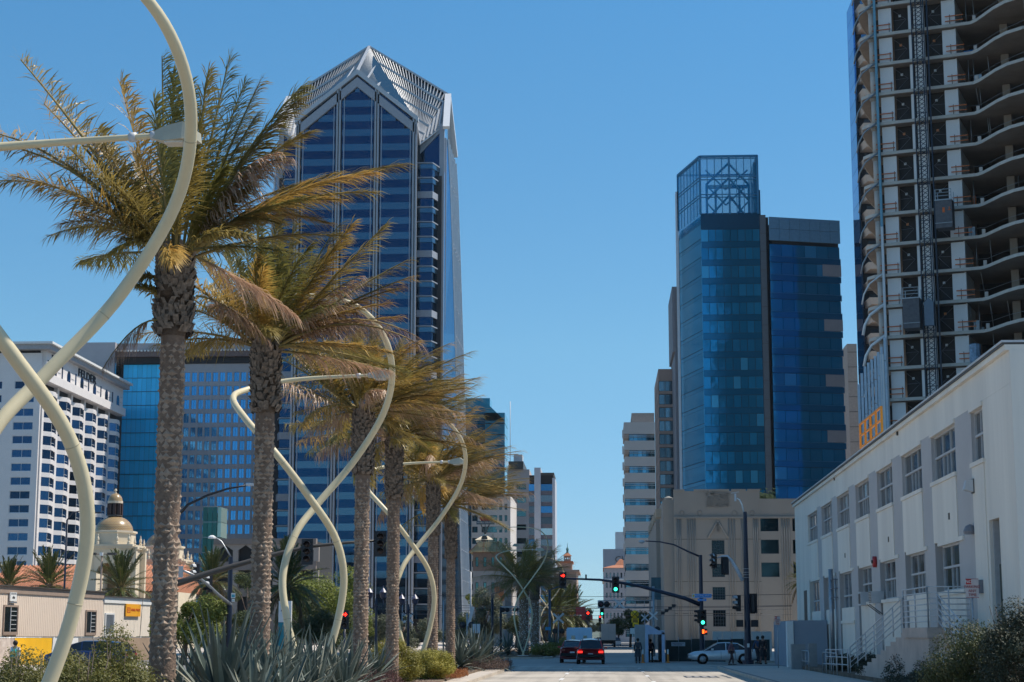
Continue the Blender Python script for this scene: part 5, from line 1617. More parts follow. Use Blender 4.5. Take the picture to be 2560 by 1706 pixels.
# ------------------------------------------------------------------ date palms
m_trunk = mat("palm_trunk_fibre", (.20, .135, .095), .95, var=.35, scale=9, bump=.5, bscale=25)
m_scar = mat("palm_leaf_scar", (.40, .30, .225), .9, col2=(.22, .155, .11), scale=7, objvar=.1)
m_husk = mat("palm_husk", (.15, .115, .09), .95, col2=(.065, .048, .036), scale=6, bump=.4)
m_rach = mat("palm_leaf_stalk", (.30, .20, .07), .7, col2=(.20, .17, .05), scale=1.2)
def leafmat(name, c1, c2, tr=.38):
    m = mat(name, c1, .40 if 'palm_leaflet' in name else .65, col2=c2, scale=1.3, objvar=.22)
    m.node_tree.nodes["Principled BSDF"].inputs["Subsurface Weight"].default_value = 0
    n = m.node_tree.nodes; l = m.node_tree.links
    b = n["Principled BSDF"]
    t = n.new("ShaderNodeBsdfTranslucent"); mx = n.new("ShaderNodeMixShader"); mx.inputs[0].default_value = tr
    src = b.inputs["Base Color"].links[0].from_socket
    l.new(src, t.inputs[0]); l.new(b.outputs[0], mx.inputs[1]); l.new(t.outputs[0], mx.inputs[2])
    l.new(mx.outputs[0], n["Material Output"].inputs[0])
    return m
m_fr = [leafmat("palm_leaflet_olive", (.38, .28, .075), (.22, .175, .05)),
        leafmat("palm_leaflet_green", (.26, .225, .06), (.135, .135, .04)),
        leafmat("palm_leaflet_gold", (.60, .37, .09), (.34, .23, .06)),
        leafmat("palm_leaflet_dead", (.62, .43, .29), (.42, .27, .18))]

def frond_mesh(base, ctrl, tip, mi, dens=62, lw=.032, ll=.42, rnd=random, ragged=.15, wind=.25, off=Vector((0, 0, 0)), droop=.38):
    """one pinnate leaf: stalk tube along a bent line and narrow leaflets on both sides"""
    b = MB()
    base, ctrl, tip = Vector(base), Vector(ctrl), Vector(tip)
    B = lambda t: base * (1 - t) ** 2 + ctrl * 2 * t * (1 - t) + tip * t * t
    D = lambda t: ((ctrl - base) * (1 - t) + (tip - ctrl) * t).normalized()
    L = (ctrl - base).length + (tip - ctrl).length
    b.mi = 1
    ns = 7
    b.tube([B(i / ns) for i in range(ns + 1)], [.032 * (1 - .85 * i / ns) * (L / 3.2) + .004 for i in range(ns + 1)], 4, cap=False)
    b.mi = 0
    dead = mi == 3
    dens = int(dens * 1.5)
    for i in range(dens):
        t = .16 + .84 * (i + rnd.random() * .6) / dens
        if t > 1: t = 1
        p = B(t); d = D(t)
        side = d.cross(Vector((0, 0, 1)))
        if side.length < .1: side = d.cross(Vector((1, 0, 0)))
        side.normalize(); up = side.cross(d).normalized()
        env = min(1, (t - .08) * 4.0) * (1 - .55 * max(0, t - .55) / .45)
        for s in (-1, 1):
            if rnd.random() < ragged: continue
            l_ = ll * env * rnd.uniform(.75, 1.15) * (L / 3.2) ** .5
            a = .42 + .34 * (1 - t) + rnd.uniform(-.10, .10)
            v = d * cos(a) + side * s * sin(a) * rnd.uniform(.6, 1.0) + up * rnd.uniform(-.05, .5)
            v += Vector((wind * rnd.uniform(.3, 1.5), wind * rnd.uniform(-.4, .4), -droop * rnd.uniform(.4, 1.8) - (.55 if dead else 0) * rnd.uniform(.5, 1.3)))
            v = v.normalized() * l_ * 1.12
            w = lw * rnd.uniform(.7, 1.1)
            wv = v.cross(up if abs(v.normalized().dot(up)) < .9 else side).normalized() * (w / 2)
            m_ = p + v * .55 + Vector((0, 0, .02))
            b.add([p - wv * .5, p + wv * .5, m_ + wv, m_ - wv, p + v + Vector((0, 0, -l_ * (.12 + (.25 if dead else 0))))], [(0, 1, 2, 3), (3, 2, 4)])
    return b

def trunk_parts(T, x, y, z0, z1, r, husk=None, rr=None, lean=0.0, sx=1.0, simple=False):
    rr = rr or random
    n = 14
    q = MB(); q.smooth = True
    prof = []
    zz = 0
    H = z1 - z0
    while zz < H:
        k = zz / H
        prof.append((r * (1.12 - .12 * min(1, k * 3)) * rr.uniform(.95, 1.05), zz)); zz += .22
    prof.append((r, H))
    q.lathe((x, y, z0), prof, n)
    q.part("trunk", m_trunk, T)
    # scars: little tilted scales in spiral rows
    q = MB()
    rowh = .105 if not simple else .2
    nr = int(H / rowh); ns = 9 if not simple else 7
    for i in range(nr):
        z = z0 + i * rowh
        for k in range(ns):
            if husk and z > husk[0] - .1: continue
            a = 2 * pi * (k + .5 * (i % 2)) / ns + rr.uniform(-.28, .28) + i * .13
            if rr.random() < .12: continue
            R = r * (1.10 - .10 * min(1, (z - z0) / H * 3))
            w = R * .47 * rr.uniform(.6, 1.2); h = rowh * rr.uniform(.3, .8); dd = .012 + .032 * rr.random()
            ca, sa = cos(a), sin(a)
            P = lambda da, rad, dz: (x + rad * cos(a + da / R), y + rad * sin(a + da / R), z + dz)
            q.mi = 0
            q.add([P(-w, R * .98, .0), P(w, R * .98, .0), P(0, R + dd, h * .35), P(0, R * .97, h * 1.5), P(0, R * .97, -h * .9)],
                  [(0, 2, 3), (2, 1, 3), (0, 4, 2), (4, 1, 2)])
    q.part("leaf_scars", m_scar, T, stuff=True)
    if husk:
        hz0, hz1, hr = husk
        q = MB(); q.smooth = True
        Hh = hz1 - hz0
        prof = [(r * 1.0, 0), (r * 1.15, .15), (hr * .92, .42), (hr, .75), (hr * 1.02, Hh * .45), (hr * .97, Hh * .75), (hr * .86, Hh), (hr * .45, Hh + .15)]
        q.lathe((x, y, hz0), prof, 16); q.part("husk", m_husk, T)
        q = MB()
        nb = int(Hh * hr * 900 * (.35 if simple else 1))
        for i in range(nb):
            z = hz0 + Hh * rr.random(); a = rr.uniform(0, 2 * pi); R = hr * rr.uniform(.93, 1.03)
            w = rr.uniform(.03, .07); h = rr.uniform(.08, .2); tl = rr.uniform(-.5, .5)
            P = lambda da, rad, dz: (x + rad * cos(a + da / R), y + rad * sin(a + da / R), z + dz)
            o_ = rr.uniform(.02, .09)
            q.add([P(-w, R, 0), P(w, R, 0), P(w * .8 + tl * h, R + o_, h), P(-w * .8 + tl * h, R + o_, h)], [(0, 1, 2, 3)])
            q.add([P(w, R, 0), P(w * .8 + tl * h, R + o_, h), P(w * .5 + tl * h, R - .02, h * .9)], [(0, 1, 2)])
        q.part("husk_stubs", mat("husk_stub", (.30, .235, .185), .9, col2=(.08, .06, .045), scale=11), T, stuff=True)

def palm(name_label, px_base, Yp, crown_px, husk_py, r, hr, keyed, nrand0, seed, scale=1.0, group="date palms in the near median", dens=62, wind=.35, z0=.2):
    rr = random.Random(seed); nrand = int(nrand0 * 1.45)
    c = at(crown_px[0], crown_px[1], Yp)
    bx_ = at(px_base, 1560, Yp).x
    x = (c.x + bx_) / 2
    T = thing("date_palm", name_label, "palm tree", (x, Yp, z0), group)
    hz = at(crown_px[0], husk_py, Yp).z
    trunk_parts(T, x, Yp, z0, c.z - .1, r, husk=(hz, c.z + .05, hr), rr=rr)
    k = 0
    def add(base, ctrl, tip, mi, dn=dens, rag=.08):
        b = frond_mesh(base, ctrl, tip, mi, dens=dn, lw=.029 * scale ** .5, ll=.60 * scale, rnd=rr, ragged=rag, wind=.30 + wind * .5)
        b.part("frond", [m_fr[mi], m_rach], T)
    for kk in keyed:
        tx, ty, bow = kk[0], kk[1], kk[2]
        mi = kk[3] if len(kk) > 3 else rr.choice([0, 0, 1])
        dy = kk[4] if len(kk) > 4 else rr.uniform(-1.4, 1.2)
        tip = at(tx, ty, Yp + dy)
        if len(kk) > 5: base = at(kk[5], kk[6], Yp - hr * .8)
        else:
            dd = (tip - Vector((x, Yp, c.z))); dd.z = 0
            if dd.length > 0: dd.normalize()
            base = Vector((x, Yp, c.z - .05)) + dd * hr * .55
        L = (tip - base).length
        hor = tip - base; hor.z = 0
        ctrl = base + (tip - base) * .48 + Vector((0, 0, bow * L * 1.5))
        add(base, ctrl, tip, mi, rag=.15 if mi == 3 else .05)
    for i in range(nrand):
        az = 2.399963 * i + rr.uniform(-.3, .3)
        el = radians(rr.triangular(-22, 84, 38))
        L = rr.uniform(2.5, 3.4) * scale
        d = Vector((cos(az) * cos(el), sin(az) * cos(el), sin(el)))
        base = Vector((x + .5 * hr * cos(az), Yp + .5 * hr * sin(az), c.z + rr.uniform(-.12, .1)))
        wnd = Vector((wind * L * .75, 0, 0)) * (1 if d.x > 0 else .8)
        ctrl = base + d * L * .52
        tip = ctrl + (d * .48 * L + wnd * .55 + Vector((0, 0, -L * rr.uniform(.12, .34)))).normalized() * L * .5
        mi = rr.choices([0, 1, 2, 3], [5, 3, 4, 2.4 if el < .5 else 0])[0]
        if el < -.1: mi = rr.choice([2, 3, 3, 0])
        add(base, ctrl, tip, mi)
    return T

P1 = palm("nearest date palm with thick dark husk, crown crossed by the pale lamp tube", 400, 32.3, (448, 640), 842, .225, .345,
  [(52, 150, .04, 0), (110, 260, .05, 2), (-20, 330, .12, 2), (-12, 360, .15, 0), (0, 452, .16, 0), (30, 440, .12, 2), (118, 592, .22, 0), (150, 560, .2, 2), (272, 632, .26, 0), (300, 600, .2, 0),
   (300, 205, .0, 2), (405, 140, .0, 1), (432, 190, .0, 1), (385, 250, -.02, 1), (470, 215, .0, 1), (520, 180, .0, 0), (573, 148, .02, 1), (610, 210, .03, 1), (650, 205, .05, 0),
   (755, 216, .10, 1), (748, 250, .12, 0), (772, 332, .16, 0), (640, 290, .08, 1), (720, 395, .22, 3), (690, 380, .2, 3), (1005, 412, .10, 0), (940, 432, .12, 2), (930, 480, .13, 0), (850, 500, .15, 2),
   (620, 470, .12, 0), (560, 420, .08, 1), (340, 470, .1, 1), (250, 480, .12, 0), (200, 500, .15, 0), (820, 560, .22, 2), (700, 560, .2, 0), (600, 590, .2, 0),
   (255, 925, .22, 3, -.5, 392, 800), (338, 690, .12, 0, -.4, 395, 700), (345, 715, .1, 0, -.4, 398, 745), (665, 850, .14, 3, -.3, 490, 740)], 13, 21, scale=1.0, wind=.3, dens=84)
P2 = palm("second date palm, brown dead leaves blown right over the blue tower", 648, 40.4, (668, 868), 1035, .22, .33,
  [(500, 650, .10, 1), (522, 760, .25, 3), (560, 640, .08, 1), (600, 540, .04, 1), (640, 545, .02, 1), (690, 535, .03, 0), (735, 560, .05, 0), (545, 690, .15, 3), (560, 800, .18, 0),
   (962, 565, .03, 0), (880, 560, .06, 2), (1028, 692, .06, 2), (1020, 650, .05, 0), (1000, 720, .08, 2), (900, 690, .10, 3), (872, 800, .30, 3), (895, 780, .32, 3), (1055, 865, .2, 3), (1040, 840, .22, 3), (950, 820, .2, 3),
   (780, 640, .06, 0), (820, 720, .1, 0), (830, 620, .1, 2), (700, 620, .02, 1), (640, 640, .0, 1), (590, 650, .05, 1), (850, 560, .1, 0)], 20, 5, wind=.45, dens=74)
P3 = palm("third date palm, its trunk crossed by the middle lamp's rising tube", 903, 57.0, (907, 1030), 1190, .235, .34,
  [(680, 830, .1, 0), (695, 945, .05, 0), (690, 975, .04, 0), (735, 1030, .08, 0), (755, 1095, .18, 3), (820, 850, .02, 1), (880, 840, .02, 1), (930, 830, .0, 1), (1000, 850, .03, 0), (1050, 880, .06, 0), (1180, 880, .08, 0), (1185, 960, .1, 0), (1130, 910, .08, 0), (1100, 1010, .15, 3), (1000, 930, .08, 2), (960, 900, .05, 0), (1140, 1000, .15, 2)], 36, 8, scale=1.12, wind=.8, dens=52)
P4 = palm("fourth date palm, standing close behind the third with fuller crown blown right", 975, 65.2, (992, 1095), 1250, .225, .31,
  [(1200, 990, .06, 0), (1195, 960, .05, 0), (1100, 960, .03, 0), (1060, 900, .0, 1), (1000, 930, .0, 1), (950, 950, .02, 1), (1180, 1060, .12, 3), (1200, 1110, .2, 3), (1150, 1020, .1, 0), (1120, 1120, .2, 2)], 42, 13, scale=1.2, wind=.9, dens=48)
P5 = palm("fifth date palm, slender trunk behind the third lamp's right-hand tube", 1080, 81.5, (1085, 1200), 1340, .23, .30,
  [(1245, 1050, .05, 0), (1255, 1090, .06, 0), (1262, 1150, .1, 3), (940, 1250, .1, 0), (960, 1180, .06, 0), (1010, 1100, .02, 1), (1200, 1120, .06, 0), (1180, 1200, .15, 2)], 42, 17, scale=1.3, wind=.9, dens=40)
P6 = palm("sixth and farthest date palm of the near median, beside the grey agave clump", 1122, 91.5, (1132, 1262), 1400, .225, .30,
  [(1300, 1210, .05, 0), (1310, 1240, .1, 0), (1250, 1130, .02, 1), (1290, 1180, .05, 0), (1075, 1330, .15, 2), (1280, 1160, .05, 0), (1240, 1240, .1, 2)], 42, 19, scale=1.3, wind=.9, dens=40)
P7 = palm("thick date palm wound with pale lights in the far median, left one of two", 1307, 166, (1312, 1452), 1490, .42, .48,
  [(1180, 1400, .1, 1), (1215, 1470, .15, 1), (1260, 1380, .05, 1), (1310, 1360, .0, 1), (1390, 1400, .05, 1)], 44, 23, scale=1.45, wind=.25, dens=36, group="date palms in the far median")
P8 = palm("leaning-crowned date palm wound with pale lights in the far median, right one of two", 1335, 184, (1340, 1462), 1500, .40, .46, [(1400, 1420, .05, 0), (1405, 1500, .2, 0)], 40, 29, scale=1.45, wind=.3, dens=34, group="date palms in the far median")
for Pm, x, y in ((P7, None, 166), (P8, None, 184)):
    q = MB(); rr = random.Random(3)
    c = Pm.location
    for i in range(260):
        a = rr.uniform(0, 2 * pi); z = rr.uniform(.4, 5.4)
        q.box((c.x + .47 * cos(a), c.y + .47 * sin(a), z), (.05, .05, .07))
    q.part("string_lights", m_white, Pm, stuff=True)

# ------------------------------------------------------------------ Canary palms behind the site office and along the depot
m_can = leafmat("canary_palm_leaflet", (.13, .15, .04), (.05, .07, .02), .15)
m_candead = leafmat("canary_palm_dead", (.16, .10, .05), (.09, .06, .03), .1)
protos = []
for v in range(4):
    rr = random.Random(40 + v)
    L = 2.9
    b = frond_mesh((0, 0, 0), (L * .5, 0, L * (.22, .12, .3, .05)[v]), (L, 0, L * (.05, -.25, .35, -.6)[v]), 1 if v < 3 else 3, dens=34, lw=.06, ll=.5, rnd=rr, wind=0, droop=.15)
    protos.append(b.mesh("frond", [m_can if v < 3 else m_candead, m_rach]))
def canary(label, x, y, zc, size, seed, skirt=False, group="fan of feather palms by the depot"):
    rr = random.Random(seed)
    T = thing("feather_palm", label, "palm tree", (x, y, 0), "feather palms by the depot")
    q = MB(); q.smooth = True; q.lathe((x, y, 0), [(.42, 0), (.36, .6), (.34, zc - .6), (.5, zc - .2), (.3, zc + .1)], 12); q.part("trunk", m_trunk, T)
    n = 74 if not skirt else 84
    for i in range(n):
        az = 2.399963 * i
        k = i / n
        el = radians(80 - 125 * k + rr.uniform(-8, 8))
        v = 2 if el > .7 else (0 if el > .1 else 1)
        if el < -.45: v = 3 if skirt or rr.random() < .5 else 1
        s = size * rr.uniform(.85, 1.1)
        o = inst("frond", protos[v], T, (x + .2 * cos(az), y + .2 * sin(az), zc + .1 - .5 * k), rot=(0, -el * .8, az), sc=(s, s, s))
    return T
def pxp(px_, py_, Y): p = at(px_, py_, Y); return p.x, p.y, p.z
for lab, px_, py_, Y, s, sd, sk in (("feather palm cut by the left picture edge, behind the beige site office", 22, 1462, 185, .95, 1, False),
        ("full feather palm behind the beige site office, in front of the red tiled roof", 122, 1460, 182, 1.15, 2, False),
        ("broad feather palm with orange fruit stalks in front of the domed tower", 302, 1468, 190, 1.3, 3, False),
        ("feather palm behind the traffic mast between the first two date palms", 530, 1452, 205, 1.2, 4, True),
        ("tall feather palm with a brown skirt of dead leaves inside the middle lamp", 718, 1462, 170, 1.35, 5, True)):
    canary(lab, *pxp(px_, py_, Y), s, sd, sk)
x, y, z = pxp(2008, 1452, 236)
canary("feather palm half hidden behind the far corner of the white building", x, y, z, .85, 6)

# ------------------------------------------------------------------ leafy trees and shrubs
m_lf = [leafmat("bright_tree_leaf", (.24, .26, .035), (.11, .15, .03), .3), leafmat("mid_tree_leaf", (.10, .125, .035), (.045, .065, .02), .25),
        leafmat("grey_tree_leaf", (.17, .18, .11), (.08, .095, .055), .2)]
m_bark = mat("tree_bark", (.13, .10, .08), .95, var=.3, scale=8, bump=.4)
def leafy(b, c, rad, n, size, rr, clumps=14, flat=1.0):
    """leaf faces gathered in clumps, each clump a ragged ball"""
    cs = []
    for i in range(clumps):
        while True:
            p = Vector((rr.uniform(-1, 1), rr.uniform(-1, 1), rr.uniform(-1, 1)))
            if p.length <= 1: break
        p = p.normalized() * (p.length ** .5) * .78
        cs.append((Vector((c[0] + p.x * rad[0], c[1] + p.y * rad[1], c[2] + p.z * rad[2])), rr.uniform(.22, .46)))
    for i in range(n):
        cc, cr = rr.choice(cs)
        d = Vector((rr.gauss(0, 1), rr.gauss(0, 1), rr.gauss(0, 1))).normalized()
        rr_ = cr * rr.uniform(.55, 1.08)
        p = cc + Vector((d.x * rad[0], d.y * rad[1], d.z * rad[2])) * rr_
        a = Vector((rr.gauss(0, 1), rr.gauss(0, 1), rr.gauss(0, .7))).normalized() * size * rr.uniform(.6, 1.2)
        e = a.cross(d + Vector((0, 0, .3))).normalized() * size * .42
        b.add([p - e, p + a * .4 - e * .2, p + a, p + e], [(0, 1, 2, 3)])
def tree(label, px_, pyc, Y, w, h, n, size, m, seed, name="leafy_tree", group=None, trunk=True):
    rr = random.Random(seed)
    c = at(px_, pyc, Y)
    T = thing(name, label, "tree", (c.x, Y, 0), group)
    q = MB(); leafy(q, c, (w / 2, w / 2.4, h / 2), n, size, rr, clumps=max(9, int(w * h / 3.4)))
    q.part("crown", m, T)
    if trunk:
        q = MB(); q.tube([(c.x, Y, 0), (c.x + .1, Y, c.z * .5), (c.x - .1, Y, c.z)], [.22, .17, .1], 8)
        for k in range(5):
            a = k * 1.3
            q.tube([(c.x, Y, c.z * .5 + .2 * k), (c.x + cos(a) * w * .3, Y + sin(a) * w * .25, c.z + h * .1)], [.09, .03], 5)
        q.part("trunk", m_bark, T)
    return T
tree("large spreading tree with yellow green top behind the middle lamp", 815, 1500, 215, 12.5, 9.4, 26000, .27, m_lf[0], 1)
tree("darker tree filling the gap left of the third date palm", 770, 1556, 195, 8, 5.0, 12000, .24, m_lf[1], 2)
tree("green round tree low behind the first date palm", 462, 1550, 120, 5.6, 4.4, 12000, .19, m_lf[0], 3)
tree("smaller green tree at the foot of the traffic mast", 545, 1565, 130, 4.4, 3.4, 9000, .17, m_lf[1], 4)
tree("dark tree behind the feather palm and the second date palm", 620, 1470, 240, 6, 5, 5000, .22, m_lf[1], 5)
tree("small tree behind the fourth date palm near the lamp posts", 905, 1575, 140, 2.4, 2.2, 2500, .12, m_lf[0], 6)
tree("small street tree between the third lamp's tubes", 1012, 1568, 150, 1.8, 2.0, 2000, .12, m_lf[2], 7)
tree("dusty street tree in front of the club building", 1212, 1535, 210, 5.0, 6.2, 12000, .2, m_lf[2], 8)
tree("bright little tree crown in front of the club building's wall", 1196, 1495, 260, 4.0, 2.6, 3000, .2, m_lf[0], 9)
tree("shady tree right behind the far median palms", 1290, 1560, 260, 5.0, 4.2, 5000, .22, m_lf[1], 10)
tree("low tree row's dark crown beside the camper", 1450, 1548, 330, 6.5, 4.5, 5000, .3, m_lf[1], 11)
tree("dark tree beside the box truck under the rail gantry", 1575, 1548, 300, 7.5, 5.2, 8000, .25, m_lf[1], 12)
tree("dark tree behind the box truck's right side", 1545, 1570, 380, 5, 3.4, 3000, .3, m_lf[1], 13)
tree("far street tree at the end of the street, left side", 1478, 1562, 520, 6, 5, 2000, .5, m_lf[2], 14)
tree("far street tree at the end of the street, right side", 1512, 1558, 560, 7, 5, 2000, .5, m_lf[1], 15)
# green palms beyond the far median
for i, (px_, py_, Y, s) in enumerate(((1385, 1535, 260, 1.35), (1425, 1538, 280, 1.5), (1400, 1520, 300, 1.5))):
    x, y, z = pxp(px_, py_, Y)
    canary(["bushy feather palm left of the blue camper", "arching feather palm just above the blue camper", "feather palm behind the two by the blue camper"][i], x, y, z, s, 60 + i)

for i, (lab, px_, py_, Y, w, h, k) in enumerate((("dark trees closing the view right of the second palm trunk", 690, 1578, 225, 9, 5.5, 1), ("dark tree left of the third palm trunk's foot", 850, 1580, 205, 7, 4.5, 1),
        ("dark tree between the third and fourth trunks", 945, 1582, 212, 5, 4, 2), ("low dark tree behind the agaves, left of the second trunk", 610, 1580, 200, 7, 4.4, 1), ("low street tree at the tower's foot", 1050, 1580, 235, 6, 4.4, 2), ("street tree at the tower's right foot corner", 1150, 1576, 240, 5, 5.0, 1),
        ("yellow green tree left of the first palm trunk", 390, 1560, 160, 5, 4, 0))):
    tree(lab, px_, py_, Y, w, h, 8000, .22, m_lf[k], 70 + i, trunk=False)
def shrub(label, cx, cy, rx, ry, h, n, size, m, seed, z0=.18, name="shrub", clumps=30, group=None):
    rr = random.Random(seed)
    q = MB(); leafy(q, (cx, cy, z0 + h * .42), (rx, ry, h * .55), int(n * 1.9), size * 1.35, rr, clumps=clumps + 14)
    T = thing(name, label, "shrub", (cx, cy, z0), group)
    q.part("foliage", m, T)
    q = MB()
    for i in range(14):
        a = rr.uniform(0, 6.28); r_ = rr.random() ** .5
        q.tube([(cx + .1 * cos(a), cy + .1 * sin(a), z0), (cx + rx * .7 * r_ * cos(a), cy + ry * .7 * r_ * sin(a), z0 + h * rr.uniform(.6, 1.02))], [.02, .006], 4)
    q.part("stems", m_bark, T)
    return T
m_sh1 = leafmat("olive_shrub_leaf", (.26, .235, .05), (.09, .10, .025), .25)
m_sh2 = leafmat("golden_shrub_leaf", (.36, .31, .05), (.17, .165, .03), .3)
m_sh3 = leafmat("dark_hedge_leaf", (.05, .06, .03), (.015, .02, .01), .1)
X = lambda px_, Y: at(px_, 1600, Y).x
shrub("wide olive shrub in the bottom left corner, under the near lamp tube", X(110, 29), 29, 1.0, 1.1, 1.75, 16000, .036, m_sh1, 1)
shrub("taller bushy part of the olive hedge left of the nearest palm trunk", X(290, 30.5), 30.5, .78, .9, 1.95, 14000, .036, m_sh1, 2)
shrub("olive shrub in front of the blue car, left of the taller bushy part", X(205, 28.5), 28.5, .8, .8, 1.62, 10000, .036, m_sh1, 9)
shrub("small olive shrub at the very bottom left in front of the near lamp", X(20, 27.5), 27.5, .7, .7, 1.55, 6000, .034, m_sh1, 3)
shrub("golden green shrub around the foot of the third lamp", X(985, 70), 70, 1.15, 1.5, 1.75, 16000, .05, m_sh2, 4)
shrub("golden green shrub spilling towards the kerb end, right of the third lamp's foot", X(1075, 74), 74, 1.05, 1.3, 1.35, 11000, .05, m_sh2, 5)
shrub("side of a big dark bush in the bottom right corner, sunlight painted in as lighter green", X(2440, 47), 47.5, 1.3, 1.3, 2.3, 14000, .05, leafmat("painted_sunlit_bush_leaf", (.10, .115, .035), (.04, .05, .018), .2), 6, name="large_bush")  # lighter leaf colour stands in for sunlight on this side
shrub("big dark bush cut by the right picture edge", X(2550, 45), 45, 1.1, 1.2, 2.7, 12000, .05, m_sh3, 7, name="large_bush")
for i, (px_, Y, h) in enumerate(((2110, 88, 1.0), (2180, 78, 1.15), (2260, 68, 1.2), (2340, 61, 1.15), (2420, 56, 1.2), (2300, 56, .8))):
    shrub(["dark hedge clump nearest the low grey railings", "dark hedge clump below the lower stair flight", "dark hedge clump left of the concrete landing", "dark hedge clump in front of the concrete landing", "dark hedge clump by the short looped rail", "lowest dark hedge clump at the bottom picture edge"][i],
          X(px_, Y) if i != 5 else 9.9, Y, .85, 2.8, h, 6000, .055, m_sh3, 20 + i, name="hedge_clump", z0=.15)
shrub("low green shrub at the foot of the far median palms", X(1365, 160), 160, 1.9, 1.6, 1.3, 4000, .09, m_sh1, 30)
shrub("green shrub beside the camper in the far median", X(1412, 190), 190, 1.0, 1.6, 1.6, 2500, .1, m_sh2, 31)
# ground cover, which nobody could count
def cover(name, label, cat, x0, x1, y0, y1, h, n, size, m, seed, z0=.2):
    rr = random.Random(seed); q = MB()
    for i in range(n):
        x = rr.uniform(x0, x1); y = rr.uniform(y0, y1)
        hh = h * (.4 + .8 * abs(noise.noise(Vector((x * 1.3, y * 1.1, seed)))) * 1.6) * rr.uniform(.5, 1.1)
        a = rr.uniform(0, 6.28); l_ = Vector((cos(a) * size * .5, sin(a) * size * .5, size))
        e = Vector((-sin(a), cos(a), 0)) * size * .3
        p = Vector((x, y, z0 + hh * rr.uniform(.3, 1)))
        q.add([p - e, p + e, p + l_], [(0, 1, 2)])
        if i % 6 == 0: q.tube([(x, y, z0), (x, y, z0 + hh)], .006, 3, cap=False)
    o = q.top(name, m, label, cat, kind="stuff", loc=((x0 + x1) / 2, (y0 + y1) / 2, z0))
m_red = MATS["red_sign_paint"]
m_succ = leafmat("red_succulent_leaf", (.20, .085, .07), (.07, .04, .035), .15)
m_ord = leafmat("orange_groundcover_leaf", (.45, .17, .05), (.25, .09, .04), .2)
m_twig = leafmat("dry_twig_brown", (.20, .135, .11), (.09, .06, .05), .1)
cover("red_succulents", "dark red succulents growing under the grey agaves", "succulents", X(800, 52), X(960, 52), 49, 56, .85, 5000, .06, m_succ, 1)
cover("orange_ground_cover", "orange low ground cover along the kerb by the golden shrub", "ground cover", X(1040, 77), X(1160, 77), 74.5, 80, .28, 5000, .045, m_ord, 2)
cover("orange_ground_cover", "small orange patch of ground cover farther along the kerb", "ground cover", X(1120, 84), X(1165, 84), 82, 86, .28, 1500, .045, m_ord, 3)
cover("dry_twigs", "brown twiggy succulents at the tip of the near median", "succulents", X(1165, 97), X(1270, 97), 93, 103, .75, 5000, .06, m_twig, 4)
cover("red_succulents", "brown stems hanging low at the bottom between agaves and golden shrub", "succulents", X(900, 60), X(1000, 60), 57, 62, .6, 3000, .05, m_succ, 5)
cover("fallen_leaves", "dry fallen leaves scattered on the soil of the near median", "leaves", -12, -6.6, 30, 108, .02, 6000, .05, m_twig, 6, z0=.2)

# ------------------------------------------------------------------ agaves: every leaf an object
m_ag = mat("agave_leaf_grey_green", (.125, .16, .13), .5, col2=(.06, .085, .075), scale=1.5, objvar=.22)
m_agd = mat("agave_leaf_pale", (.42, .40, .29), .6, col2=(.15, .16, .13), scale=2, objvar=.2)
def agave_leaf(L, w, bend, m):
    b = MB(); b.smooth = False
    n = 8; vs = []
    for i in range(n + 1):
        t = i / n
        ww = w * (1 - t) ** .75 * (.55 + 1.2 * t * (1 - t) + .45) * .5 if i < n else .002
        x = L * t * cos(bend * t * .6); z = -L * t * sin(bend * t * .6) * .8
        vs += [(x, -ww, z + ww * .35), (x, 0, z - .006), (x, ww, z + ww * .35)]
    fs = []
    for i in range(n):
        for k in range(2):
            a = i * 3 + k; fs.append((a, a + 1, a + 4, a + 3))
    b.add(vs, fs)
    return b.mesh("leaf", m)
ag_m = [agave_leaf(1.0, .105, bd, mm) for bd in (.1, .3, .55) for mm in (m_ag, m_agd)]
def agave(label, x, y, size, nleaf, seed, z0=.2, lo=-2, hi=80, group="grey agaves in the medians", bias=0.0):
    rr = random.Random(seed)
    T = thing("agave", label, "agave", (x, y, z0), group)
    q = MB(); q.lathe((x, y, z0), [(.12, 0), (.10, .25), (.05, .4)], 8); q.part("stem", m_husk, T)
    for i in range(nleaf):
        az = 2.399963 * i + rr.uniform(-.15, .15)
        k = i / nleaf
        el = radians(hi - (hi - lo) * k + rr.uniform(-7, 7))
        s = size * rr.uniform(.82, 1.1) * (1 - .15 * k)
        me = ag_m[(0 if k < .4 else (2 if k < .75 else 4)) + (1 if rr.random() < .13 else 0)]
        inst("leaf", me, T, (x + .05 * cos(az), y + .05 * sin(az), z0 + .3 * (1 - k) + .1), rot=(rr.uniform(-.25, .25), -el, az), sc=(s, s * rr.uniform(.8, 1.15), s))
    return T
ags = [("largest foreground agave, leaves fanning over the bottom edge right of the nearest palm", 560, 33, 1.75, 72),
       ("agave just left of the largest foreground one, against the nearest palm trunk", 450, 35.5, 1.5, 50),
       ("tall agave in front of the second palm trunk", 655, 38, 1.8, 60),
       ("agave right of the second palm's foot", 725, 41, 1.75, 56),
       ("agave under the crossing of the middle lamp's two feet", 780, 44, 1.7, 56),
       ("agave leaning out right of the middle lamp's foot", 840, 46, 1.65, 54),
       ("agave at the third palm's foot, above the red succulents", 880, 51, 1.6, 54),
       ("low agave at the bottom edge between palms one and two", 640, 31, 1.3, 44),
       ("agave behind the largest one, between the first two trunks", 600, 43.5, 1.7, 44),
       ("agave behind the middle lamp's left foot", 690, 49, 1.7, 44),
       ("agave behind the third palm trunk", 940, 61.5, 1.5, 40)]
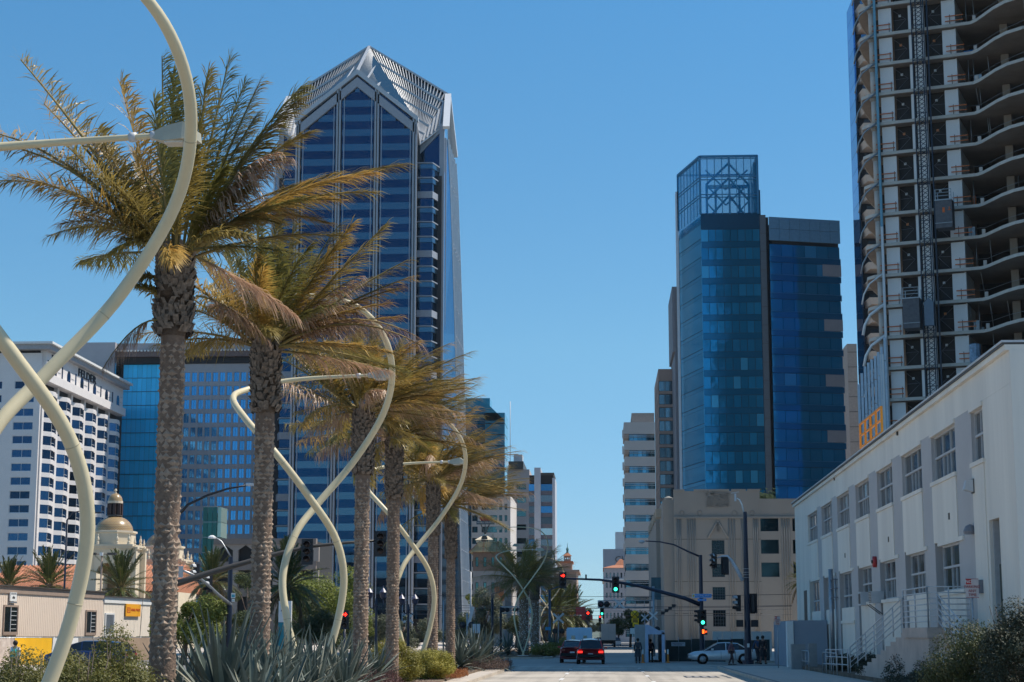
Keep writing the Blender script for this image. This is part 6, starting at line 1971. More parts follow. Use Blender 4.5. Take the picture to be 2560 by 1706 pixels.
ags += [("agave filling the gap right of the nearest palm trunk", 500, 38.5, 1.6, 50), ("agave in front of the middle lamp's left foot", 690, 36.5, 1.55, 52),
        ("agave low in front of the middle lamp", 790, 38, 1.45, 50), ("agave low in front of the third palm", 860, 42, 1.4, 50), ("agave at the bottom edge right of the largest one", 720, 33, 1.25, 46)]
for i, (lab, px_, Y, s, n) in enumerate(ags):
    agave(lab, X(px_, Y), Y, s * (1.16 if i == 0 else .98), int(n * 1.0), 100 + i)
for i, (lab, px_, Y, s, n) in enumerate((("left one of the agave clump beside the sixth palm", 1150, 93, 1.9, 46), ("middle one of the agave clump beside the sixth palm", 1185, 96, 2.1, 50), ("right one of the agave clump beside the sixth palm", 1215, 99, 2.0, 46), ("agave behind the clump beside the sixth palm", 1140, 101, 1.9, 36),
        ("agave left of the far median's lamp foot", 1270, 157, 2.0, 36), ("agave right of the far median's palms", 1385, 164, 2.2, 36), ("agave at the foot of the far median's palms", 1298, 163, 1.6, 26))):
    agave(lab, X(px_, Y), Y, s, n, 200 + i)
# ------------------------------------------------------------------ double helix street lamps
m_tube = mat("cream_lamp_tube", (.66, .565, .365), .40, var=.07, scale=1.3, spec=.5)
def helix_lamp(label, X_, Y_, seed=0, detail=16, rot=0.0, rs=1.0, group="twisted tube street lamps"):
    T = thing("twisted_street_lamp", label, "street lamp", (X_, Y_, .12), group)
    def path(side, zs, top):
        # side +1: starts on the right, swings left above the crossing
        pts = []; rad = []
        key = zs
        n = 90
        for i in range(n + 1):
            t = i / n * (len(key) - 1)
            k = min(int(t), len(key) - 2); f = t - k
            p0 = Vector(key[max(k - 1, 0)][:3]); p1 = Vector(key[k][:3]); p2 = Vector(key[k + 1][:3]); p3 = Vector(key[min(k + 2, len(key) - 1)][:3])
            p = .5 * ((2 * p1) + (p2 - p0) * f + (2 * p0 - 5 * p1 + 4 * p2 - p3) * f * f + (3 * p1 - p0 - 3 * p2 + p3) * f ** 3)
            r = key[k][3] * (1 - f) + key[k + 1][3] * f
            ca, sa = cos(rot), sin(rot)
            pts.append(Vector((X_ + p.x * ca - p.y * sa, Y_ + p.x * sa + p.y * ca, p.z))); rad.append(r * rs * .84)
        return pts, rad
    # x right, y away from the viewer, z up, radius. measured from the middle lamp of the row
    A = [(-.12, .1, .1, .125), (.32, .35, 1.2, .125), (.66, .45, 2.4, .125), (.83, .30, 3.6, .125), (.62, -.10, 4.7, .125), (0.0, -.85, 5.75, .122),
         (-.85, -1.35, 6.9, .118), (-1.78, -1.0, 7.9, .112), (-2.34, -.1, 8.62, .108), (-2.12, .9, 9.0, .10), (-1.35, 1.55, 9.3, .088), (-.45, 1.7, 9.42, .072), (.6, 1.55, 9.45, .06), (1.42, 1.4, 9.46, .05)]
    B = [(.12, -.1, .1, .125), (-.30, -.30, 1.2, .125), (-.62, -.35, 2.4, .125), (-.80, -.20, 3.6, .125), (-.55, .25, 4.8, .125), (0.0, .85, 5.72, .122),
         (.95, 1.2, 6.95, .118), (1.85, .75, 8.3, .112), (2.17, -.1, 9.4, .108), (1.98, -.95, 10.3, .10), (1.35, -1.5, 10.95, .088), (.4, -1.7, 11.2, .072), (-.8, -1.6, 11.25, .06), (-1.95, -1.45, 11.2, .05)]
    for nm, key in (("a", A), ("b", B)):
        pts, rad = path(1, key, 0)
        q = MB(); q.tube(pts, rad, detail); o = q.part("tube", m_tube, T)
        if detail > 12:
            for k in (14, 27, 40, 53, 66):
                d_ = (pts[k + 1] - pts[k]).normalized(); w_ = MB(); w_.tube([pts[k] - d_ * .008, pts[k] + d_ * .008], rad[k] + .002, detail); w_.part("weld_seam", mat("weld_seam_paint", (.50, .43, .28), .6), T)
        # collars near the luminaire
        e = pts[-1]; d = (pts[-1] - pts[-4]).normalized()
        s = d.cross(Vector((0, 0, 1))).normalized()
        for k in (2, 5):
            q = MB(); c = pts[-k]; q.tube([c - d * .05, c + d * .05], .075, 10); q.part("clamp", m_lgrey, T)
        # luminaire: flat wedge head, glass below
        a0 = e - d * .1; a1 = e + d * .42; a2 = e + d * .62
        def ring(c, hw, zt, zb): return [c - s * hw + Vector((0, 0, zb)), c + s * hw + Vector((0, 0, zb)), c + s * hw * .7 + Vector((0, 0, zt)), c - s * hw * .7 + Vector((0, 0, zt))]
        vs = ring(a0, .06, .05, -.05) + ring(a0 + d * .22, .17, .11, -.13) + ring(a1, .19, .16, -.12) + ring(a2, .17, .02, -.12)
        fs = [(0, 1, 2, 3), (15, 14, 13, 12)]
        for r0 in (0, 4, 8):
            for k in range(4): fs.append((r0 + k, r0 + 4 + k, r0 + 4 + (k + 1) % 4, r0 + (k + 1) % 4))
        q = MB(); q.add(vs, fs); h = q.part("lamp_head", mat("lamp_head_cream", (.44, .42, .33), .5), T)
        q = MB(); q.box((a0 + d * .36) + Vector((0, 0, -.14)), (.28, .26, .03)); q.part("lens", mat("frosted_lens", (.6, .6, .56), .2), h)
    q = MB(); q.lathe((X_, Y_, .1), [(.5, 0), (.5, .12), (.42, .16)], 16); q.part("footing", m_walk, T)
    return T
def LX(px_, Y): return at(px_, 1245, Y).x
helix_lamp("enormous cream tube lamp at the left picture edge, crossing the nearest palm", at(72, 940, 24.0).x, 24.0, detail=24, rot=.05)
helix_lamp("middle cream tube lamp, its two feet framing the yellow green tree", at(785, 1245, 49).x, 49, detail=18)
helix_lamp("third cream tube lamp, feet in the golden shrub", at(1036, 1385, 75).x, 75, detail=14)
fl_ = "cream tube lamps in the far median"
helix_lamp("cream tube lamp at the tip of the far median, in front of the light-wound palm", at(1305, 1500, 153).x, 155, detail=10, rot=.15, rs=.62, group=fl_)
helix_lamp("second cream tube lamp of the far median, between the two palms", at(1338, 1520, 190).x, 185, detail=8, rot=.3, rs=.7, group=fl_)
helix_lamp("farthest cream tube lamp, right of the light-wound palms", at(1366, 1530, 215).x, 215, detail=8, rot=-.2, rs=.7, group=fl_)
# ------------------------------------------------------------------ domed depot
m_domet = None
def zigzag_mat():
    m = bpy.data.materials.new("zigzag_dome_tiles"); m.use_nodes = True
    n = m.node_tree.nodes; l = m.node_tree.links; b = n["Principled BSDF"]
    b.inputs["Roughness"].default_value = .28
    tc = n.new("ShaderNodeTexCoord"); sp = n.new("ShaderNodeSeparateXYZ"); l.new(tc.outputs["UV"], sp.inputs[0])
    # v + triangle(u)
    m1 = n.new("ShaderNodeMath"); m1.operation = 'PINGPONG'; m1.inputs[1].default_value = .5; 
    mm = n.new("ShaderNodeMath"); mm.operation = 'MULTIPLY'; mm.inputs[1].default_value = 44; l.new(sp.outputs[0], mm.inputs[0]); l.new(mm.outputs[0], m1.inputs[0])
    m2 = n.new("ShaderNodeMath"); m2.operation = 'MULTIPLY_ADD'; m2.inputs[1].default_value = 13; l.new(sp.outputs[1], m2.inputs[0]); l.new(m1.outputs[0], m2.inputs[2])
    m3 = n.new("ShaderNodeMath"); m3.operation = 'FRACT'; l.new(m2.outputs[0], m3.inputs[0])
    cr = n.new("ShaderNodeValToRGB"); cr.color_ramp.interpolation = 'CONSTANT'
    e = cr.color_ramp.elements; e[0].color = (.42, .30, .13, 1); e[1].position = .45; e[1].color = (.20, .07, .05, 1)
    x = e.new(.72); x.color = (.40, .33, .20, 1)
    l.new(m3.outputs[0], cr.inputs[0]); l.new(cr.outputs[0], b.inputs["Base Color"])
    return m
m_zig = zigzag_mat()
def dome_part(T, name, c, r, h, mt, n=24, k=8):
    """tiled dome with UVs round and up"""
    vs = []; fs = []; uv = []
    for i in range(k + 1):
        a = pi / 2 * i / k
        for j in range(n + 1):
            p = 2 * pi * j / n
            vs.append((r * cos(a) * cos(p), r * cos(a) * sin(p), h * sin(a)))
    for i in range(k):
        for j in range(n):
            a = i * (n + 1) + j; fs.append((a, a + 1, a + n + 2, a + n + 1)); uv.append((j / n, i / k))
    me = bpy.data.meshes.new(name); me.from_pydata(vs, [], fs)
    ul = me.uv_layers.new(name="UVMap")
    for pi_, poly in enumerate(me.polygons):
        poly.use_smooth = True
        u0, v0 = uv[pi_]
        for li, (du, dv) in zip(poly.loop_indices, ((0, 0), (1, 0), (1, 1), (0, 1))):
            ul.data[li].uv = (u0 + du / n, v0 + dv / k)
    me.materials.append(mt)
    return inst(name, me, T, c)
def depot_tower(label, pxc, Y, s, ztip):
    c = at(pxc, 1400, Y + s); x = c.x
    T = thing("domed_tower", label, "tower", (x, Y, 0), "tiled dome towers of the depot")
    U = s  # unit: half width of the square shaft
    zt = ztip
    z_sq = zt - .15 - 2.44 * U
    cy = Y + U
    # square shaft with a deep arch in front
    aw = .42 * U; zspr = z_sq - 1.15 * U; 
    q = MB()
    q.bx(x - U, x - aw, Y, Y + .6, 0, z_sq); q.bx(x + aw, x + U, Y, Y + .6, 0, z_sq)
    for i in range(10):
        a0, a1 = pi * i / 10, pi * (i + 1) / 10
        q.add([(x + aw * cos(a0), Y, zspr + aw * sin(a0)), (x + aw * cos(a0), Y, z_sq), (x + aw * cos(a1), Y, z_sq), (x + aw * cos(a1), Y, zspr + aw * sin(a1))], [(0, 1, 2, 3)])
        q.add([(x + aw * cos(a0), Y, zspr + aw * sin(a0)), (x + aw * cos(a1), Y, zspr + aw * sin(a1)), (x + aw * cos(a1), Y + 1.6, zspr + aw * sin(a1)), (x + aw * cos(a0), Y + 1.6, zspr + aw * sin(a0))], [(0, 1, 2, 3)])
    q.bx(x - U, x - U + .6, Y + .6, Y + 2 * U, 0, z_sq); q.bx(x + U - .6, x + U, Y + .6, Y + 2 * U, 0, z_sq)
    q.part("shaft_wall", m_stone, T)
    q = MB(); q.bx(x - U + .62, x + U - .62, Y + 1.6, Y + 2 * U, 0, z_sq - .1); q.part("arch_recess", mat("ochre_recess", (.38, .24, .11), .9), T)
    q = MB(); q.bx(x - U - .28, x + U + .28, Y - .28, Y + 2 * U + .28, z_sq - .42, z_sq - .15); q.bx(x - U - .4, x + U + .4, Y - .4, Y + 2 * U + .4, z_sq - .149, z_sq + .15); q.part("cornice", m_stone, T)
    for (dx, dy) in ((-1, 0), (1, 0), (1, 2), (-1, 2), (.45, 0), (-.45, 0)):
        q = MB(); q.lathe((x + dx * U * .92, Y + dy * U * .95 + .05, z_sq + .15), [(.26, 0), (.26, .35), (.12, .45), (.22, .7), (.20, .95), (.08, 1.2), (.10, 1.35), (.02, 1.6)], 10); q.part("finial", m_stone, T)
    for s_ in (-1, 1):
        for k_ in (.62, .86):
            q = MB(); q.bx(x + s_ * U * k_ - .12, x + s_ * U * k_ + .12, Y - .12, Y - .003, 0, z_sq - .45); q.part("pilaster", m_stone, T)
    # corner buttresses on the sunny side
    for dy in (.25, 1.75):
        q = MB(); q.bx(x + U + .01, x + U + .75, Y + dy * U - .4, Y + dy * U + .4, 0, z_sq - .5); q.bx(x + U + .01, x + U + .95, Y + dy * U - .5, Y + dy * U + .5, z_sq - .49, z_sq - .2)
        q.part("buttress", m_stone, T)
        q = MB(); q.lathe((x + U + .4, Y + dy * U, z_sq - .2), [(.24, 0), (.24, .3), (.12, .4), (.2, .65), (.02, 1.4)], 10); q.part("finial", m_stone, T)
    # octagonal drum
    q = MB(); q.lathe((x, cy, z_sq + .15), [(.92 * U, 0), (.92 * U, .5 * U), (.99 * U, .52 * U), (.99 * U, .60 * U), (.78 * U, .62 * U)], 8, pi / 8); q.part("drum", m_stone, T)
    dome_part(T, "dome", (x, cy, z_sq + .15 + .6 * U), .80 * U, .66 * U, m_zig)
    zl = z_sq + .15 + 1.24 * U
    q = MB(); q.lathe((x, cy, zl), [(.34 * U, 0), (.34 * U, .06 * U)], 12); q.part("lantern_base", m_bronze, T)
    q = MB()
    for k in range(8):
        a = k * pi / 4 + .2
        q.box((x + .26 * U * cos(a), cy + .26 * U * sin(a), zl + .3 * U), (.12 * U, .12 * U, .5 * U))
    q.part("lantern", mat("dark_lantern_wood", (.05, .025, .02), .6), T)
    q = MB(); q.lathe((x, cy, zl + .06 * U), [(.2 * U, 0), (.2 * U, .5 * U)], 8); q.part("lantern_core", m_dim, T)
    q = MB(); q.lathe((x, cy, zl + .56 * U), [(.33 * U, 0), (.33 * U, .1 * U)], 14); q.part("lantern_rim", m_stone, T)
    dome_part(T, "small_dome", (x, cy, zl + .66 * U), .31 * U, .34 * U, m_zig, 16, 5)
    q = MB(); q.lathe((x, cy, zl + .98 * U), [(.05 * U, 0), (.03 * U, .08 * U), (.07 * U, .14 * U), (.02 * U, .22 * U)], 8); q.part("finial", m_stone, T)
    return T
zt = at(280, 1222, 258.4).z
depot_tower("front domed tower of cream stucco with zigzag tiled dome, left of the nearest palm", 283, 255, 3.45, zt)
depot_tower("rear domed tower mostly hidden behind the nearest palm trunk", 408, 285, 3.6, at(405, 1262, 285).z)
# depot hall with red tiles
Yh0 = 262.0
xa, xb = at(-60, 1450, Yh0).x, at(415, 1450, Yh0).x
ze = at(80, 1478, Yh0).z; zr = at(80, 1411, Yh0 + 8).z
T = thing("depot_hall", "long cream depot hall with a red tiled roof behind the site office", "building", (xa, Yh0 + 3, 0))
xs1, xs2 = at(205, 1450, Yh0).x, at(345, 1450, Yh0).x
q = MB(); q.bx(xa, xb, Yh0 + 8, Yh0 + 20, 0, ze); q.part("wall", m_stone, T)
q = MB(); q.add([(xa, Yh0 + 2, ze), (xb, Yh0 + 2, ze), (xb, Yh0 + 14, zr), (xa, Yh0 + 14, zr), (xa, Yh0 + 26, ze), (xb, Yh0 + 26, ze)], [(0, 1, 2, 3), (3, 2, 5, 4), (0, 3, 4), (1, 5, 2)]); rf = q.part("roof", m_tile, T)
n = int((xb - xa) / .55)
q = MB()
for i in range(n):
    q.tube([(xa + .3 + i * .55, Yh0 + 2, ze + .05), (xa + .3 + i * .55, Yh0 + 14, zr + .05)], .13, 5)
q.part("tile_rows", mat("terracotta_tile_row", (.47, .20, .11), .85, var=.3, scale=3), T, stuff=True)
q = MB(); q.bx(at(190, 1450, 250).x, at(240, 1450, 250).x, 250, 256, 0, at(200, 1432, 250).z); q.top("white_annex", m_stone, "plain white annex wall at the foot of the front domed tower", "building", loc=(at(215, 1450, 250).x, 253, 0))
# parking structure with arches, glass pavilion, little tower in reflection
Yp_ = 330.0
xa, xb = at(538, 1400, Yp_).x, at(790, 1400, Yp_).x
z1_ = at(600, 1347, Yp_).z
m_pk = mat("parking_taupe", (.22, .185, .165), .85, var=.08)
m_pkl = mat("parking_light", (.33, .29, .26), .85, var=.08)
T = thing("arched_parking_deck", "brown parking deck with shallow arches behind the second date palm", "building", (xa, Yp_, 0))
q = MB(); q.bx(xa, xb, Yp_ + 1.5, Yp_ + 20, 0, z1_ - .5); q.part("core", m_dim, T)
q = MB(); q.bx(xa - .3, xb, Yp_ - .4, Yp_ + 1.4, z1_ - 1.1, z1_); q.part("parapet", m_pk, T)
q = MB()
nb = 5; w = (xb - xa) / nb
for lv, (zt_, zb_) in enumerate(((z1_ - 1.1, z1_ - 4.3), (z1_ - 5.9, z1_ - 9.3), (z1_ - 10.8, z1_ - 14))):
    for i in range(nb + 1):
        x = xa + w * i; q.bx(x - .5, x + .5, Yp_, Yp_ + 1, zb_, zt_)
    if lv == 0:
        for i in range(nb):
            x = xa + w * i
            for s_, xx in ((1, x + .5), (-1, x + w - .5)):
                q.add([(xx, Yp_, zt_), (xx + s_ * 1.6, Yp_, zt_), (xx, Yp_, zt_ - 1.1)], [(0, 1, 2)])
q.part("arcade", m_pkl, T)
for (a, c) in ((z1_ - 5.9, z1_ - 4.3), (z1_ - 10.8, z1_ - 9.3), (0, z1_ - 14)):
    q = MB(); q.bx(xa, xb, Yp_ - .1, Yp_ + 1.2, a, c); q.part("deck_band", m_pk, T)
Yq_ = 345.0
xa, xb = at(504, 1400, Yq_).x, at(549, 1400, Yq_).x; zz = at(520, 1282, Yq_).z
T = thing("green_glass_pavilion", "green glass stair tower beside the grey office, between the first two palms", "building", (xa, Yq_, 0))
xm = at(540, 1400, Yq_).x
z = 0
g_pv = glass("pavilion_green_glass", (.02, .10, .09), .1, objvar=.25, metal=.6)
while z < zz - 1:
    for i in range(3):
        wq = (xm - xa) / 3; q = MB(); q.bx(xa + wq * i + .04, xa + wq * (i + 1) - .04, Yq_, Yq_ + .15, z + .05, z + 2.95); q.part("glass_pane", g_pv, T)
    q = MB(); q.bx(xa, xm, Yq_ + .02, Yq_ + .3, z + 2.96, z + 3.04); q.part("transom", m_lgrey, T)
    q = MB(); q.bx(xm + .02, xb, Yq_ + .3, Yq_ + 6, z + .05, z + 2.95); q.part("glass_pane", glass("pale_green_glass", (.35, .45, .38), .2, metal=.4), T)
    z += 3.0
q = MB(); q.bx(xa + .1, xm - .1, Yq_ + .4, Yq_ + 6, 0, zz); q.part("core", m_dim, T)

# ------------------------------------------------------------------ site office, fence and banners
m_trail = mat("beige_siding", (.74, .61, .50), .75, var=.05, scale=.5)
m_trail2 = mat("cream_siding", (.80, .71, .60), .75, var=.05, scale=.5)
m_trim = mat("taupe_trim", (.32, .24, .19), .7)
Pa = gnd(0, 1465, 0); 
def tl(Y): return None
PA = Vector((at(0, 1590, 112).x, 112, 0)); PB_ = Vector((at(375, 1590, 140).x, 140, 0))
Ut = (PB_ - PA).normalized(); Nt = Vector((Ut.y, -Ut.x, 0))
def tu(px_, py_=1590):
    Q = onpl(px_, py_, PA, Nt); return (Q - PA).dot(Ut), Q.z
Mt = Matrix.Translation(PA) @ Matrix.Rotation(atan2(Ut.y, Ut.x), 4, 'Z')
ztr = tu(0, 1465)[1]; 
u_j = tu(258)[0]; u_e = tu(375)[0]
def office(label, u0, u1, zt_, m, trim_m, wins, z0=1.9):
    p = Mt @ Vector((u0, 0, 0))
    T = thing("site_office", label, "trailer", (p.x, p.y, z0), "stacked site office units")
    q = MB(); q.M = Mt; q.bx(u0 + .02, u1, .12, 3.2, z0, zt_ - .02); q.part("body", m, T)
    n = int((u1 - u0) / .30)
    for i in range(min(n, 280)):
        a = u0 + (u1 - u0) * i / n; c = u0 + (u1 - u0) * (i + 1) / n
        q = MB(); q.M = Mt; q.bx(a + .02, c - .02, .06, .12, z0, zt_ - .45); q.part("siding_board", m, T)
    q = MB(); q.M = Mt; q.bx(u0, u1 + .05, -.02, .14, zt_ - .44, zt_); q.part("fascia", trim_m, T)
    q = MB(); q.M = Mt; q.bx(u0 - .1, u1 + .15, -.15, 3.3, zt_ + .003, zt_ + .07); q.part("roof_edge", m_bronze, T)
    for (a, c, za_, zb_, kind) in wins:
        q = MB(); q.M = Mt
        for bb in ((a - .12, c + .12, zb_, zb_ + .12), (a - .12, c + .12, za_ - .2, za_), (a - .12, a, za_, zb_), (c, c + .12, za_, zb_)): q.bx(bb[0], bb[1], -.03, .06, bb[2], bb[3])
        W_ = q.part("window", m_trim if kind == 0 else m_white, T)
        q = MB(); q.M = Mt; q.bx(a, c, .02, .055, za_, zb_); q.part("pane", m_darkglass, W_)
        if kind == 0:
            q = MB(); q.M = Mt; q.bx((a + c) / 2 - .03, (a + c) / 2 + .03, -.01, .05, za_, zb_); q.part("mullion", m_lgrey, W_)
            for k in range(5):
                z = za_ + (zb_ - za_) * (k + .6) / 5.6; q = MB(); q.M = Mt; q.bx((a + c) / 2 + .05, c - .08, .0, .018, z, z + .035); q.part("louvre", m_lgrey, W_)
        else:
            for k in range(7):
                x = a + (c - a) * (k + .5) / 7; q = MB(); q.M = Mt; q.bx(x - .02, x + .02, -.02, .018, za_, zb_); q.part("window_bar", m_lgrey, W_)
    return T
def wspec(xl, xr, yt, yb, kind):
    return (tu(xl, yt)[0], tu(xr, yt)[0], tu((xl + xr) / 2, yb)[1], tu((xl + xr) / 2, yt)[1], kind)
zt2_ = tu(258, 1492)[1]
TO1 = office("beige ribbed site office with two louvred windows at the left edge", tu(-120)[0], u_j - .05, ztr, m_trail, m_trim, [wspec(12, 44, 1518, 1580, 0), wspec(217, 240, 1530, 1582, 0)])
TO2 = office("paler cream site office unit with orange company board, right of the beige one", u_j, u_e, zt2_, m_trail2, m_white, [wspec(265, 285, 1537, 1584, 1)])
# safety notice on the office wall
def board(name, label, cat, xl, xr, yt, yb, m, out=.1):
    u0, z1_ = tu(xl, yt); u1, _ = tu(xr, yt); z0_ = tu(xl, yb)[1]
    p = Mt @ Vector((u0, 0, z0_))
    T = thing(name, label, cat, (p.x, p.y, p.z))
    q = MB(); q.M = Mt; q.bx(u0, u1, -out, -.03, z0_, z1_); q.part("plate", m, T)
    return T, u0, u1, z0_, z1_
B1, u0, u1, z0_, z1_ = board("safety_notice", "white safety notice with a small black emblem above the left office window", "sign", 23, 39, 1481, 1503, m_white)
for k in range(3):
    q = MB(); q.M = Mt; a = u0 + (u1 - u0) * (.32 + .14 * k); q.bx(a, a + (u1 - u0) * .09, -.115, -.1, z0_ + (z1_ - z0_) * .28, z0_ + (z1_ - z0_) * (.5 if k != 1 else .6)); q.part("emblem", m_black, B1)
for f in (.88, .76):
    q = MB(); q.M = Mt; q.bx(u0 + .08, u1 - .08, -.108, -.1, z0_ + (z1_ - z0_) * f, z0_ + (z1_ - z0_) * f + .04); q.part("print_line", m_steel, B1)
B1b, u0, u1, z0_, z1_ = board("number_plate", "small grey number plate directly under the white safety notice", "sign", 23, 39, 1504, 1508, m_steel)
B2, u0, u1, z0_, z1_ = board("company_board", "orange company board on the cream office wall", "sign", 313, 349, 1510, 1541, mat("company_orange", (.80, .36, .01), .6, var=.05))
mr = mat("company_red", (.55, .07, .01), .6)
text("HENSEL PHELPS", (z1_ - z0_) * .30, B2, Mt @ Vector(((u0 + u1) / 2 + (u1 - u0) * .14, -.11, z0_ + (z1_ - z0_) * .52)), Ut, mr, xs=(u1 - u0) * .66 / ((z1_ - z0_) * .30 * 7.4) )
q = MB(); q.M = Mt
a, c, e, f = u0 + (u1 - u0) * .06, u0 + (u1 - u0) * .28, z0_ + (z1_ - z0_) * .3, z0_ + (z1_ - z0_) * .72
for bb in ((a, c, e, e + .07), (a, c, f - .07, f), (a, a + .07, e, f), (c - .07, c, e, f), (a + .12, c - .12, (e + f) / 2 - .03, (e + f) / 2 + .04)): q.bx(bb[0], bb[1], -.115, -.1, bb[2], bb[3])
q.part("logo", mr, B2)
q = MB(); q.tube([tuple(Mt @ Vector((tu(348, 1505)[0], -.3, ztr - .2))), tuple(Mt @ Vector((tu(330, 1590)[0], -.6, 1.2)))], .025, 5); q.top("guy_cable", m_bronze, "thin dark cable slanting across the orange company board", "cable", loc=(Mt @ Vector((tu(340)[0], -.5, 1.5))))
# fence with banners in front of the office
Fm = Matrix.Translation(PA - Nt * -1.6) @ Matrix.Rotation(atan2(Ut.y, Ut.x), 4, 'Z')
def fu(px_):
    Q = onpl(px_, 1620, PA + Nt * 1.6, Nt); return (Q - (PA + Nt * 1.6)).dot(Ut)
Fm = Matrix.Translation(PA + Nt * 1.6) @ Matrix.Rotation(atan2(Ut.y, Ut.x), 4, 'Z')
F = thing("banner_fence", "site fence hung with white, yellow and grey banners below the offices", "fence", PA + Nt * 1.6)
zf = 1.83
def banner(xl, xr, m, nm="banner"):
    a, c = fu(xl), fu(xr); n = 14
    q = MB(); q.M = Fm
    vs = []
    for i in range(n + 1):
        x = a + (c - a) * i / n
        for j in range(6):
            z = .1 + (zf - .12) * j / 5
            vs.append((x, -.05 - .05 * noise.noise(Vector((x * 1.1, z * 1.3, 2))), z))
    fs = [(i * 6 + j, (i + 1) * 6 + j, (i + 1) * 6 + j + 1, i * 6 + j + 1) for i in range(n) for j in range(5)]
    q.smooth = True; q.add(vs, fs); q.part(nm, m, F)
m_by = mat("yellow_banner", (.85, .46, .01), .6, var=.06, scale=1.5); m_bw2 = mat("white_banner", (.75, .74, .72), .6, var=.06)
m_bg = mat("grey_scrim", (.26, .24, .22), .8, var=.1); m_bt = mat("tan_scrim", (.33, .24, .17), .85, var=.12)
m_art = mat("mural_banner", (.70, .62, .55), .7, col2=(.32, .24, .20), scale=1.4)
banner(-60, 33, m_art); banner(34, 128, m_by); banner(130, 193, m_bw2); banner(194, 288, m_bg); banner(289, 378, m_bt)
for i in range(14):
    a = fu(-60) + (fu(378) - fu(-60)) * i / 13
    q = MB(); q.M = Fm; q.tube([(a, .03, 0), (a, .03, zf + .05)], .04, 6); q.part("post", m_steel, F)
q = MB(); q.M = Fm; q.tube([(fu(-60), .03, zf), (fu(378), .03, zf)], .03, 6); q.part("rail", m_steel, F)
# lamp posts
def twin(label, px_, py_top, Y):
    c = at(px_, py_top, Y); T = thing("twin_head_lamp", label, "street lamp", (c.x, Y, 0))
    q = MB(); q.tube([(c.x, Y, 0), (c.x, Y, c.z)], .09, 8); q.part("pole", m_trim, T)
    q = MB(); q.beam((c.x - .9, Y, c.z), (c.x + .9, Y, c.z), .08); q.part("crossbar", m_trim, T)
    for s_ in (-1, 1):
        q = MB(); q.bx(c.x + s_ * .95 - .4, c.x + s_ * .95 + .4, Y - .2, Y + .2, c.z - .08, c.z + .14); q.part("lamp_head", m_bronze, T)
    q = MB(); q.box((c.x, Y - .2, c.z), (.3, .2, .3)); q.part("sensor_box", m_white, T)
twin("twin-headed brown lamp post in front of the front domed tower", 255, 1386, 165)
q = MB(); c = at(168, 1300, 170); q.tube([(c.x, 170, 0), (c.x, 170, c.z)], .10, 8); q.tube([(c.x, 170, c.z), (c.x + .5, 170, c.z + .7), (c.x + 1.5, 170, c.z + .9), (c.x + 2.6, 170, c.z + .7)], .06, 6); q.box((c.x + 2.9, 170, c.z + .68), (.9, .3, .14))
q.top("curved_arm_lamp", m_navy, "slim navy lamp post with a curved arm just right of the near lamp tube", "street lamp", loc=(c.x, 170, 0))
m_globe = mat("acorn_lamp_glass", (.05, .05, .08), .3)
def acorn(label, px_, Y, ylamp, grp="twin acorn lamp posts"):
    c = at(px_, ylamp, Y); T = thing("acorn_lamp_post", label, "street lamp", (c.x, Y, 0), grp)
    q = MB(); q.lathe((c.x, Y, 0), [(.22, 0), (.2, .5), (.1, .7), (.075, c.z - .9), (.12, c.z - .7), (.05, c.z - .3)], 10); q.part("pole", m_navy, T)
    for s_ in (-1, 1):
        x = c.x + s_ * .46
        q = MB(); q.tube([(c.x, Y, c.z - .8), (c.x + s_ * .3, Y, c.z - 1.0), (x, Y, c.z - .8), (x, Y, c.z - .35)], .04, 6); q.part("arm", m_navy, T)
        q = MB(); q.lathe((x, Y, c.z - .35), [(.08, 0), (.2, .12), (.24, .35), (.12, .42)], 10); g = q.part("globe", m_globe, T)
        q = MB(); q.lathe((x, Y, c.z + .07), [(.27, 0), (.16, .14), (.03, .3), (.02, .45)], 10); q.part("lamp_cap", mat("lamp_cap_slate", (.10, .10, .16), .4), g)
acorn("ornate twin lamp post between the third and fourth date palms", 941, 118, 1484)
acorn("ornate twin lamp post seen between the third lamp's tubes", 1021, 122, 1500)

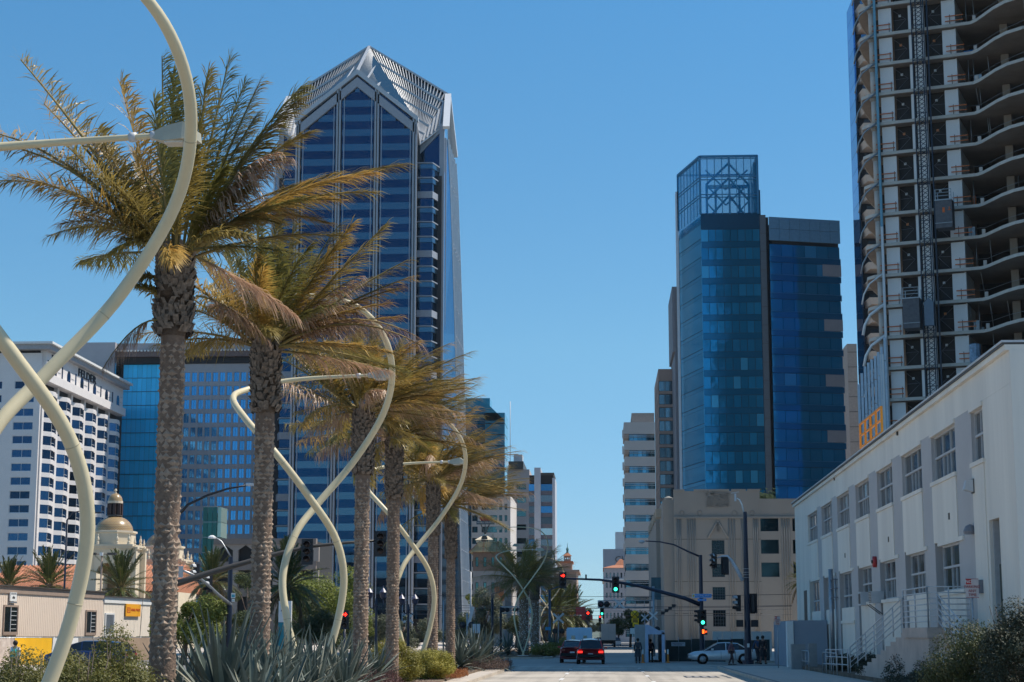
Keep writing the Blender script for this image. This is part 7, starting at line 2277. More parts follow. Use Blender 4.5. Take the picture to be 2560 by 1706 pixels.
# ------------------------------------------------------------------ traffic signals
def head(T, c, face=(0, -1, 0), lit=None, arrow=False, s=1.0, back=True, pale=False):
    """three-light signal head with back plate and hoods; c is its centre"""
    f = Vector(face).normalized(); r = f.cross(Vector((0, 0, 1))).normalized() * -1
    c = Vector(c)
    M_ = Matrix((( -r.x, -f.x, 0, c.x), (-r.y, -f.y, 0, c.y), (0, 0, 1, c.z), (0, 0, 0, 1)))
    q = MB(); q.M = M_
    if back: q.bx(-.28 * s, .28 * s, -.01, .02, -.62 * s, .62 * s)
    q.bx(-.17 * s, .17 * s, .021, .22 * s, -.52 * s, .52 * s)
    H = q.part("signal_head", m_black, T)
    for k, z in enumerate((.35 * s, 0, -.35 * s)):
        col = m_offlens
        if lit == k: col = (m_redlamp, m_offlens, m_greenlamp)[k]
        q = MB(); q.M = M_
        if arrow and lit == k:
            q.bx(-.13 * s, .14 * s, -.045, -.02, z - .035, z + .035)
            q.add([(-.17 * s, -.045, z), (-.02 * s, -.045, z - .14 * s), (-.02 * s, -.045, z + .14 * s), (-.17 * s, -.02, z), (-.02 * s, -.02, z - .14 * s), (-.02 * s, -.02, z + .14 * s)], [(0, 1, 2), (5, 4, 3), (0, 3, 4, 1), (1, 4, 5, 2), (2, 5, 3, 0)])
        else:
            q.tube([(0, -.04, z), (0, -.011, z)], .135 * s, 14)
        q.part("signal_lens", col, H)
        q = MB(); q.M = M_
        arc = [radians(a) for a in range(-10, 191, 20)]
        vs = []
        for a in arc: vs += [(.16 * s * cos(a), -.012, z + .16 * s * sin(a)), (.16 * s * cos(a), -.26 * s, z + .15 * s * sin(a) + .01)]
        q.add(vs, [(2 * i, 2 * i + 1, 2 * i + 3, 2 * i + 2) for i in range(len(arc) - 1)])
        q.part("hood", m_lgrey if pale and k < 2 else m_black, H)
    return H
def pole(T, x, Y, z0, z1, r0=.14, r1=.1, m=m_navy):
    q = MB(); q.lathe((x, Y, z0), [(r0 * 1.6, 0), (r0 * 1.6, .25), (r0, .3), (r1, z1 - z0)], 12); return q.part("pole", m, T)
# right-hand mast
Y1 = 128.0
c = at(1751, 1388, Y1)
S1 = thing("signal_mast", "tall dark signal mast with long curved arm carrying the street name sign", "traffic signal", (c.x, Y1, 0))
pole(S1, c.x, Y1, 0, c.z, .17, .13)
arm = [at(x, y, Y1) for x, y in ((1750, 1512), (1715, 1497), (1660, 1482), (1600, 1466), (1550, 1457), (1500, 1450), (1450, 1448), (1412, 1447))]
q = MB(); q.tube(arm, [.16, .145, .13, .115, .10, .085, .07, .055], 8); q.part("mast_arm", m_navy, S1)
la = [at(x, y, Y1) for x, y in ((1750, 1392), (1722, 1380), (1685, 1362), (1650, 1355), (1613, 1353))]
q = MB(); q.tube(la, [.08, .07, .06, .05, .045], 6); q.part("lamp_arm", m_navy, S1)
p = at(1604, 1353, Y1); q = MB(); q.lathe((p.x, Y1, p.z - .1), [(.05, -.08), (.22, 0), (.24, .08), (.1, .16)], 10); q.M = None; q.part("lamp_head", m_lgrey, S1)
p = at(1407, 1451, Y1 - .25); head(S1, p, lit=0, arrow=True, s=.93)
p = at(1539, 1462, Y1 - .3); head(S1, p, lit=2, s=.93)
p = at(1465, 1442, Y1); q = MB(); q.tube([(p.x, Y1, p.z - .2), (p.x, Y1, p.z + .15)], .07, 6); q.part("detector", m_black, S1)
p = at(1757, 1545, Y1 - .3); head(S1, p, lit=2, s=.93)
p = at(1744, 1542, Y1 + .15); head(S1, p, face=(-1, -.1, 0), lit=None, s=.9, back=False)
q = MB(); p = at(1760, 1580, Y1 - .3); q.box((p.x, Y1 - .3, p.z), (.46, .25, .42)); ph = q.part("walk_signal", m_black, S1)
q = MB(); q.box((p.x - .06, Y1 - .44, p.z - .02), (.13, .02, .2))
for k in range(4): q.box((p.x - .12 + .04 * k, Y1 - .44, p.z + .11), (.025, .02, .1))
q.part("orange_hand", m_orangelamp, ph)
text("21", .2, ph, (p.x + .13, Y1 - .43, p.z), (1, 0, 0), m_orangelamp, name="countdown")
# street name sign
p0, p1 = at(1730, 1485, Y1 - .3), at(1779, 1495, Y1 - .3)
q = MB(); q.bx(p0.x, p1.x, Y1 - .32, Y1 - .28, p1.z, p0.z); sg = q.part("street_sign", m_blue, S1)
q = MB(); q.bx(p0.x + .01, p0.x + .19, Y1 - .335, Y1 - .322, p1.z + .02, p0.z - .02); q.part("sign_badge", m_white, sg)
q = MB(); q.tube([(p0.x + .10, Y1 - .345, (p0.z + p1.z) / 2), (p0.x + .10, Y1 - .336, (p0.z + p1.z) / 2)], .07, 12); q.part("sun_badge", m_yellow, sg)
for zz in (p0.z - .02, p1.z + .005):
    q = MB(); q.bx(p0.x, p1.x, Y1 - .335, Y1 - .321, zz, zz + .015); q.part("sign_border", m_white, sg)
text("PACIFIC HWY.", .185, sg, ((p0.x + p1.x) / 2 + .1, Y1 - .335, (p0.z + p1.z) / 2), (1, 0, 0), m_white)
p0, p1 = at(1744, 1497, Y1 - .3), at(1766, 1503, Y1 - .3)
q = MB(); q.bx(p0.x, p1.x, Y1 - .32, Y1 - .28, p1.z, p0.z); sg = q.part("block_number_sign", m_blue, S1)
text("<- 1200", .13, sg, ((p0.x + p1.x) / 2, Y1 - .335, (p0.z + p1.z) / 2), (1, 0, 0), m_white)
# hanging dark teal banner sign by the gantry
Yb_ = 205.0
p0, p1 = at(1628, 1444, Yb_), at(1653, 1500, Yb_)
T = thing("blade_sign", "tall dark teal blade sign hanging over the gantry, crossed by the mast arm", "sign", (p0.x, Yb_, p1.z))
q = MB(); q.bx(p0.x, p1.x, Yb_, Yb_ + .15, p1.z, p0.z); q.part("panel", mat("teal_blade", (.03, .12, .15), .35, col2=(.015, .05, .07), scale=1), T)
q = MB(); q.tube([(p0.x + .05, Yb_ + .3, 0), (p0.x + .05, Yb_ + .3, p0.z)], .08, 6); q.part("pole", m_steel, T)
# thick near pole
Y2 = 119.0
c0 = at(1858, 1280, Y2)
S2 = thing("camera_signal_pole", "thick dark pole by the kerb with camera arm on top and white curved signal arm", "traffic signal", (c0.x, Y2, .1))
pole(S2, c0.x + .12, Y2, .1, c0.z, .24, .12)
tp = [at(x, y, Y2) for x, y in ((1859, 1281), (1855, 1262), (1849, 1250), (1842, 1246))]
q = MB(); q.tube(tp, [.05, .05, .045, .04], 6); q.part("camera_arm", m_white, S2)
p = at(1838, 1232, Y2); q = MB(); q.beam((p.x - .28, Y2, p.z - .04), (p.x + .25, Y2, p.z + .05), .12, .04); q.box((p.x, Y2, p.z - .32), (.12, .12, .5)); q.part("camera", m_lgrey, S2)
ca = [at(x, y, Y2) for x, y in ((1857, 1452), (1843, 1425), (1829, 1402), (1818, 1391), (1805, 1391), (1792, 1396))]
q = MB(); q.tube(ca, [.13, .12, .10, .09, .05, .04], 8); q.part("signal_arm", mat("arm_white", (.62, .62, .64), .45), S2)
head(S2, at(1783, 1403, Y2 - .3), face=(-.55, -.8, 0), s=.95, back=False, pale=True)
head(S2, at(1812, 1415, Y2 - .1), face=(-.2, .97, 0), s=.95)
head(S2, at(1842, 1509, Y2 - .3), face=(-.9, -.4, 0), s=1.0, back=False, pale=True)
head(S2, at(1883, 1509, Y2 + .2), face=(.5, .87, 0), s=1.05)
for px_ in (1849, 1886):
    p = at(px_, 1559, Y2); q = MB(); q.box((p.x, Y2 - .1, p.z), (.46, .3, .46)); q.part("walk_signal", m_black, S2)
for y_ in (1423, 1432, 1438, 1445):
    p = at(1865, y_, Y2); q = MB(); q.lathe((p.x, Y2, p.z), [(.215, 0), (.215, .03)], 12); q.part("strap", m_steel, S2)
p = at(1870, 1614, Y2); q = MB(); q.box((p.x, Y2 - .26, p.z), (.16, .06, .25)); q.part("push_button_sign", m_white, S2)
# left masts
Y3 = 120.0
c = at(577, 1393, Y3)
S3 = thing("left_signal_mast", "navy signal mast behind the second date palm with lamp arm and pale slanting arm", "traffic signal", (c.x, Y3, 0))
pole(S3, c.x, Y3, 0, c.z, .2, .15)
q = MB(); q.tube([at(x, y, Y3) for x, y in ((577, 1393), (565, 1372), (553, 1353), (540, 1345), (533, 1343))], [.06, .05, .045, .04, .04], 6); q.part("lamp_arm", m_steel, S3)
p = at(530, 1343, Y3); q = MB(); q.lathe((p.x, Y3, p.z - .1), [(.1, -.02), (.28, 0), (.26, .12), (.1, .22)], 12); q.part("lamp_head", m_white, S3)
pa = [at(x, y, Y3 - (577 - x) * .05) for x, y in ((577, 1512), (545, 1487), (520, 1463), (495, 1443), (460, 1428))]
q = MB(); q.tube(pa, [.12, .11, .10, .09, .08], 8); q.part("mast_arm", m_steel, S3)
head(S3, at(520, 1460, Y3 - 2.5), face=(-.6, -.8, 0), s=1.1, back=False, pale=True)
head(S3, at(487, 1432, Y3 - 4.2), face=(-.6, -.8, 0), s=1.1, back=False, pale=True)
p = at(452, 1430, Y3 - 5); q = MB(); q.box(p, (.32, .05, .75)); q.part("sign_plate", m_steel, S3)
for (a, y0, y1, m, w) in ((583, 1483, 1496, m_white, .28), (583, 1498, 1505, m_white, .2)):
    p0, p1 = at(a, y0, Y3 - .3), at(a, y1, Y3 - .3)
    q = MB(); q.bx(p0.x - w / 2, p0.x + w / 2, Y3 - .3, Y3 - .27, p1.z, p0.z); s_ = q.part("sign_plate", m, S3)
    q = MB(); q.bx(p0.x - w / 2 + .04, p0.x + w / 2 - .02, Y3 - .32, Y3 - .301, p1.z + .06, p0.z - .1); q.part("sign_print", mat("teal_print", (.05, .35, .45), .5), s_)
Y4 = 96.0
c = at(432, 1440, Y4)
S4 = thing("long_signal_mast", "long dark signal arm rising right from a pole hidden behind the nearest palm", "traffic signal", (c.x, Y4, 0))
pole(S4, c.x, Y4, 0, at(432, 1300, Y4).z, .2, .14)
q = MB(); q.tube([at(x, y, Y4 + k) for x, y, k in ((432, 1462, 0), (470, 1450, .2), (540, 1428, .5), (627, 1403, 1), (700, 1383, 1.5), (780, 1366, 2), (870, 1357, 2.5), (957, 1351, 3))], [.19, .18, .16, .14, .12, .10, .08, .06], 8); q.part("mast_arm", m_bronze, S4)
q = MB(); q.tube([at(x, y, Y4) for x, y in ((436, 1300), (470, 1262), (520, 1238), (570, 1222), (622, 1213))], [.09, .08, .07, .06, .05], 6); q.part("lamp_arm", m_black, S4)
p = at(632, 1212, Y4); q = MB(); q.box(p, (.7, .3, .14)); q.part("lamp_head", m_lgrey, S4)
head(S4, at(768, 1380, Y4 + 1.7), s=1.15, face=(0, -1, 0)); head(S4, at(952, 1360, Y4 + 2.7), s=1.15, face=(0, -1, 0))
Y5 = 112.0
c = at(862, 1550, Y5)
S5 = thing("turn_signal_post", "short post with a red left-turn arrow between the middle lamp and third palm", "traffic signal", (c.x, Y5, .1))
q = MB(); q.tube([(c.x, Y5, .1), (c.x, Y5, c.z - .5)], .07, 8); q.part("pole", m_navy, S5)
head(S5, c, lit=0, arrow=True, s=.95)
# monument sign at the station
Y6 = 128.0
p0, p1 = at(697, 1503, Y6), at(727, 1590, Y6)
T = thing("station_pylon", "white and teal station pylon sign behind the middle lamp's left foot", "sign", ((p0.x + p1.x) / 2, Y6, 0))
zm = at(700, 1556, Y6).z
q = MB(); q.bx(p0.x, p1.x, Y6, Y6 + .3, zm, p0.z); q.part("upper_panel", m_white, T)
q = MB(); q.bx(p0.x, p1.x, Y6, Y6 + .3, 0, zm - .01); q.part("lower_panel", mat("pylon_teal", (.01, .22, .28), .5), T)
q = MB(); q.bx((p0.x + p1.x) / 2 - .02, (p0.x + p1.x) / 2 + .12, Y6 - .02, Y6 - .002, .3, zm - .15); q.part("stripe", m_white, T)
text("AM", .42, T, ((p0.x + p1.x) / 2, Y6 - .02, p0.z - .62), (1, 0, 0), mat("navy_print", (.02, .03, .15), .5))

# ------------------------------------------------------------------ railway crossing gear
m_xw = mat("crossbuck_white", (.62, .62, .62), .5)
def crossbuck(T, c, s=1.0, Y=0):
    c = Vector(c)
    for a in (1, -1):
        q = MB(); q.beam(c + Vector((-.55 * s, 0, -.5 * s * a)), c + Vector((.55 * s, 0, .5 * s * a)), .03 + (.03 if a > 0 else 0), .2 * s); q.part("crossbuck_board", m_xw, T)
Yg_ = 176.0
G = thing("rail_crossing_gantry", "grey gantry over the street with twin round lights and a crossbuck", "rail signal", (at(1632, 1500, Yg_).x, Yg_, 0))
gx0, gx1 = at(1496, 1510, Yg_).x, at(1634, 1510, Yg_).x
za_, zb_ = at(1560, 1502, Yg_).z, at(1560, 1519, Yg_).z
q = MB(); q.tube([(gx0, Yg_, za_), (gx1, Yg_, za_)], .05, 6); q.part("top_chord", m_steel, G)
q = MB(); q.tube([(gx0, Yg_, zb_), (gx1, Yg_, zb_)], .07, 6); q.part("bottom_chord", m_steel, G)
for i in range(7):
    x = gx0 + (gx1 - gx0) * i / 6
    q = MB(); q.tube([(x, Yg_, zb_), (x, Yg_, za_)], .035, 5); q.part("strut", m_steel, G)
q = MB(); q.tube([(gx1, Yg_, 0), (gx1, Yg_, za_ + 1.4)], .12, 8); q.part("pole", m_steel, G)
for px_, mm in ((1502, mat("dark_red_lens", (.12, .02, .03), .3)), (1517, m_offlens)):
    p = at(px_, 1511, Yg_ - .2)
    q = MB(); q.tube([(p.x, Yg_ - .15, p.z), (p.x, Yg_ - .1, p.z)], .30, 16); d_ = q.part("round_backing", m_black, G)
    q = MB(); q.tube([(p.x, Yg_ - .25, p.z), (p.x, Yg_ - .151, p.z)], .15, 12); q.part("round_lens", mm, d_)
q = MB(); p = at(1502, 1511, Yg_ - .05); q.box(p, (.62, .03, .75)); q.part("pale_backing", m_xw, G)
crossbuck(G, at(1548, 1509, Yg_ - .2), .95)
head(G, at(1505, 1528, Yg_ + 3), lit=2, s=.75)
Yx = 150.0
for lab, px_, py_, Y, s_ in (("white crossbuck on a post beside the yellow warning signs", 1633, 1540, 168, .72), ("second white crossbuck leaning left of the first", 1612, 1545, 178, .65), ("grey backed crossbuck standing between the lamp tubes", 1020, 1546, 172, .95),
        ("crossbuck seen from behind at the far median", 1396, 1546, 175, .95)):
    c = at(px_, py_, Y); T = thing("crossbuck_sign", lab, "sign", (c.x, Y, 0), "railway crossbucks")
    q = MB(); q.tube([(c.x, Y, 0), (c.x, Y, c.z + .4)], .06, 6); q.part("post", m_steel, T)
    crossbuck(T, c + Vector((0, -.1, 0)), s_)
    for sx in (-1, 1):
        q = MB(); q.tube([(c.x + sx * .35, Y - .2, c.z - 1.25), (c.x + sx * .35, Y - .1, c.z - 1.25)], .27, 14); q.part("round_light", m_black, T)
# yellow advance warning signs
Yw_ = 133.0
c = at(1587, 1536, Yw_)
T = thing("rail_warning_post", "post with a round yellow rail warning sign and yellow plates below", "sign", (c.x, Yw_, 0))
q = MB(); q.tube([(c.x, Yw_ + .1, 0), (c.x, Yw_ + .1, c.z + .3)], .05, 6); q.part("post", m_steel, T)
q = MB(); q.tube([(c.x, Yw_, c.z), (c.x, Yw_ + .04, c.z)], .29, 20); d_ = q.part("round_sign", m_yellow, T)
for a in (1, -1):
    q = MB(); q.beam((c.x - .2, Yw_ - .03 - .01 * a, c.z - .2 * a), (c.x + .2, Yw_ - .03 - .01 * a, c.z + .2 * a), .02, .045); q.part("cross_bar", m_black, d_)
for s_ in (-1, 1): text("R", .17, d_, (c.x + s_ * .18, Yw_ - .03, c.z), (1, 0, 0), m_black)
def ypl(y0, y1, x0, x1, words):
    p0, p1 = at(x0, y0, Yw_), at(x1, y1, Yw_); q = MB(); q.bx(p0.x, p1.x, Yw_, Yw_ + .04, p1.z, p0.z); o = q.part("yellow_plate", m_yellow, T)
    for k, w_ in enumerate(words):
        q = MB(); zz = p0.z + (p1.z - p0.z) * (k + .7) / (len(words) + .4); q.bx(p0.x + .07, p1.x - .07, Yw_ - .02, Yw_ - .001, zz - .03, zz + .03); q.part("print_bar", m_black, o)
ypl(1545.5, 1557, 1579, 1597, [1, 1, 1]); ypl(1558, 1567, 1582, 1597, [1])
p0 = at(1582, 1578, 190); q = MB(); q.box(p0, (.6, .04, .6)); q.tube([(p0.x, 190.05, 0), (p0.x, 190.05, p0.z)], .05, 6); q.top("white_notice_sign", m_white, "small white notice sign behind the yellow plates", "sign", loc=(p0.x, 190, 0))
# covered walkway
Yt_ = 132.0
xa, xb, xc = at(1588, 1600, Yt_).x, at(1617, 1600, Yt_).x, at(1662, 1600, Yt_).x
zl = at(1600, 1562, Yt_).z; zo = at(1640, 1583, Yt_).z
m_hw2 = mat("hoarding_white", (.55, .58, .62), .7, col2=(.42, .44, .46), scale=.8); m_pf = mat("passage_frame_blue", (.42, .52, .68), .5)
T = thing("covered_walkway", "white timber covered walkway with a tall slab wall and pale blue frame", "walkway", (xb, Yt_, 0))
q = MB(); q.bx(xa, xb - .12, Yt_ + .6, Yt_ + 1.0, 0, zl); q.part("slab_wall", mat("grey_hoarding", (.34, .35, .34), .8, var=.12), T)
for x in (xb, xc - .12):
    q = MB(); q.bx(x - .11, x + .11, Yt_, Yt_ + .2, 0, zl if x == xb else zo + .05); q.part("post", m_pf, T)
q = MB(); q.bx(xb + .11, xc, Yt_, Yt_ + .2, zo - .1, zo + .1); q.part("lintel", m_pf, T)
q = MB(); q.prism([(xb + .11, Yt_ + .02), (xb + .9, Yt_ + .02), (xb + .9, Yt_ + .1), (xb + .11, Yt_ + .1)], zo + .11, zo + .115)
q = MB(); q.add([(xb + .11, Yt_ + .05, zo + .1), (xb + 1.05, Yt_ + .05, zo + .1), (xb + .11, Yt_ + .05, zl), (xb + .11, Yt_ + .12, zo + .1), (xb + 1.05, Yt_ + .12, zo + .1), (xb + .11, Yt_ + .12, zl)], [(0, 1, 2), (5, 4, 3), (0, 3, 4, 1), (1, 4, 5, 2), (2, 5, 3, 0)]); q.part("gusset", m_pf, T)
q = MB(); q.bx(xb - .05, xb + .05, Yt_ + .2, Yt_ + 14, 0, zo); q.part("side_wall", m_hw2, T)
q = MB(); q.bx(xc - .1, xc, Yt_ + .2, Yt_ + 14, 0, zo); q.part("side_wall", m_hw2, T)
q = MB(); q.bx(xb - .05, xc, Yt_ + .2, Yt_ + 14, zo + .11, zo + .2); q.part("roof", m_hw2, T)
# delineator posts
for lab, px_ in (("orange and white delineator post left of the walkway opening", 1607), ("orange delineator post right of the walkway opening", 1670)):
    x = at(px_, 1650, 130.5).x; T = thing("delineator_post", lab, "traffic post", (x, 130.5, 0), "orange delineator posts")
    q = MB(); q.lathe((x, 130.5, 0), [(.16, 0), (.14, .06), (.075, .08), (.07, .62)], 10); q.part("tube", m_orange, T)
    q = MB(); q.lathe((x, 130.5, .621), [(.072, 0), (.068, .35)], 10); q.part("reflective_band", m_white, T)
# dark hoarding fence, notice
q = MB(); xf0, xf1 = at(1664, 1620, 134).x, at(1925, 1620, 134).x
T = thing("green_scrim_fence", "dark green screened fence behind the silver sedan", "fence", (xf0, 134, 0))
m_scr = mat("dark_green_scrim", (.018, .032, .032), .85, var=.25, scale=2)
n = 8
for i in range(n):
    a = xf0 + (xf1 - xf0) * i / n; c_ = xf0 + (xf1 - xf0) * (i + 1) / n
    q = MB(); q.bx(a + .02, c_ - .02, 134, 134.03, .05, 1.62 + .05 * (i % 3)); q.part("fence_panel", m_scr, T)
    q = MB(); q.tube([(a, 134.08, 0), (a, 134.08, 1.85)], .03, 6); q.part("post", m_steel, T)
p0, p1 = at(1678, 1606, 133.9), at(1713, 1616, 133.9)
T = thing("fence_notice", "pale rectangular notice with two lines of print on the dark green fence", "sign", (p0.x, 133.9, p1.z))
q = MB(); q.bx(p0.x, p1.x, 133.9, 133.95, p1.z, p0.z); q.part("plate", mat("notice_pale", (.45, .48, .52), .6), T)
text("FIRE HYDRANT", .125, T, ((p0.x + p1.x) / 2, 133.89, p0.z - .1), (1, 0, 0), m_navy); text("LOCATION", .125, T, ((p0.x + p1.x) / 2, 133.89, p1.z + .09), (1, 0, 0), m_navy)
xf0, xf1 = at(1781, 1600, 150).x, at(1930, 1600, 150).x
T = thing("white_hoarding", "long white hoarding above the silver sedan's roof", "fence", (xf0, 150, 0))
for i in range(6):
    a = xf0 + (xf1 - xf0) * i / 6; c_ = xf0 + (xf1 - xf0) * (i + 1) / 6
    q = MB(); q.bx(a + .02, c_ - .02, 150, 150.06, 0, at(1850, 1579, 150).z); q.part("hoarding_panel", mat("hoarding_cream", (.50, .47, .44), .8, var=.08), T)
# rail crossing equipment left: truss, barrier lights
Yl = 190.0
T = thing("truss_signal_bridge", "white truss signal bridge behind the far median palms", "rail signal", (at(1250, 1600, Yl).x, Yl, 0))
xa, xb = at(1252, 1520, Yl).x, at(1348, 1520, Yl).x
za_, zb_ = at(1300, 1518, Yl).z, at(1300, 1533, Yl).z
for z in (za_, zb_):
    q = MB(); q.tube([(xa, Yl, z), (xb, Yl, z)], .07, 6); q.part("chord", m_lgrey, T)
for i in range(5):
    x0 = xa + (xb - xa) * i / 5; x1 = xa + (xb - xa) * (i + 1) / 5
    q = MB(); q.tube([(x0, Yl, zb_), (x1, Yl, za_)], .045, 5); q.part("diagonal", m_lgrey, T)
for px_ in (1257, 1268, 1287):
    p = at(px_, 1525, Yl - .3); q = MB(); q.tube([(p.x, Yl - .3, p.z), (p.x, Yl - .15, p.z)], .25, 12); q.part("round_light", m_black, T)
q = MB(); q.tube([(xa, Yl, 0), (xa, Yl, za_)], .12, 8); q.part("pole", m_black, T)
for lab, px_, yt_, Y, r, m in (("tall navy lamp post left of the club building's street wall", 1231, 1486, 170, .12, m_navy), ("slim blue post in front of the feathery palms", 1374, 1475, 168, .12, mat("dusty_blue_post", (.06, .12, .22), .5)),
        ("slim grey post between the fifth and sixth date palms", 1109, 1502, 160, .07, m_steel), ("pale lamp post beside the gabled tower's foot", 1177, 1430, 200, .09, m_lgrey), ("thin grey post behind the third lamp's left tube", 1006, 1505, 165, .05, m_steel)):
    c = at(px_, yt_, Y); T = thing("slim_post", lab, "post", (c.x, Y, 0), "slim street posts")
    q = MB(); q.tube([(c.x, Y, 0), (c.x, Y, c.z)], r, 8); q.part("pole", m, T)
    q = MB(); q.tube([(c.x, Y, c.z), (c.x - .9 if px_ == 1177 else c.x + 1.0, Y, c.z + .35)], r * .5, 6); q.part("arm", m, T)
p = at(1374, 1572, 167); q = MB(); q.box((p.x - .15, 166.8, p.z), (.5, .05, .3)); q.top("blue_route_sign", mat("route_cyan", (.03, .30, .55), .5), "small bright blue sign on the slim blue post by the far palms", "sign", loc=(p.x, 166.8, p.z))
p0 = at(1248, 1485, 215); q = MB(); q.box((p0.x, 215, p0.z), (1.1, .1, 1.7)); q.top("orange_banner", mat("banner_orange", (.55, .16, .04), .6), "orange street banner hanging by the club building's corner", "banner", loc=(p0.x, 215, p0.z))
for lab, px_ in (("left one of two small white signs before the sixth palm's agaves", 1186), ("right one of two small white signs before the sixth palm's agaves", 1196)):
    p = at(px_, 1572, 135); q = MB(); q.bx(p.x - .13, p.x + .13, 135, 135.04, p.z - .35, p.z + .35); q.tube([(p.x, 135.06, 0), (p.x, 135.06, p.z)], .03, 5); q.top("small_white_sign", m_lgrey, lab, "sign", loc=(p.x, 135, 0))
# silver rail gate mechanism
p = at(1168, 1560, 150)
T = thing("rail_gate_light", "raised silver crossing gate with twin round lights beside the sixth palm", "rail signal", (p.x, 150, 0))
q = MB(); q.tube([(p.x, 150, 0), (p.x, 150, p.z + .9)], .07, 8); q.part("post", m_steel, T)
for s_ in (-.38, .38):
    q = MB(); q.tube([(p.x + s_, 149.8, p.z - .1), (p.x + s_, 149.9, p.z - .1)], .28, 14); q.part("round_light", m_black, T)
q = MB(); q.beam((p.x + .1, 149.9, p.z - .2), (p.x + .5, 149.9, p.z + 1.4), .12, .25); q.part("gate_counterweight", m_lgrey, T)
# overhead wires
WR = thing("overhead_wires", "thin overhead tram wires crossing the street beyond the junction", "wires", (0, 205, 9))
for i, (Y, y0) in enumerate(((185, 1488), (200, 1512), (215, 1525), (240, 1535), (205, 1518))):
    a = at(1000, y0, Y); b_ = at(1980, y0 + (2 if i % 2 else -2), Y)
    n = 10
    q = MB(); q.tube([(a.x + (b_.x - a.x) * k / n, Y, a.z + (b_.z - a.z) * k / n - .8 * (k / n) * (1 - k / n)) for k in range(n + 1)], .022, 4); q.part("wire", m_navy, WR)
p = at(1665, 1525, 170); q = MB(); q.tube([at(1655, 1535, 170), at(1690, 1513, 172)], .07, 5); 
for k in range(4): 
    pp = at(1657 + 9 * k, 1533 - 6 * k, 170); q.box(pp, (.35, .25, .3))
q.top("lamp_cluster_arm", m_black, "dark slanting arm with small lamps in front of the deco building", "lamp", loc=p)
# no parking signs
def nopark(label, px_l, px_r, yt, yb, Y, ybase):
    p0, p1 = at(px_l, yt, Y), at(px_r, yb, Y); w = p1.x - p0.x; h = p0.z - p1.z
    T = thing("no_parking_sign", label, "sign", ((p0.x + p1.x) / 2, Y, .1), "no parking signs")
    q = MB(); q.tube([((p0.x + p1.x) / 2, Y + .04, .1), ((p0.x + p1.x) / 2, Y + .04, p0.z - .05)], .03, 6); q.part("post", m_steel, T)
    q = MB(); q.bx(p0.x, p1.x, Y, Y + .012, p1.z, p0.z); pl = q.part("plate", mat("sign_offwhite", (.60, .52, .50), .6), T)
    q = MB(); q.bx(p0.x + w * .04, p0.x + w * .44, Y - .012, Y - .001, p0.z - h * .30, p0.z - h * .03); q.part("red_block", m_red, pl)
    mrt = mat("sign_red_print", (.35, .03, .03), .5)
    for bb in ((p0.x, p1.x, p0.z - .015, p0.z - .002), (p0.x, p1.x, p1.z + .002, p1.z + .015)): 
        q = MB(); q.bx(bb[0], bb[1], Y - .008, Y - .001, bb[2], bb[3]); q.part("sign_border", mrt, pl)
    text("NO", h * .22, pl, (p0.x + w * .24, Y - .02, p0.z - h * .165), (1, 0, 0), m_white, depth=.004)
    for k, t_ in enumerate(("PARKING", "ANY", "TIME")):
        text(t_, h * .21, pl, (p0.x + w * .5, Y - .01, p0.z - h * (.43 + .21 * k)), (1, 0, 0), mrt, depth=.004, xs=.95)
nopark("larger no parking sign on a post in front of the white wall's door", 2413, 2448, 1447, 1495, 57.2, 1560)
nopark("smaller no parking sign beyond the far corner of the white building", 1936, 1951, 1541, 1563, 103.5, 1600)
# distant signals and clutter
for lab, px_, py_, Y, lit in (("far signal showing red beside the dark red sign", 1470, 1541, 255, 0), ("farthest signal showing red down the street", 1500, 1547, 330, 0)):
    c = at(px_, py_, Y); T = thing("far_signal", lab, "traffic signal", (c.x, Y, 0))
    q = MB(); q.tube([(c.x, Y + .3, 0), (c.x, Y + .3, c.z)], .08, 6); q.part("pole", m_navy, T)
    head(T, c, lit=lit, s=1.25 if Y < 300 else 1.0)
c = at(1452, 1528, 256); q = MB(); q.box((c.x, 256, c.z), (1.4, .2, 1.1)); q.box((c.x + .9, 256.3, c.z - .9), (1.6, .2, .7)); q.top("dark_red_sign", mat("maroon_sign", (.22, .02, .03), .6), "dark red hanging sign above the camper, by the far signal", "sign", loc=(c.x, 256, c.z))
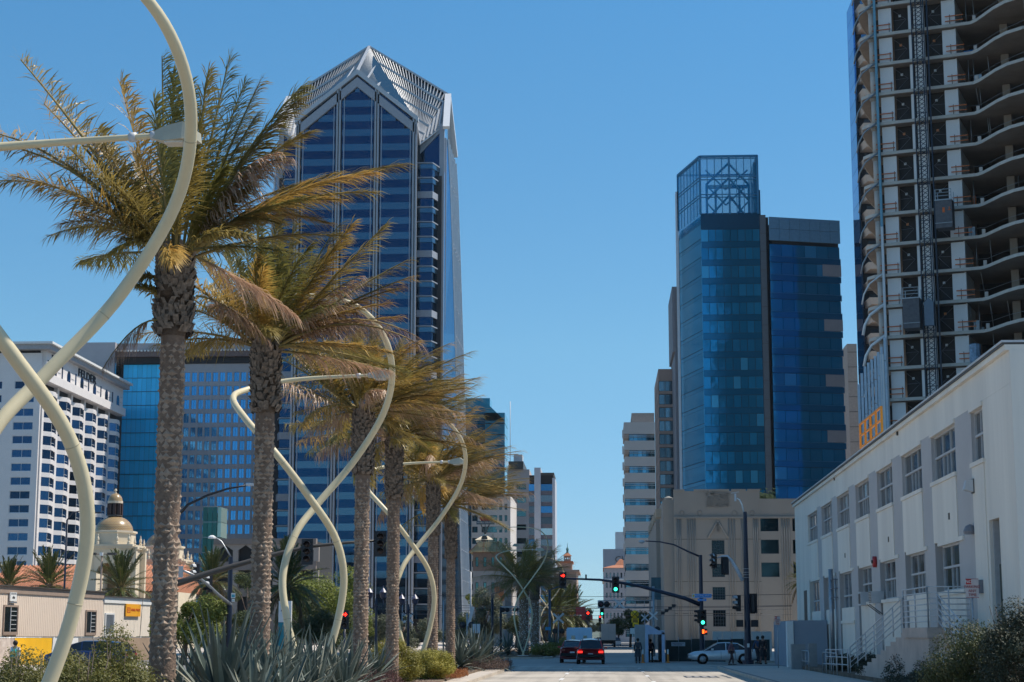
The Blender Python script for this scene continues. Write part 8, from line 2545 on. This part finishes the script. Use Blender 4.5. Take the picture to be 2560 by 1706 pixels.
# ------------------------------------------------------------------ vehicles
def paint(name, col, rough=.3, met=.3):
    m = mat(name, col, rough, metal=met, var=.03); m.node_tree.nodes["Principled BSDF"].inputs["Coat Weight"].default_value = .6; return m
m_carglass = glass("car_window_glass", (.05, .06, .07), .05, objvar=0, metal=.6)
def vehicle(name, label, cat, loc, rz, L, Wd, sec, roofsec, pm, wheel_r, wx, lights_rear=True, lit=True, group=None, roof_bars=False):
    """sec: body stations (x, z_bottom, z_belt, half width); roofsec: cabin stations (x, z_top, half width). +x is the nose"""
    T = thing(name, label, cat, (0, 0, 0), group)
    b = MB(); b.smooth = True
    ring = []
    for (x, zb, zt_, hw) in sec:
        ring.append([(x, -hw * .92, zb), (x, -hw, zb + .14), (x, -hw * 1.0, (zb + zt_) / 2), (x, -hw * .97, zt_ - .08), (x, -hw * .88, zt_), (x, 0, zt_ + .03), (x, hw * .88, zt_), (x, hw * .97, zt_ - .08), (x, hw, (zb + zt_) / 2), (x, hw, zb + .14), (x, hw * .92, zb)])
    n = 11; vs = [v for r in ring for v in r]
    fs = []
    for i in range(len(ring) - 1):
        for k in range(n - 1): fs.append((i * n + k, i * n + k + 1, (i + 1) * n + k + 1, (i + 1) * n + k))
        fs.append((i * n + n - 1, i * n, (i + 1) * n, (i + 1) * n + n - 1))
    fs.append(tuple(range(n))); fs.append(tuple((len(ring) - 1) * n + k for k in reversed(range(n))))
    b.add(vs, fs)
    body = b.part("body", pm, T)
    # cabin glass and roof
    zb = min(s[2] for s in sec if roofsec[0][0] <= s[0] <= roofsec[-1][0]) - .05
    b = MB(); b.smooth = False
    vs = []
    for (x, zt_, hw) in roofsec:
        hb = Wd / 2 * .86
        belt = zb + .04
        vs += [(x, -hb, belt), (x, -hw, zt_), (x, hw, zt_), (x, hb, belt)]
    fs = []
    for i in range(len(roofsec) - 1):
        for k in range(3): fs.append((i * 4 + k, i * 4 + k + 1, i * 4 + 5 + k, i * 4 + 4 + k))
    fs.append((0, 1, 2, 3)); m_ = (len(roofsec) - 1) * 4; fs.append((m_ + 3, m_ + 2, m_ + 1, m_))
    b.add(vs, fs); b.part("cabin_glass", m_carglass, T)
    top = [r for r in roofsec if r[1] > max(q_[1] for q_ in roofsec) - .16]
    b = MB(); b.smooth = True; vs = []
    for (x, zt_, hw) in top: vs += [(x, -hw - .02, zt_ - .05), (x, -hw * .8, zt_ + .02), (x, 0, zt_ + .05), (x, hw * .8, zt_ + .02), (x, hw + .02, zt_ - .05)]
    b.add(vs, [(i * 5 + k, i * 5 + k + 1, i * 5 + 6 + k, i * 5 + 5 + k) for i in range(len(top) - 1) for k in range(4)])
    b.part("roof", pm, T)
    # pillars
    for (i, j) in ((0, 1), (len(roofsec) - 2, len(roofsec) - 1)) + (((len(roofsec) // 2, len(roofsec) // 2),)):
        for s in (-1, 1):
            a = roofsec[i]; c = roofsec[j]
            lo = (a[0] if a[1] < c[1] else c[0]); 
            zt_ = max(a[1], c[1]); xt = a[0] if a[1] >= c[1] else c[0]; hw = a[2] if a[1] >= c[1] else c[2]
            b = MB(); b.beam((lo, s * Wd / 2 * .865, zb + .04), (xt, s * (hw + .01), zt_ - .02), .07, .06); b.part("pillar", pm, T)
    for x in wx:
        for s in (-1, 1):
            b = MB(); b.tube([(x, s * (Wd / 2 - .22), wheel_r), (x, s * (Wd / 2 - .0), wheel_r)], wheel_r, 20); w = b.part("wheel", m_dark, T)
            b = MB(); b.tube([(x, s * (Wd / 2 + .001), wheel_r), (x, s * (Wd / 2 + .012), wheel_r)], wheel_r * .66, 16); b.part("rim", m_steel, w)
            for k in range(5):
                a = k * 2 * pi / 5; b = MB(); b.beam((x, s * (Wd / 2 + .02), wheel_r), (x + wheel_r * .6 * cos(a), s * (Wd / 2 + .02), wheel_r + wheel_r * .6 * sin(a)), .04, .03); b.part("spoke", m_lgrey, w)
            b = MB(); b.tube([(x, s * (Wd / 2 - .1), wheel_r + .02), (x, s * (Wd / 2 + .0), wheel_r + .02)], wheel_r * 1.12, 16); b.part("wheel_arch", m_dark, T)
    # tail and head lamps
    xr = sec[0][0]; zr = sec[0][2]
    for s in (-1, 1):
        b = MB(); b.box((xr - .02, s * Wd / 2 * .74, zr - .18), (.06, Wd * .17, .14)); b.part("tail_lamp", m_tail if lit else mat("dull_tail_lamp", (.25, .02, .02), .3), T)
        xf = sec[-1][0]; b = MB(); b.box((xf - .08, s * Wd / 2 * .70, sec[-1][2] - .18), (.2, Wd * .18, .12)); b.part("headlamp", mat("headlamp_glass", (.6, .62, .65), .15), T)
    b = MB(); b.box((xr - .04, 0, zr - .36), (.02, .34, .16)); b.part("number_plate", m_white, T)
    b = MB(); b.box((xr + .02, 0, sec[0][1] + .16), (.16, Wd * .93, .22)); b.part("rear_bumper", m_dark, T)
    b = MB(); b.box((sec[-1][0] + .0, 0, sec[-1][1] + .14), (.10, Wd * .8, .14)); b.part("front_grille", m_dark, T)
    for s in (-1, 1):
        b = MB(); xm = roofsec[-2][0] + .35; b.box((xm, s * (Wd / 2 + .09), zb + .14), (.16, .2, .13)); b.part("mirror", pm, T)
    if roof_bars:
        for s in (-1, 1):
            zt_ = max(r[1] for r in roofsec); b = MB(); b.tube([(roofsec[1][0] + .2, s * roofsec[1][2] * .9, zt_ + .07), (roofsec[-2][0] - .2, s * roofsec[-2][2] * .9, zt_ + .07)], .025, 6); b.part("roof_bar", m_steel, T)
    for s in (-1, 1):
        for xd in (.15, -.85):
            b = MB(); b.beam((xd, s * (Wd / 2 + .002), zb - .5), (xd, s * (Wd / 2 - .02), zb), .012, .02); b.part("door_seam", m_dark, T)
    T.location = loc; T.rotation_euler[2] = rz
    return T
p_red = paint("maroon_car_paint", (.42, .022, .03)); p_dred = paint("dark_red_car_paint", (.36, .03, .04)); p_sil = paint("silver_car_paint", (.62, .64, .66), .35, .5)
p_blue = paint("dark_blue_car_paint", (.02, .04, .12))
suv = [(-2.3, .42, 1.02, .88), (-2.15, .32, 1.06, .95), (-1.2, .28, 1.06, .97), (0, .28, 1.05, .97), (1.0, .28, 1.02, .97), (1.8, .3, .96, .95), (2.25, .38, .82, .86)]
suvr = [(-2.2, 1.08, .70), (-1.9, 1.62, .66), (-1.0, 1.72, .68), (.2, 1.72, .68), (.7, 1.6, .66), (1.45, 1.06, .72)]
vehicle("red_suv", "dark red SUV with lit brake lamps waiting in the shaded junction", "car", (at(1477, 1640, 126.2).x, 126.2, 0), pi / 2, 4.6, 1.94, suv, suvr, p_red, .36, (-1.4, 1.4), roof_bars=True)
sed = [(-2.4, .45, .98, .80), (-2.25, .33, 1.0, .90), (-1.3, .25, .98, .92), (0, .25, .95, .92), (1.1, .25, .92, .92), (2.0, .28, .82, .88), (2.4, .36, .68, .76)]
sedr = [(-1.9, 1.0, .62), (-1.1, 1.40, .58), (-.2, 1.46, .60), (.4, 1.42, .58), (1.35, .95, .68)]
vehicle("red_sedan", "dark red car left of the SUV, half hidden behind it", "car", (at(1432, 1640, 131).x, 131.5, 0), pi / 2, 4.7, 1.86, [(a, b_, c_ + .12, d_) for a, b_, c_, d_ in sed], [(a, b_ + .16, c_) for a, b_, c_ in sedr], p_dred, .33, (-1.4, 1.4), lit=False)
vehicle("silver_sedan", "silver sedan seen side-on, turning by the dark green fence", "car", (at(1806, 1640, 126).x, 126, 0), pi, 4.9, 1.85, sed, sedr, p_sil, .34, (-1.42, 1.42), lit=False)
vehicle("blue_car", "dark blue car behind the corner shrubs, before the yellow banner", "car", (at(225, 1640, 96).x, 96, 0), pi * .98, 4.6, 1.9, [(a, b_, c_ + .12, d_) for a, b_, c_, d_ in suv], [(a, b_ - .06, c_) for a, b_, c_ in suvr], p_blue, .34, (-1.4, 1.4), lit=False)
# camper from behind
xc = at(1448, 1600, 165).x
C1 = thing("camper_van", "pale blue square camper with two small rear windows ahead of the red cars", "camper", (xc, 165, 0))
m_cam = mat("camper_pale_blue", (.50, .68, .84), .5, var=.04)
q = MB()
w, h0, h1 = 1.17, .65, 2.68
q.prism([(xc - w, 165), (xc + w, 165), (xc + w, 170), (xc - w, 170)], h0, h1 - .12)
q.part("box_body", m_cam, C1)
q = MB(); q.prism([(xc - w + .06, 165.05), (xc + w - .06, 165.05), (xc + w - .06, 169.9), (xc - w + .06, 169.9)], h1 - .119, h1); q.part("roof", m_cam, C1)
q = MB(); q.bx(xc - w - .02, xc + w + .02, 164.93, 164.999, h0 - .02, h0 + .12); q.part("rear_bumper", m_white, C1)
for s in (-1, 1):
    q = MB(); q.bx(xc + s * .55 - .17, xc + s * .55 + .17, 164.96, 164.998, 1.35, 1.95); q.part("rear_window", m_darkglass, C1)
    q = MB(); q.tube([(xc + s * .95, 165.9, .36), (xc + s * 1.15, 165.9, .36)], .36, 14); q.part("wheel", m_dark, C1)
    q = MB(); q.box((xc + s * 1.02, 164.95, .95), (.14, .05, .22)); q.part("tail_lamp", MATS["dull_tail_lamp"], C1)
q = MB(); q.bx(xc - .01, xc + .01, 164.97, 164.999, h0 + .13, h1 - .13); q.part("door_seam", m_lgrey, C1)
# box truck
Yk_ = 298
xc = at(1521, 1590, Yk_).x
C2 = thing("box_truck", "grey box truck seen from behind farther up the street", "truck", (xc, Yk_, 0))
q = MB(); q.bx(xc - 1.22, xc + 1.22, Yk_, Yk_ + 7, 1.15, at(1521, 1560, Yk_).z); q.part("cargo_box", mat("truck_box_grey", (.50, .47, .44), .6, var=.06), C2)
q = MB(); q.bx(xc - .02, xc + .02, Yk_ - .03, Yk_ - .002, 1.2, 3.7); q.part("door_seam", m_steel, C2)
q = MB(); q.bx(xc - 1.15, xc + 1.15, Yk_ + .2, Yk_ + 9, .55, 1.14); q.part("chassis", m_dark, C2)
q = MB(); q.bx(xc - 1.05, xc + 1.05, Yk_ + 7.1, Yk_ + 9, 1.15, 2.7); q.part("cab", m_white, C2)
for s in (-1, 1):
    for yy in (1.2, 8):
        q = MB(); q.tube([(xc + s * .85, Yk_ + yy, .5), (xc + s * 1.2, Yk_ + yy, .5)], .5, 14); q.part("wheel", m_dark, C2)
# small far cars, each its own thing
def far_car(label, px_, Y, pm, rz=pi / 2):
    T = thing("far_car", label, "car", (at(px_, 1600, Y).x, Y, 0), "far cars up the street")
    x0 = T.location.x
    q = MB(); q.M = Matrix.Translation((x0, Y, 0)) @ Matrix.Rotation(rz, 4, 'Z')
    q.prism([(-2.2, -.85), (2.2, -.8), (2.2, .8), (-2.2, .85)], .3, .92); q.part("body", pm, T)
    q = MB(); q.M = Matrix.Translation((x0, Y, 0)) @ Matrix.Rotation(rz, 4, 'Z')
    q.add([(-1.7, -.8, .921), (1.3, -.8, .921), (1.3, .8, .921), (-1.7, .8, .921), (-1.2, -.62, 1.45), (.5, -.62, 1.45), (.5, .62, 1.45), (-1.2, .62, 1.45)], [(4, 5, 6, 7), (0, 1, 5, 4), (1, 2, 6, 5), (2, 3, 7, 6), (3, 0, 4, 7)]); q.part("cabin", m_carglass, T)
    for sx in (-1.35, 1.35):
        for s in (-.75, .75):
            q = MB(); q.M = Matrix.Translation((x0, Y, 0)) @ Matrix.Rotation(rz, 4, 'Z'); q.tube([(sx, s - .1, .32), (sx, s + .1, .32)], .32, 10); q.part("wheel", m_dark, T)
far_car("white car just left of the box truck", 1489, 300, paint("white_car_paint", (.6, .6, .62)))
far_car("dark car ahead of the white one by the truck", 1493, 350, p_blue)
far_car("red car with brake lamps left of the box truck", 1495, 330, p_red)
far_car("white car parked right of the box truck", 1541, 330, MATS["white_car_paint"])
far_car("silver car right of the truck, farther off", 1537, 420, p_sil)
far_car("red tail-lit car far up the street", 1499, 430, p_red)

# ------------------------------------------------------------------ people
m_skin = mat("skin_tone", (.32, .18, .12), .6, var=.05); m_hair = mat("dark_hair", (.015, .011, .009), .7)
def skinned(name, verts, edges, radii, m, parent, sub=2, root=0):
    me = bpy.data.meshes.new(name); me.from_pydata(verts, edges, []); me.materials.append(m)
    o = bpy.data.objects.new(name, me); COL.objects.link(o); o.parent = parent; OFF[o.name] = Vector((0, 0, 0))
    sk = o.modifiers.new("skin", 'SKIN'); sk.use_smooth_shade = True
    for i, r in enumerate(radii):
        d = me.skin_vertices[0].data[i]; d.radius = (r if not isinstance(r, tuple) else r[0], r if not isinstance(r, tuple) else r[1]); d.use_root = (i == root)
    sb = o.modifiers.new("sub", 'SUBSURF'); sb.levels = sub; sb.render_levels = sub
    return o
def person(label, px_, Y, h, rz, top_c, leg_c, pose="stand", hair=m_hair, z0=0.0, extras=None, skirt=False):
    x = at(px_, 1650, Y).x
    T = thing("person", label, "person", (0, 0, 0))
    k = h / 1.75
    S = lambda p: (p[0] * k, p[1] * k, p[2] * k)
    st = {"stand": (.10, -.10, .02, -.02), "walk": (.14, -.16, .32, -.30), "stride": (.13, -.13, .22, -.2)}[pose]
    lf, rf = st[2], st[3]      # fore-aft feet (y)
    armf = {"stand": (.02, .02), "walk": (-.22, .22), "stride": (-.12, .14)}[pose]
    V = [(0, 0, .95), (0, 0, 1.15), (0, .0, 1.36), (0, .0, 1.47), (0, -.01, 1.55), (0, -.015, 1.63), (0, -.01, 1.70),
         (.17, 0, 1.40), (.24, armf[0] * .5, 1.14), (.25, armf[0], .90), (.25, armf[0] - .03, .83), (-.17, 0, 1.40), (-.24, armf[1] * .5, 1.14), (-.25, armf[1], .90), (-.25, armf[1] - .03, .83),
         (.10, 0, .90), (.105, lf * .45 - .04, .50), (.11, lf + .04, .10), (.11, lf - .10, .04), (-.10, 0, .90), (-.105, rf * .45 - .04, .50), (-.11, rf + .04, .10), (-.11, rf - .10, .04)]
    E = [(0, 1), (1, 2), (2, 3), (3, 4), (4, 5), (5, 6), (2, 7), (7, 8), (8, 9), (9, 10), (2, 11), (11, 12), (12, 13), (13, 14), (0, 15), (15, 16), (16, 17), (17, 18), (0, 19), (19, 20), (20, 21), (21, 22)]
    R = [(.15, .11), (.13, .10), (.15, .10), .055, .075, .092, .07, .055, .042, .034, .036, .055, .042, .034, .036, .085, .058, .042, .036, .085, .058, .042, .036]
    R = [tuple(a * k for a in r) if isinstance(r, tuple) else r * k for r in R]
    skinned("body", [S(v) for v in V], E, R, m_skin, T)
    # clothes follow the same limbs, a little wider
    tv = [0, 1, 2, 7, 8, 9, 11, 12, 13]; idx = {v: i for i, v in enumerate(tv)}
    te = [(idx[a], idx[b]) for a, b in E if a in idx and b in idx]
    skinned("jacket", [S(V[i]) for i in tv], te, [(r[0] + .02, r[1] + .02) if isinstance(r, tuple) else r + .016 for r in [R[i] for i in tv]], top_c, T)
    lv = [0, 15, 16, 17, 19, 20, 21]; idx = {v: i for i, v in enumerate(lv)}
    le = [(idx[a], idx[b]) for a, b in E if a in idx and b in idx]
    lr = [(R[i][0] + .005, R[i][1] + .005) if isinstance(R[i], tuple) else R[i] + .018 for i in lv]
    skinned("trousers", [S(V[i]) for i in lv], le, lr, leg_c, T)
    q = MB(); q.smooth = True; q.lathe((0, .012 * k, 1.60 * k), [(.08 * k, -.06 * k), (.108 * k, 0), (.106 * k, .06 * k), (.07 * k, .12 * k), (.02 * k, .14 * k)], 12); q.part("hair", hair, T)
    for s in (-1, 1):
        y0 = lf if s > 0 else rf
        q = MB(); q.box((s * .11 * k, (y0 - .06) * k, .035 * k), (.10 * k, .27 * k, .075 * k)); q.part("shoe", m_dark, T)
        # fingers and thumb
        ay = armf[0] if s > 0 else armf[1]
        for f in range(4):
            q = MB(); fx = s * .25 * k; fy = (ay - .055 + .022 * f) * k
            ln = (.075, .085, .08, .065)[f] * k
            q.tube([(fx, fy, .82 * k), (fx - s * .006, fy - .01, .82 * k - ln * .55), (fx - s * .02, fy - .012, .82 * k - ln)], [.0095 * k, .0085 * k, .006 * k], 5); q.part("finger", m_skin, T)
        q = MB(); q.tube([(s * .245 * k, (ay - .06) * k, .87 * k), (s * .225 * k, (ay - .085) * k, .84 * k), (s * .215 * k, (ay - .09) * k, .805 * k)], [.012 * k, .011 * k, .008 * k], 5); q.part("thumb", m_skin, T)
        q = MB(); q.tube([(s * .035 * k, -.105 * k, 1.635 * k), (s * .035 * k, -.098 * k, 1.635 * k)], .012 * k, 6); q.part("eye", m_white, T)
    q = MB(); q.add([(0, -.13 * k, 1.60 * k), (-.018 * k, -.1 * k, 1.595 * k), (.018 * k, -.1 * k, 1.595 * k), (0, -.1 * k, 1.64 * k)], [(0, 1, 3), (0, 3, 2), (0, 2, 1)]); q.part("nose", m_skin, T)
    if skirt:
        q = MB(); q.lathe((0, 0, .45 * k), [(.25 * k, 0), (.2 * k, .3 * k), (.16 * k, .55 * k)], 14); q.part("coat_skirt", top_c, T)
    if extras: extras(T, k)
    T.location = (x, Y, z0); T.rotation_euler[2] = rz
    return T
c_ = lambda nm, col: mat(nm, col, .85, var=.12, scale=8)
def pack(m):
    def f(T, k):
        q = MB(); q.lathe((0, .19 * k, 1.02 * k), [(.05 * k, 0), (.14 * k, .04 * k), (.15 * k, .25 * k), (.10 * k, .36 * k)], 10); q.part("backpack", m, T)
        for s in (-1, 1):
            q = MB(); q.tube([(s * .1 * k, .14 * k, 1.35 * k), (s * .11 * k, 0, 1.47 * k), (s * .11 * k, -.13 * k, 1.25 * k)], .014, 5); q.part("strap", m, T)
    return f
person("person in a dark grey coat walking away left of the covered walkway", 1595, 128.5, 1.80, pi, c_("charcoal_coat", (.045, .05, .06)), c_("dark_trousers", (.02, .022, .03)), "stride", skirt=True)
person("person in black with a backpack entering the covered walkway", 1627, 134.5, 1.72, pi, c_("black_jacket", (.02, .02, .025)), c_("black_trousers", (.012, .012, .016)), "stand", extras=pack(c_("purple_grey_pack", (.06, .05, .09))))
def cap(T, k):
    q = MB(); q.lathe((0, .0, 1.655 * k), [(.115 * k, 0), (.118 * k, .04 * k), (.08 * k, .10 * k), (.02 * k, .12 * k)], 12); q.box((0, -.13 * k, 1.665 * k), (.15 * k, .12 * k, .015 * k)); q.part("cap", c_("navy_cap", (.03, .03, .06)), T)
    pack(c_("navy_pack", (.02, .025, .06)))(T, k)
person("person in a cap and dusty pink top walking past the silver sedan", 1829, 121, 1.70, pi * .35, c_("dusty_pink_top", (.25, .12, .15)), c_("maroon_trousers", (.05, .025, .03)), "stride", extras=cap)
person("person in a blue hooded top standing right of the thick pole", 1895, 119.5, 1.82, pi * 1.15, c_("denim_blue_top", (.05, .10, .20)), c_("slate_leggings", (.025, .03, .045)), "walk", z0=.13)
person("person in a long dark coat beside the one in blue", 1908, 117.5, 1.86, pi * .9, c_("black_long_coat", (.018, .015, .018)), c_("bare_legs", (.22, .10, .08)), "stride", z0=.13, skirt=True)
def teal(T, k):
    q = MB(); q.lathe((-.04 * k, .19 * k, .98 * k), [(.05 * k, 0), (.15 * k, .05 * k), (.13 * k, .28 * k), (.04 * k, .40 * k)], 10); q.part("drawstring_bag", c_("teal_bag", (.0, .28, .27)), T)
    for s in (-1, 1):
        q = MB(); q.tube([(s * .03 * k, .17 * k, 1.36 * k), (s * .1 * k, .02, 1.48 * k), (s * .11 * k, -.12 * k, 1.2 * k)], .012, 5); q.part("strap", c_("teal_cord", (.0, .2, .2)), T)
person("person in a white shirt with a teal drawstring bag at the left picture edge", 37, 78, 1.78, pi * .95, c_("white_shirt", (.62, .62, .66)), c_("khaki_shorts", (.25, .22, .18)), "stride", extras=teal)
p = upx(2410, 352, 0)
# ------------------------------------------------------------------ light sea haze in the air
hz = MB(); hz.bx(-2600, 2600, -500, 4100, -2.0, 178)
hm = bpy.data.materials.new("haze_air"); hm.use_nodes = True
n = hm.node_tree.nodes; l = hm.node_tree.links
n.remove(n["Principled BSDF"])
pv = n.new("ShaderNodeVolumePrincipled")
pv.inputs["Color"].default_value = (.72, .86, 1.0, 1)
pv.inputs["Density"].default_value = 0.000045
pv.inputs["Anisotropy"].default_value = 0.3
l.new(pv.outputs[0], n["Material Output"].inputs["Volume"])
o = hz.part("haze", hm, None); o["kind"] = "stuff"; o["label"] = "thin pale haze over the whole street"; o["category"] = "haze"
SC.cycles.volume_bounces = 0
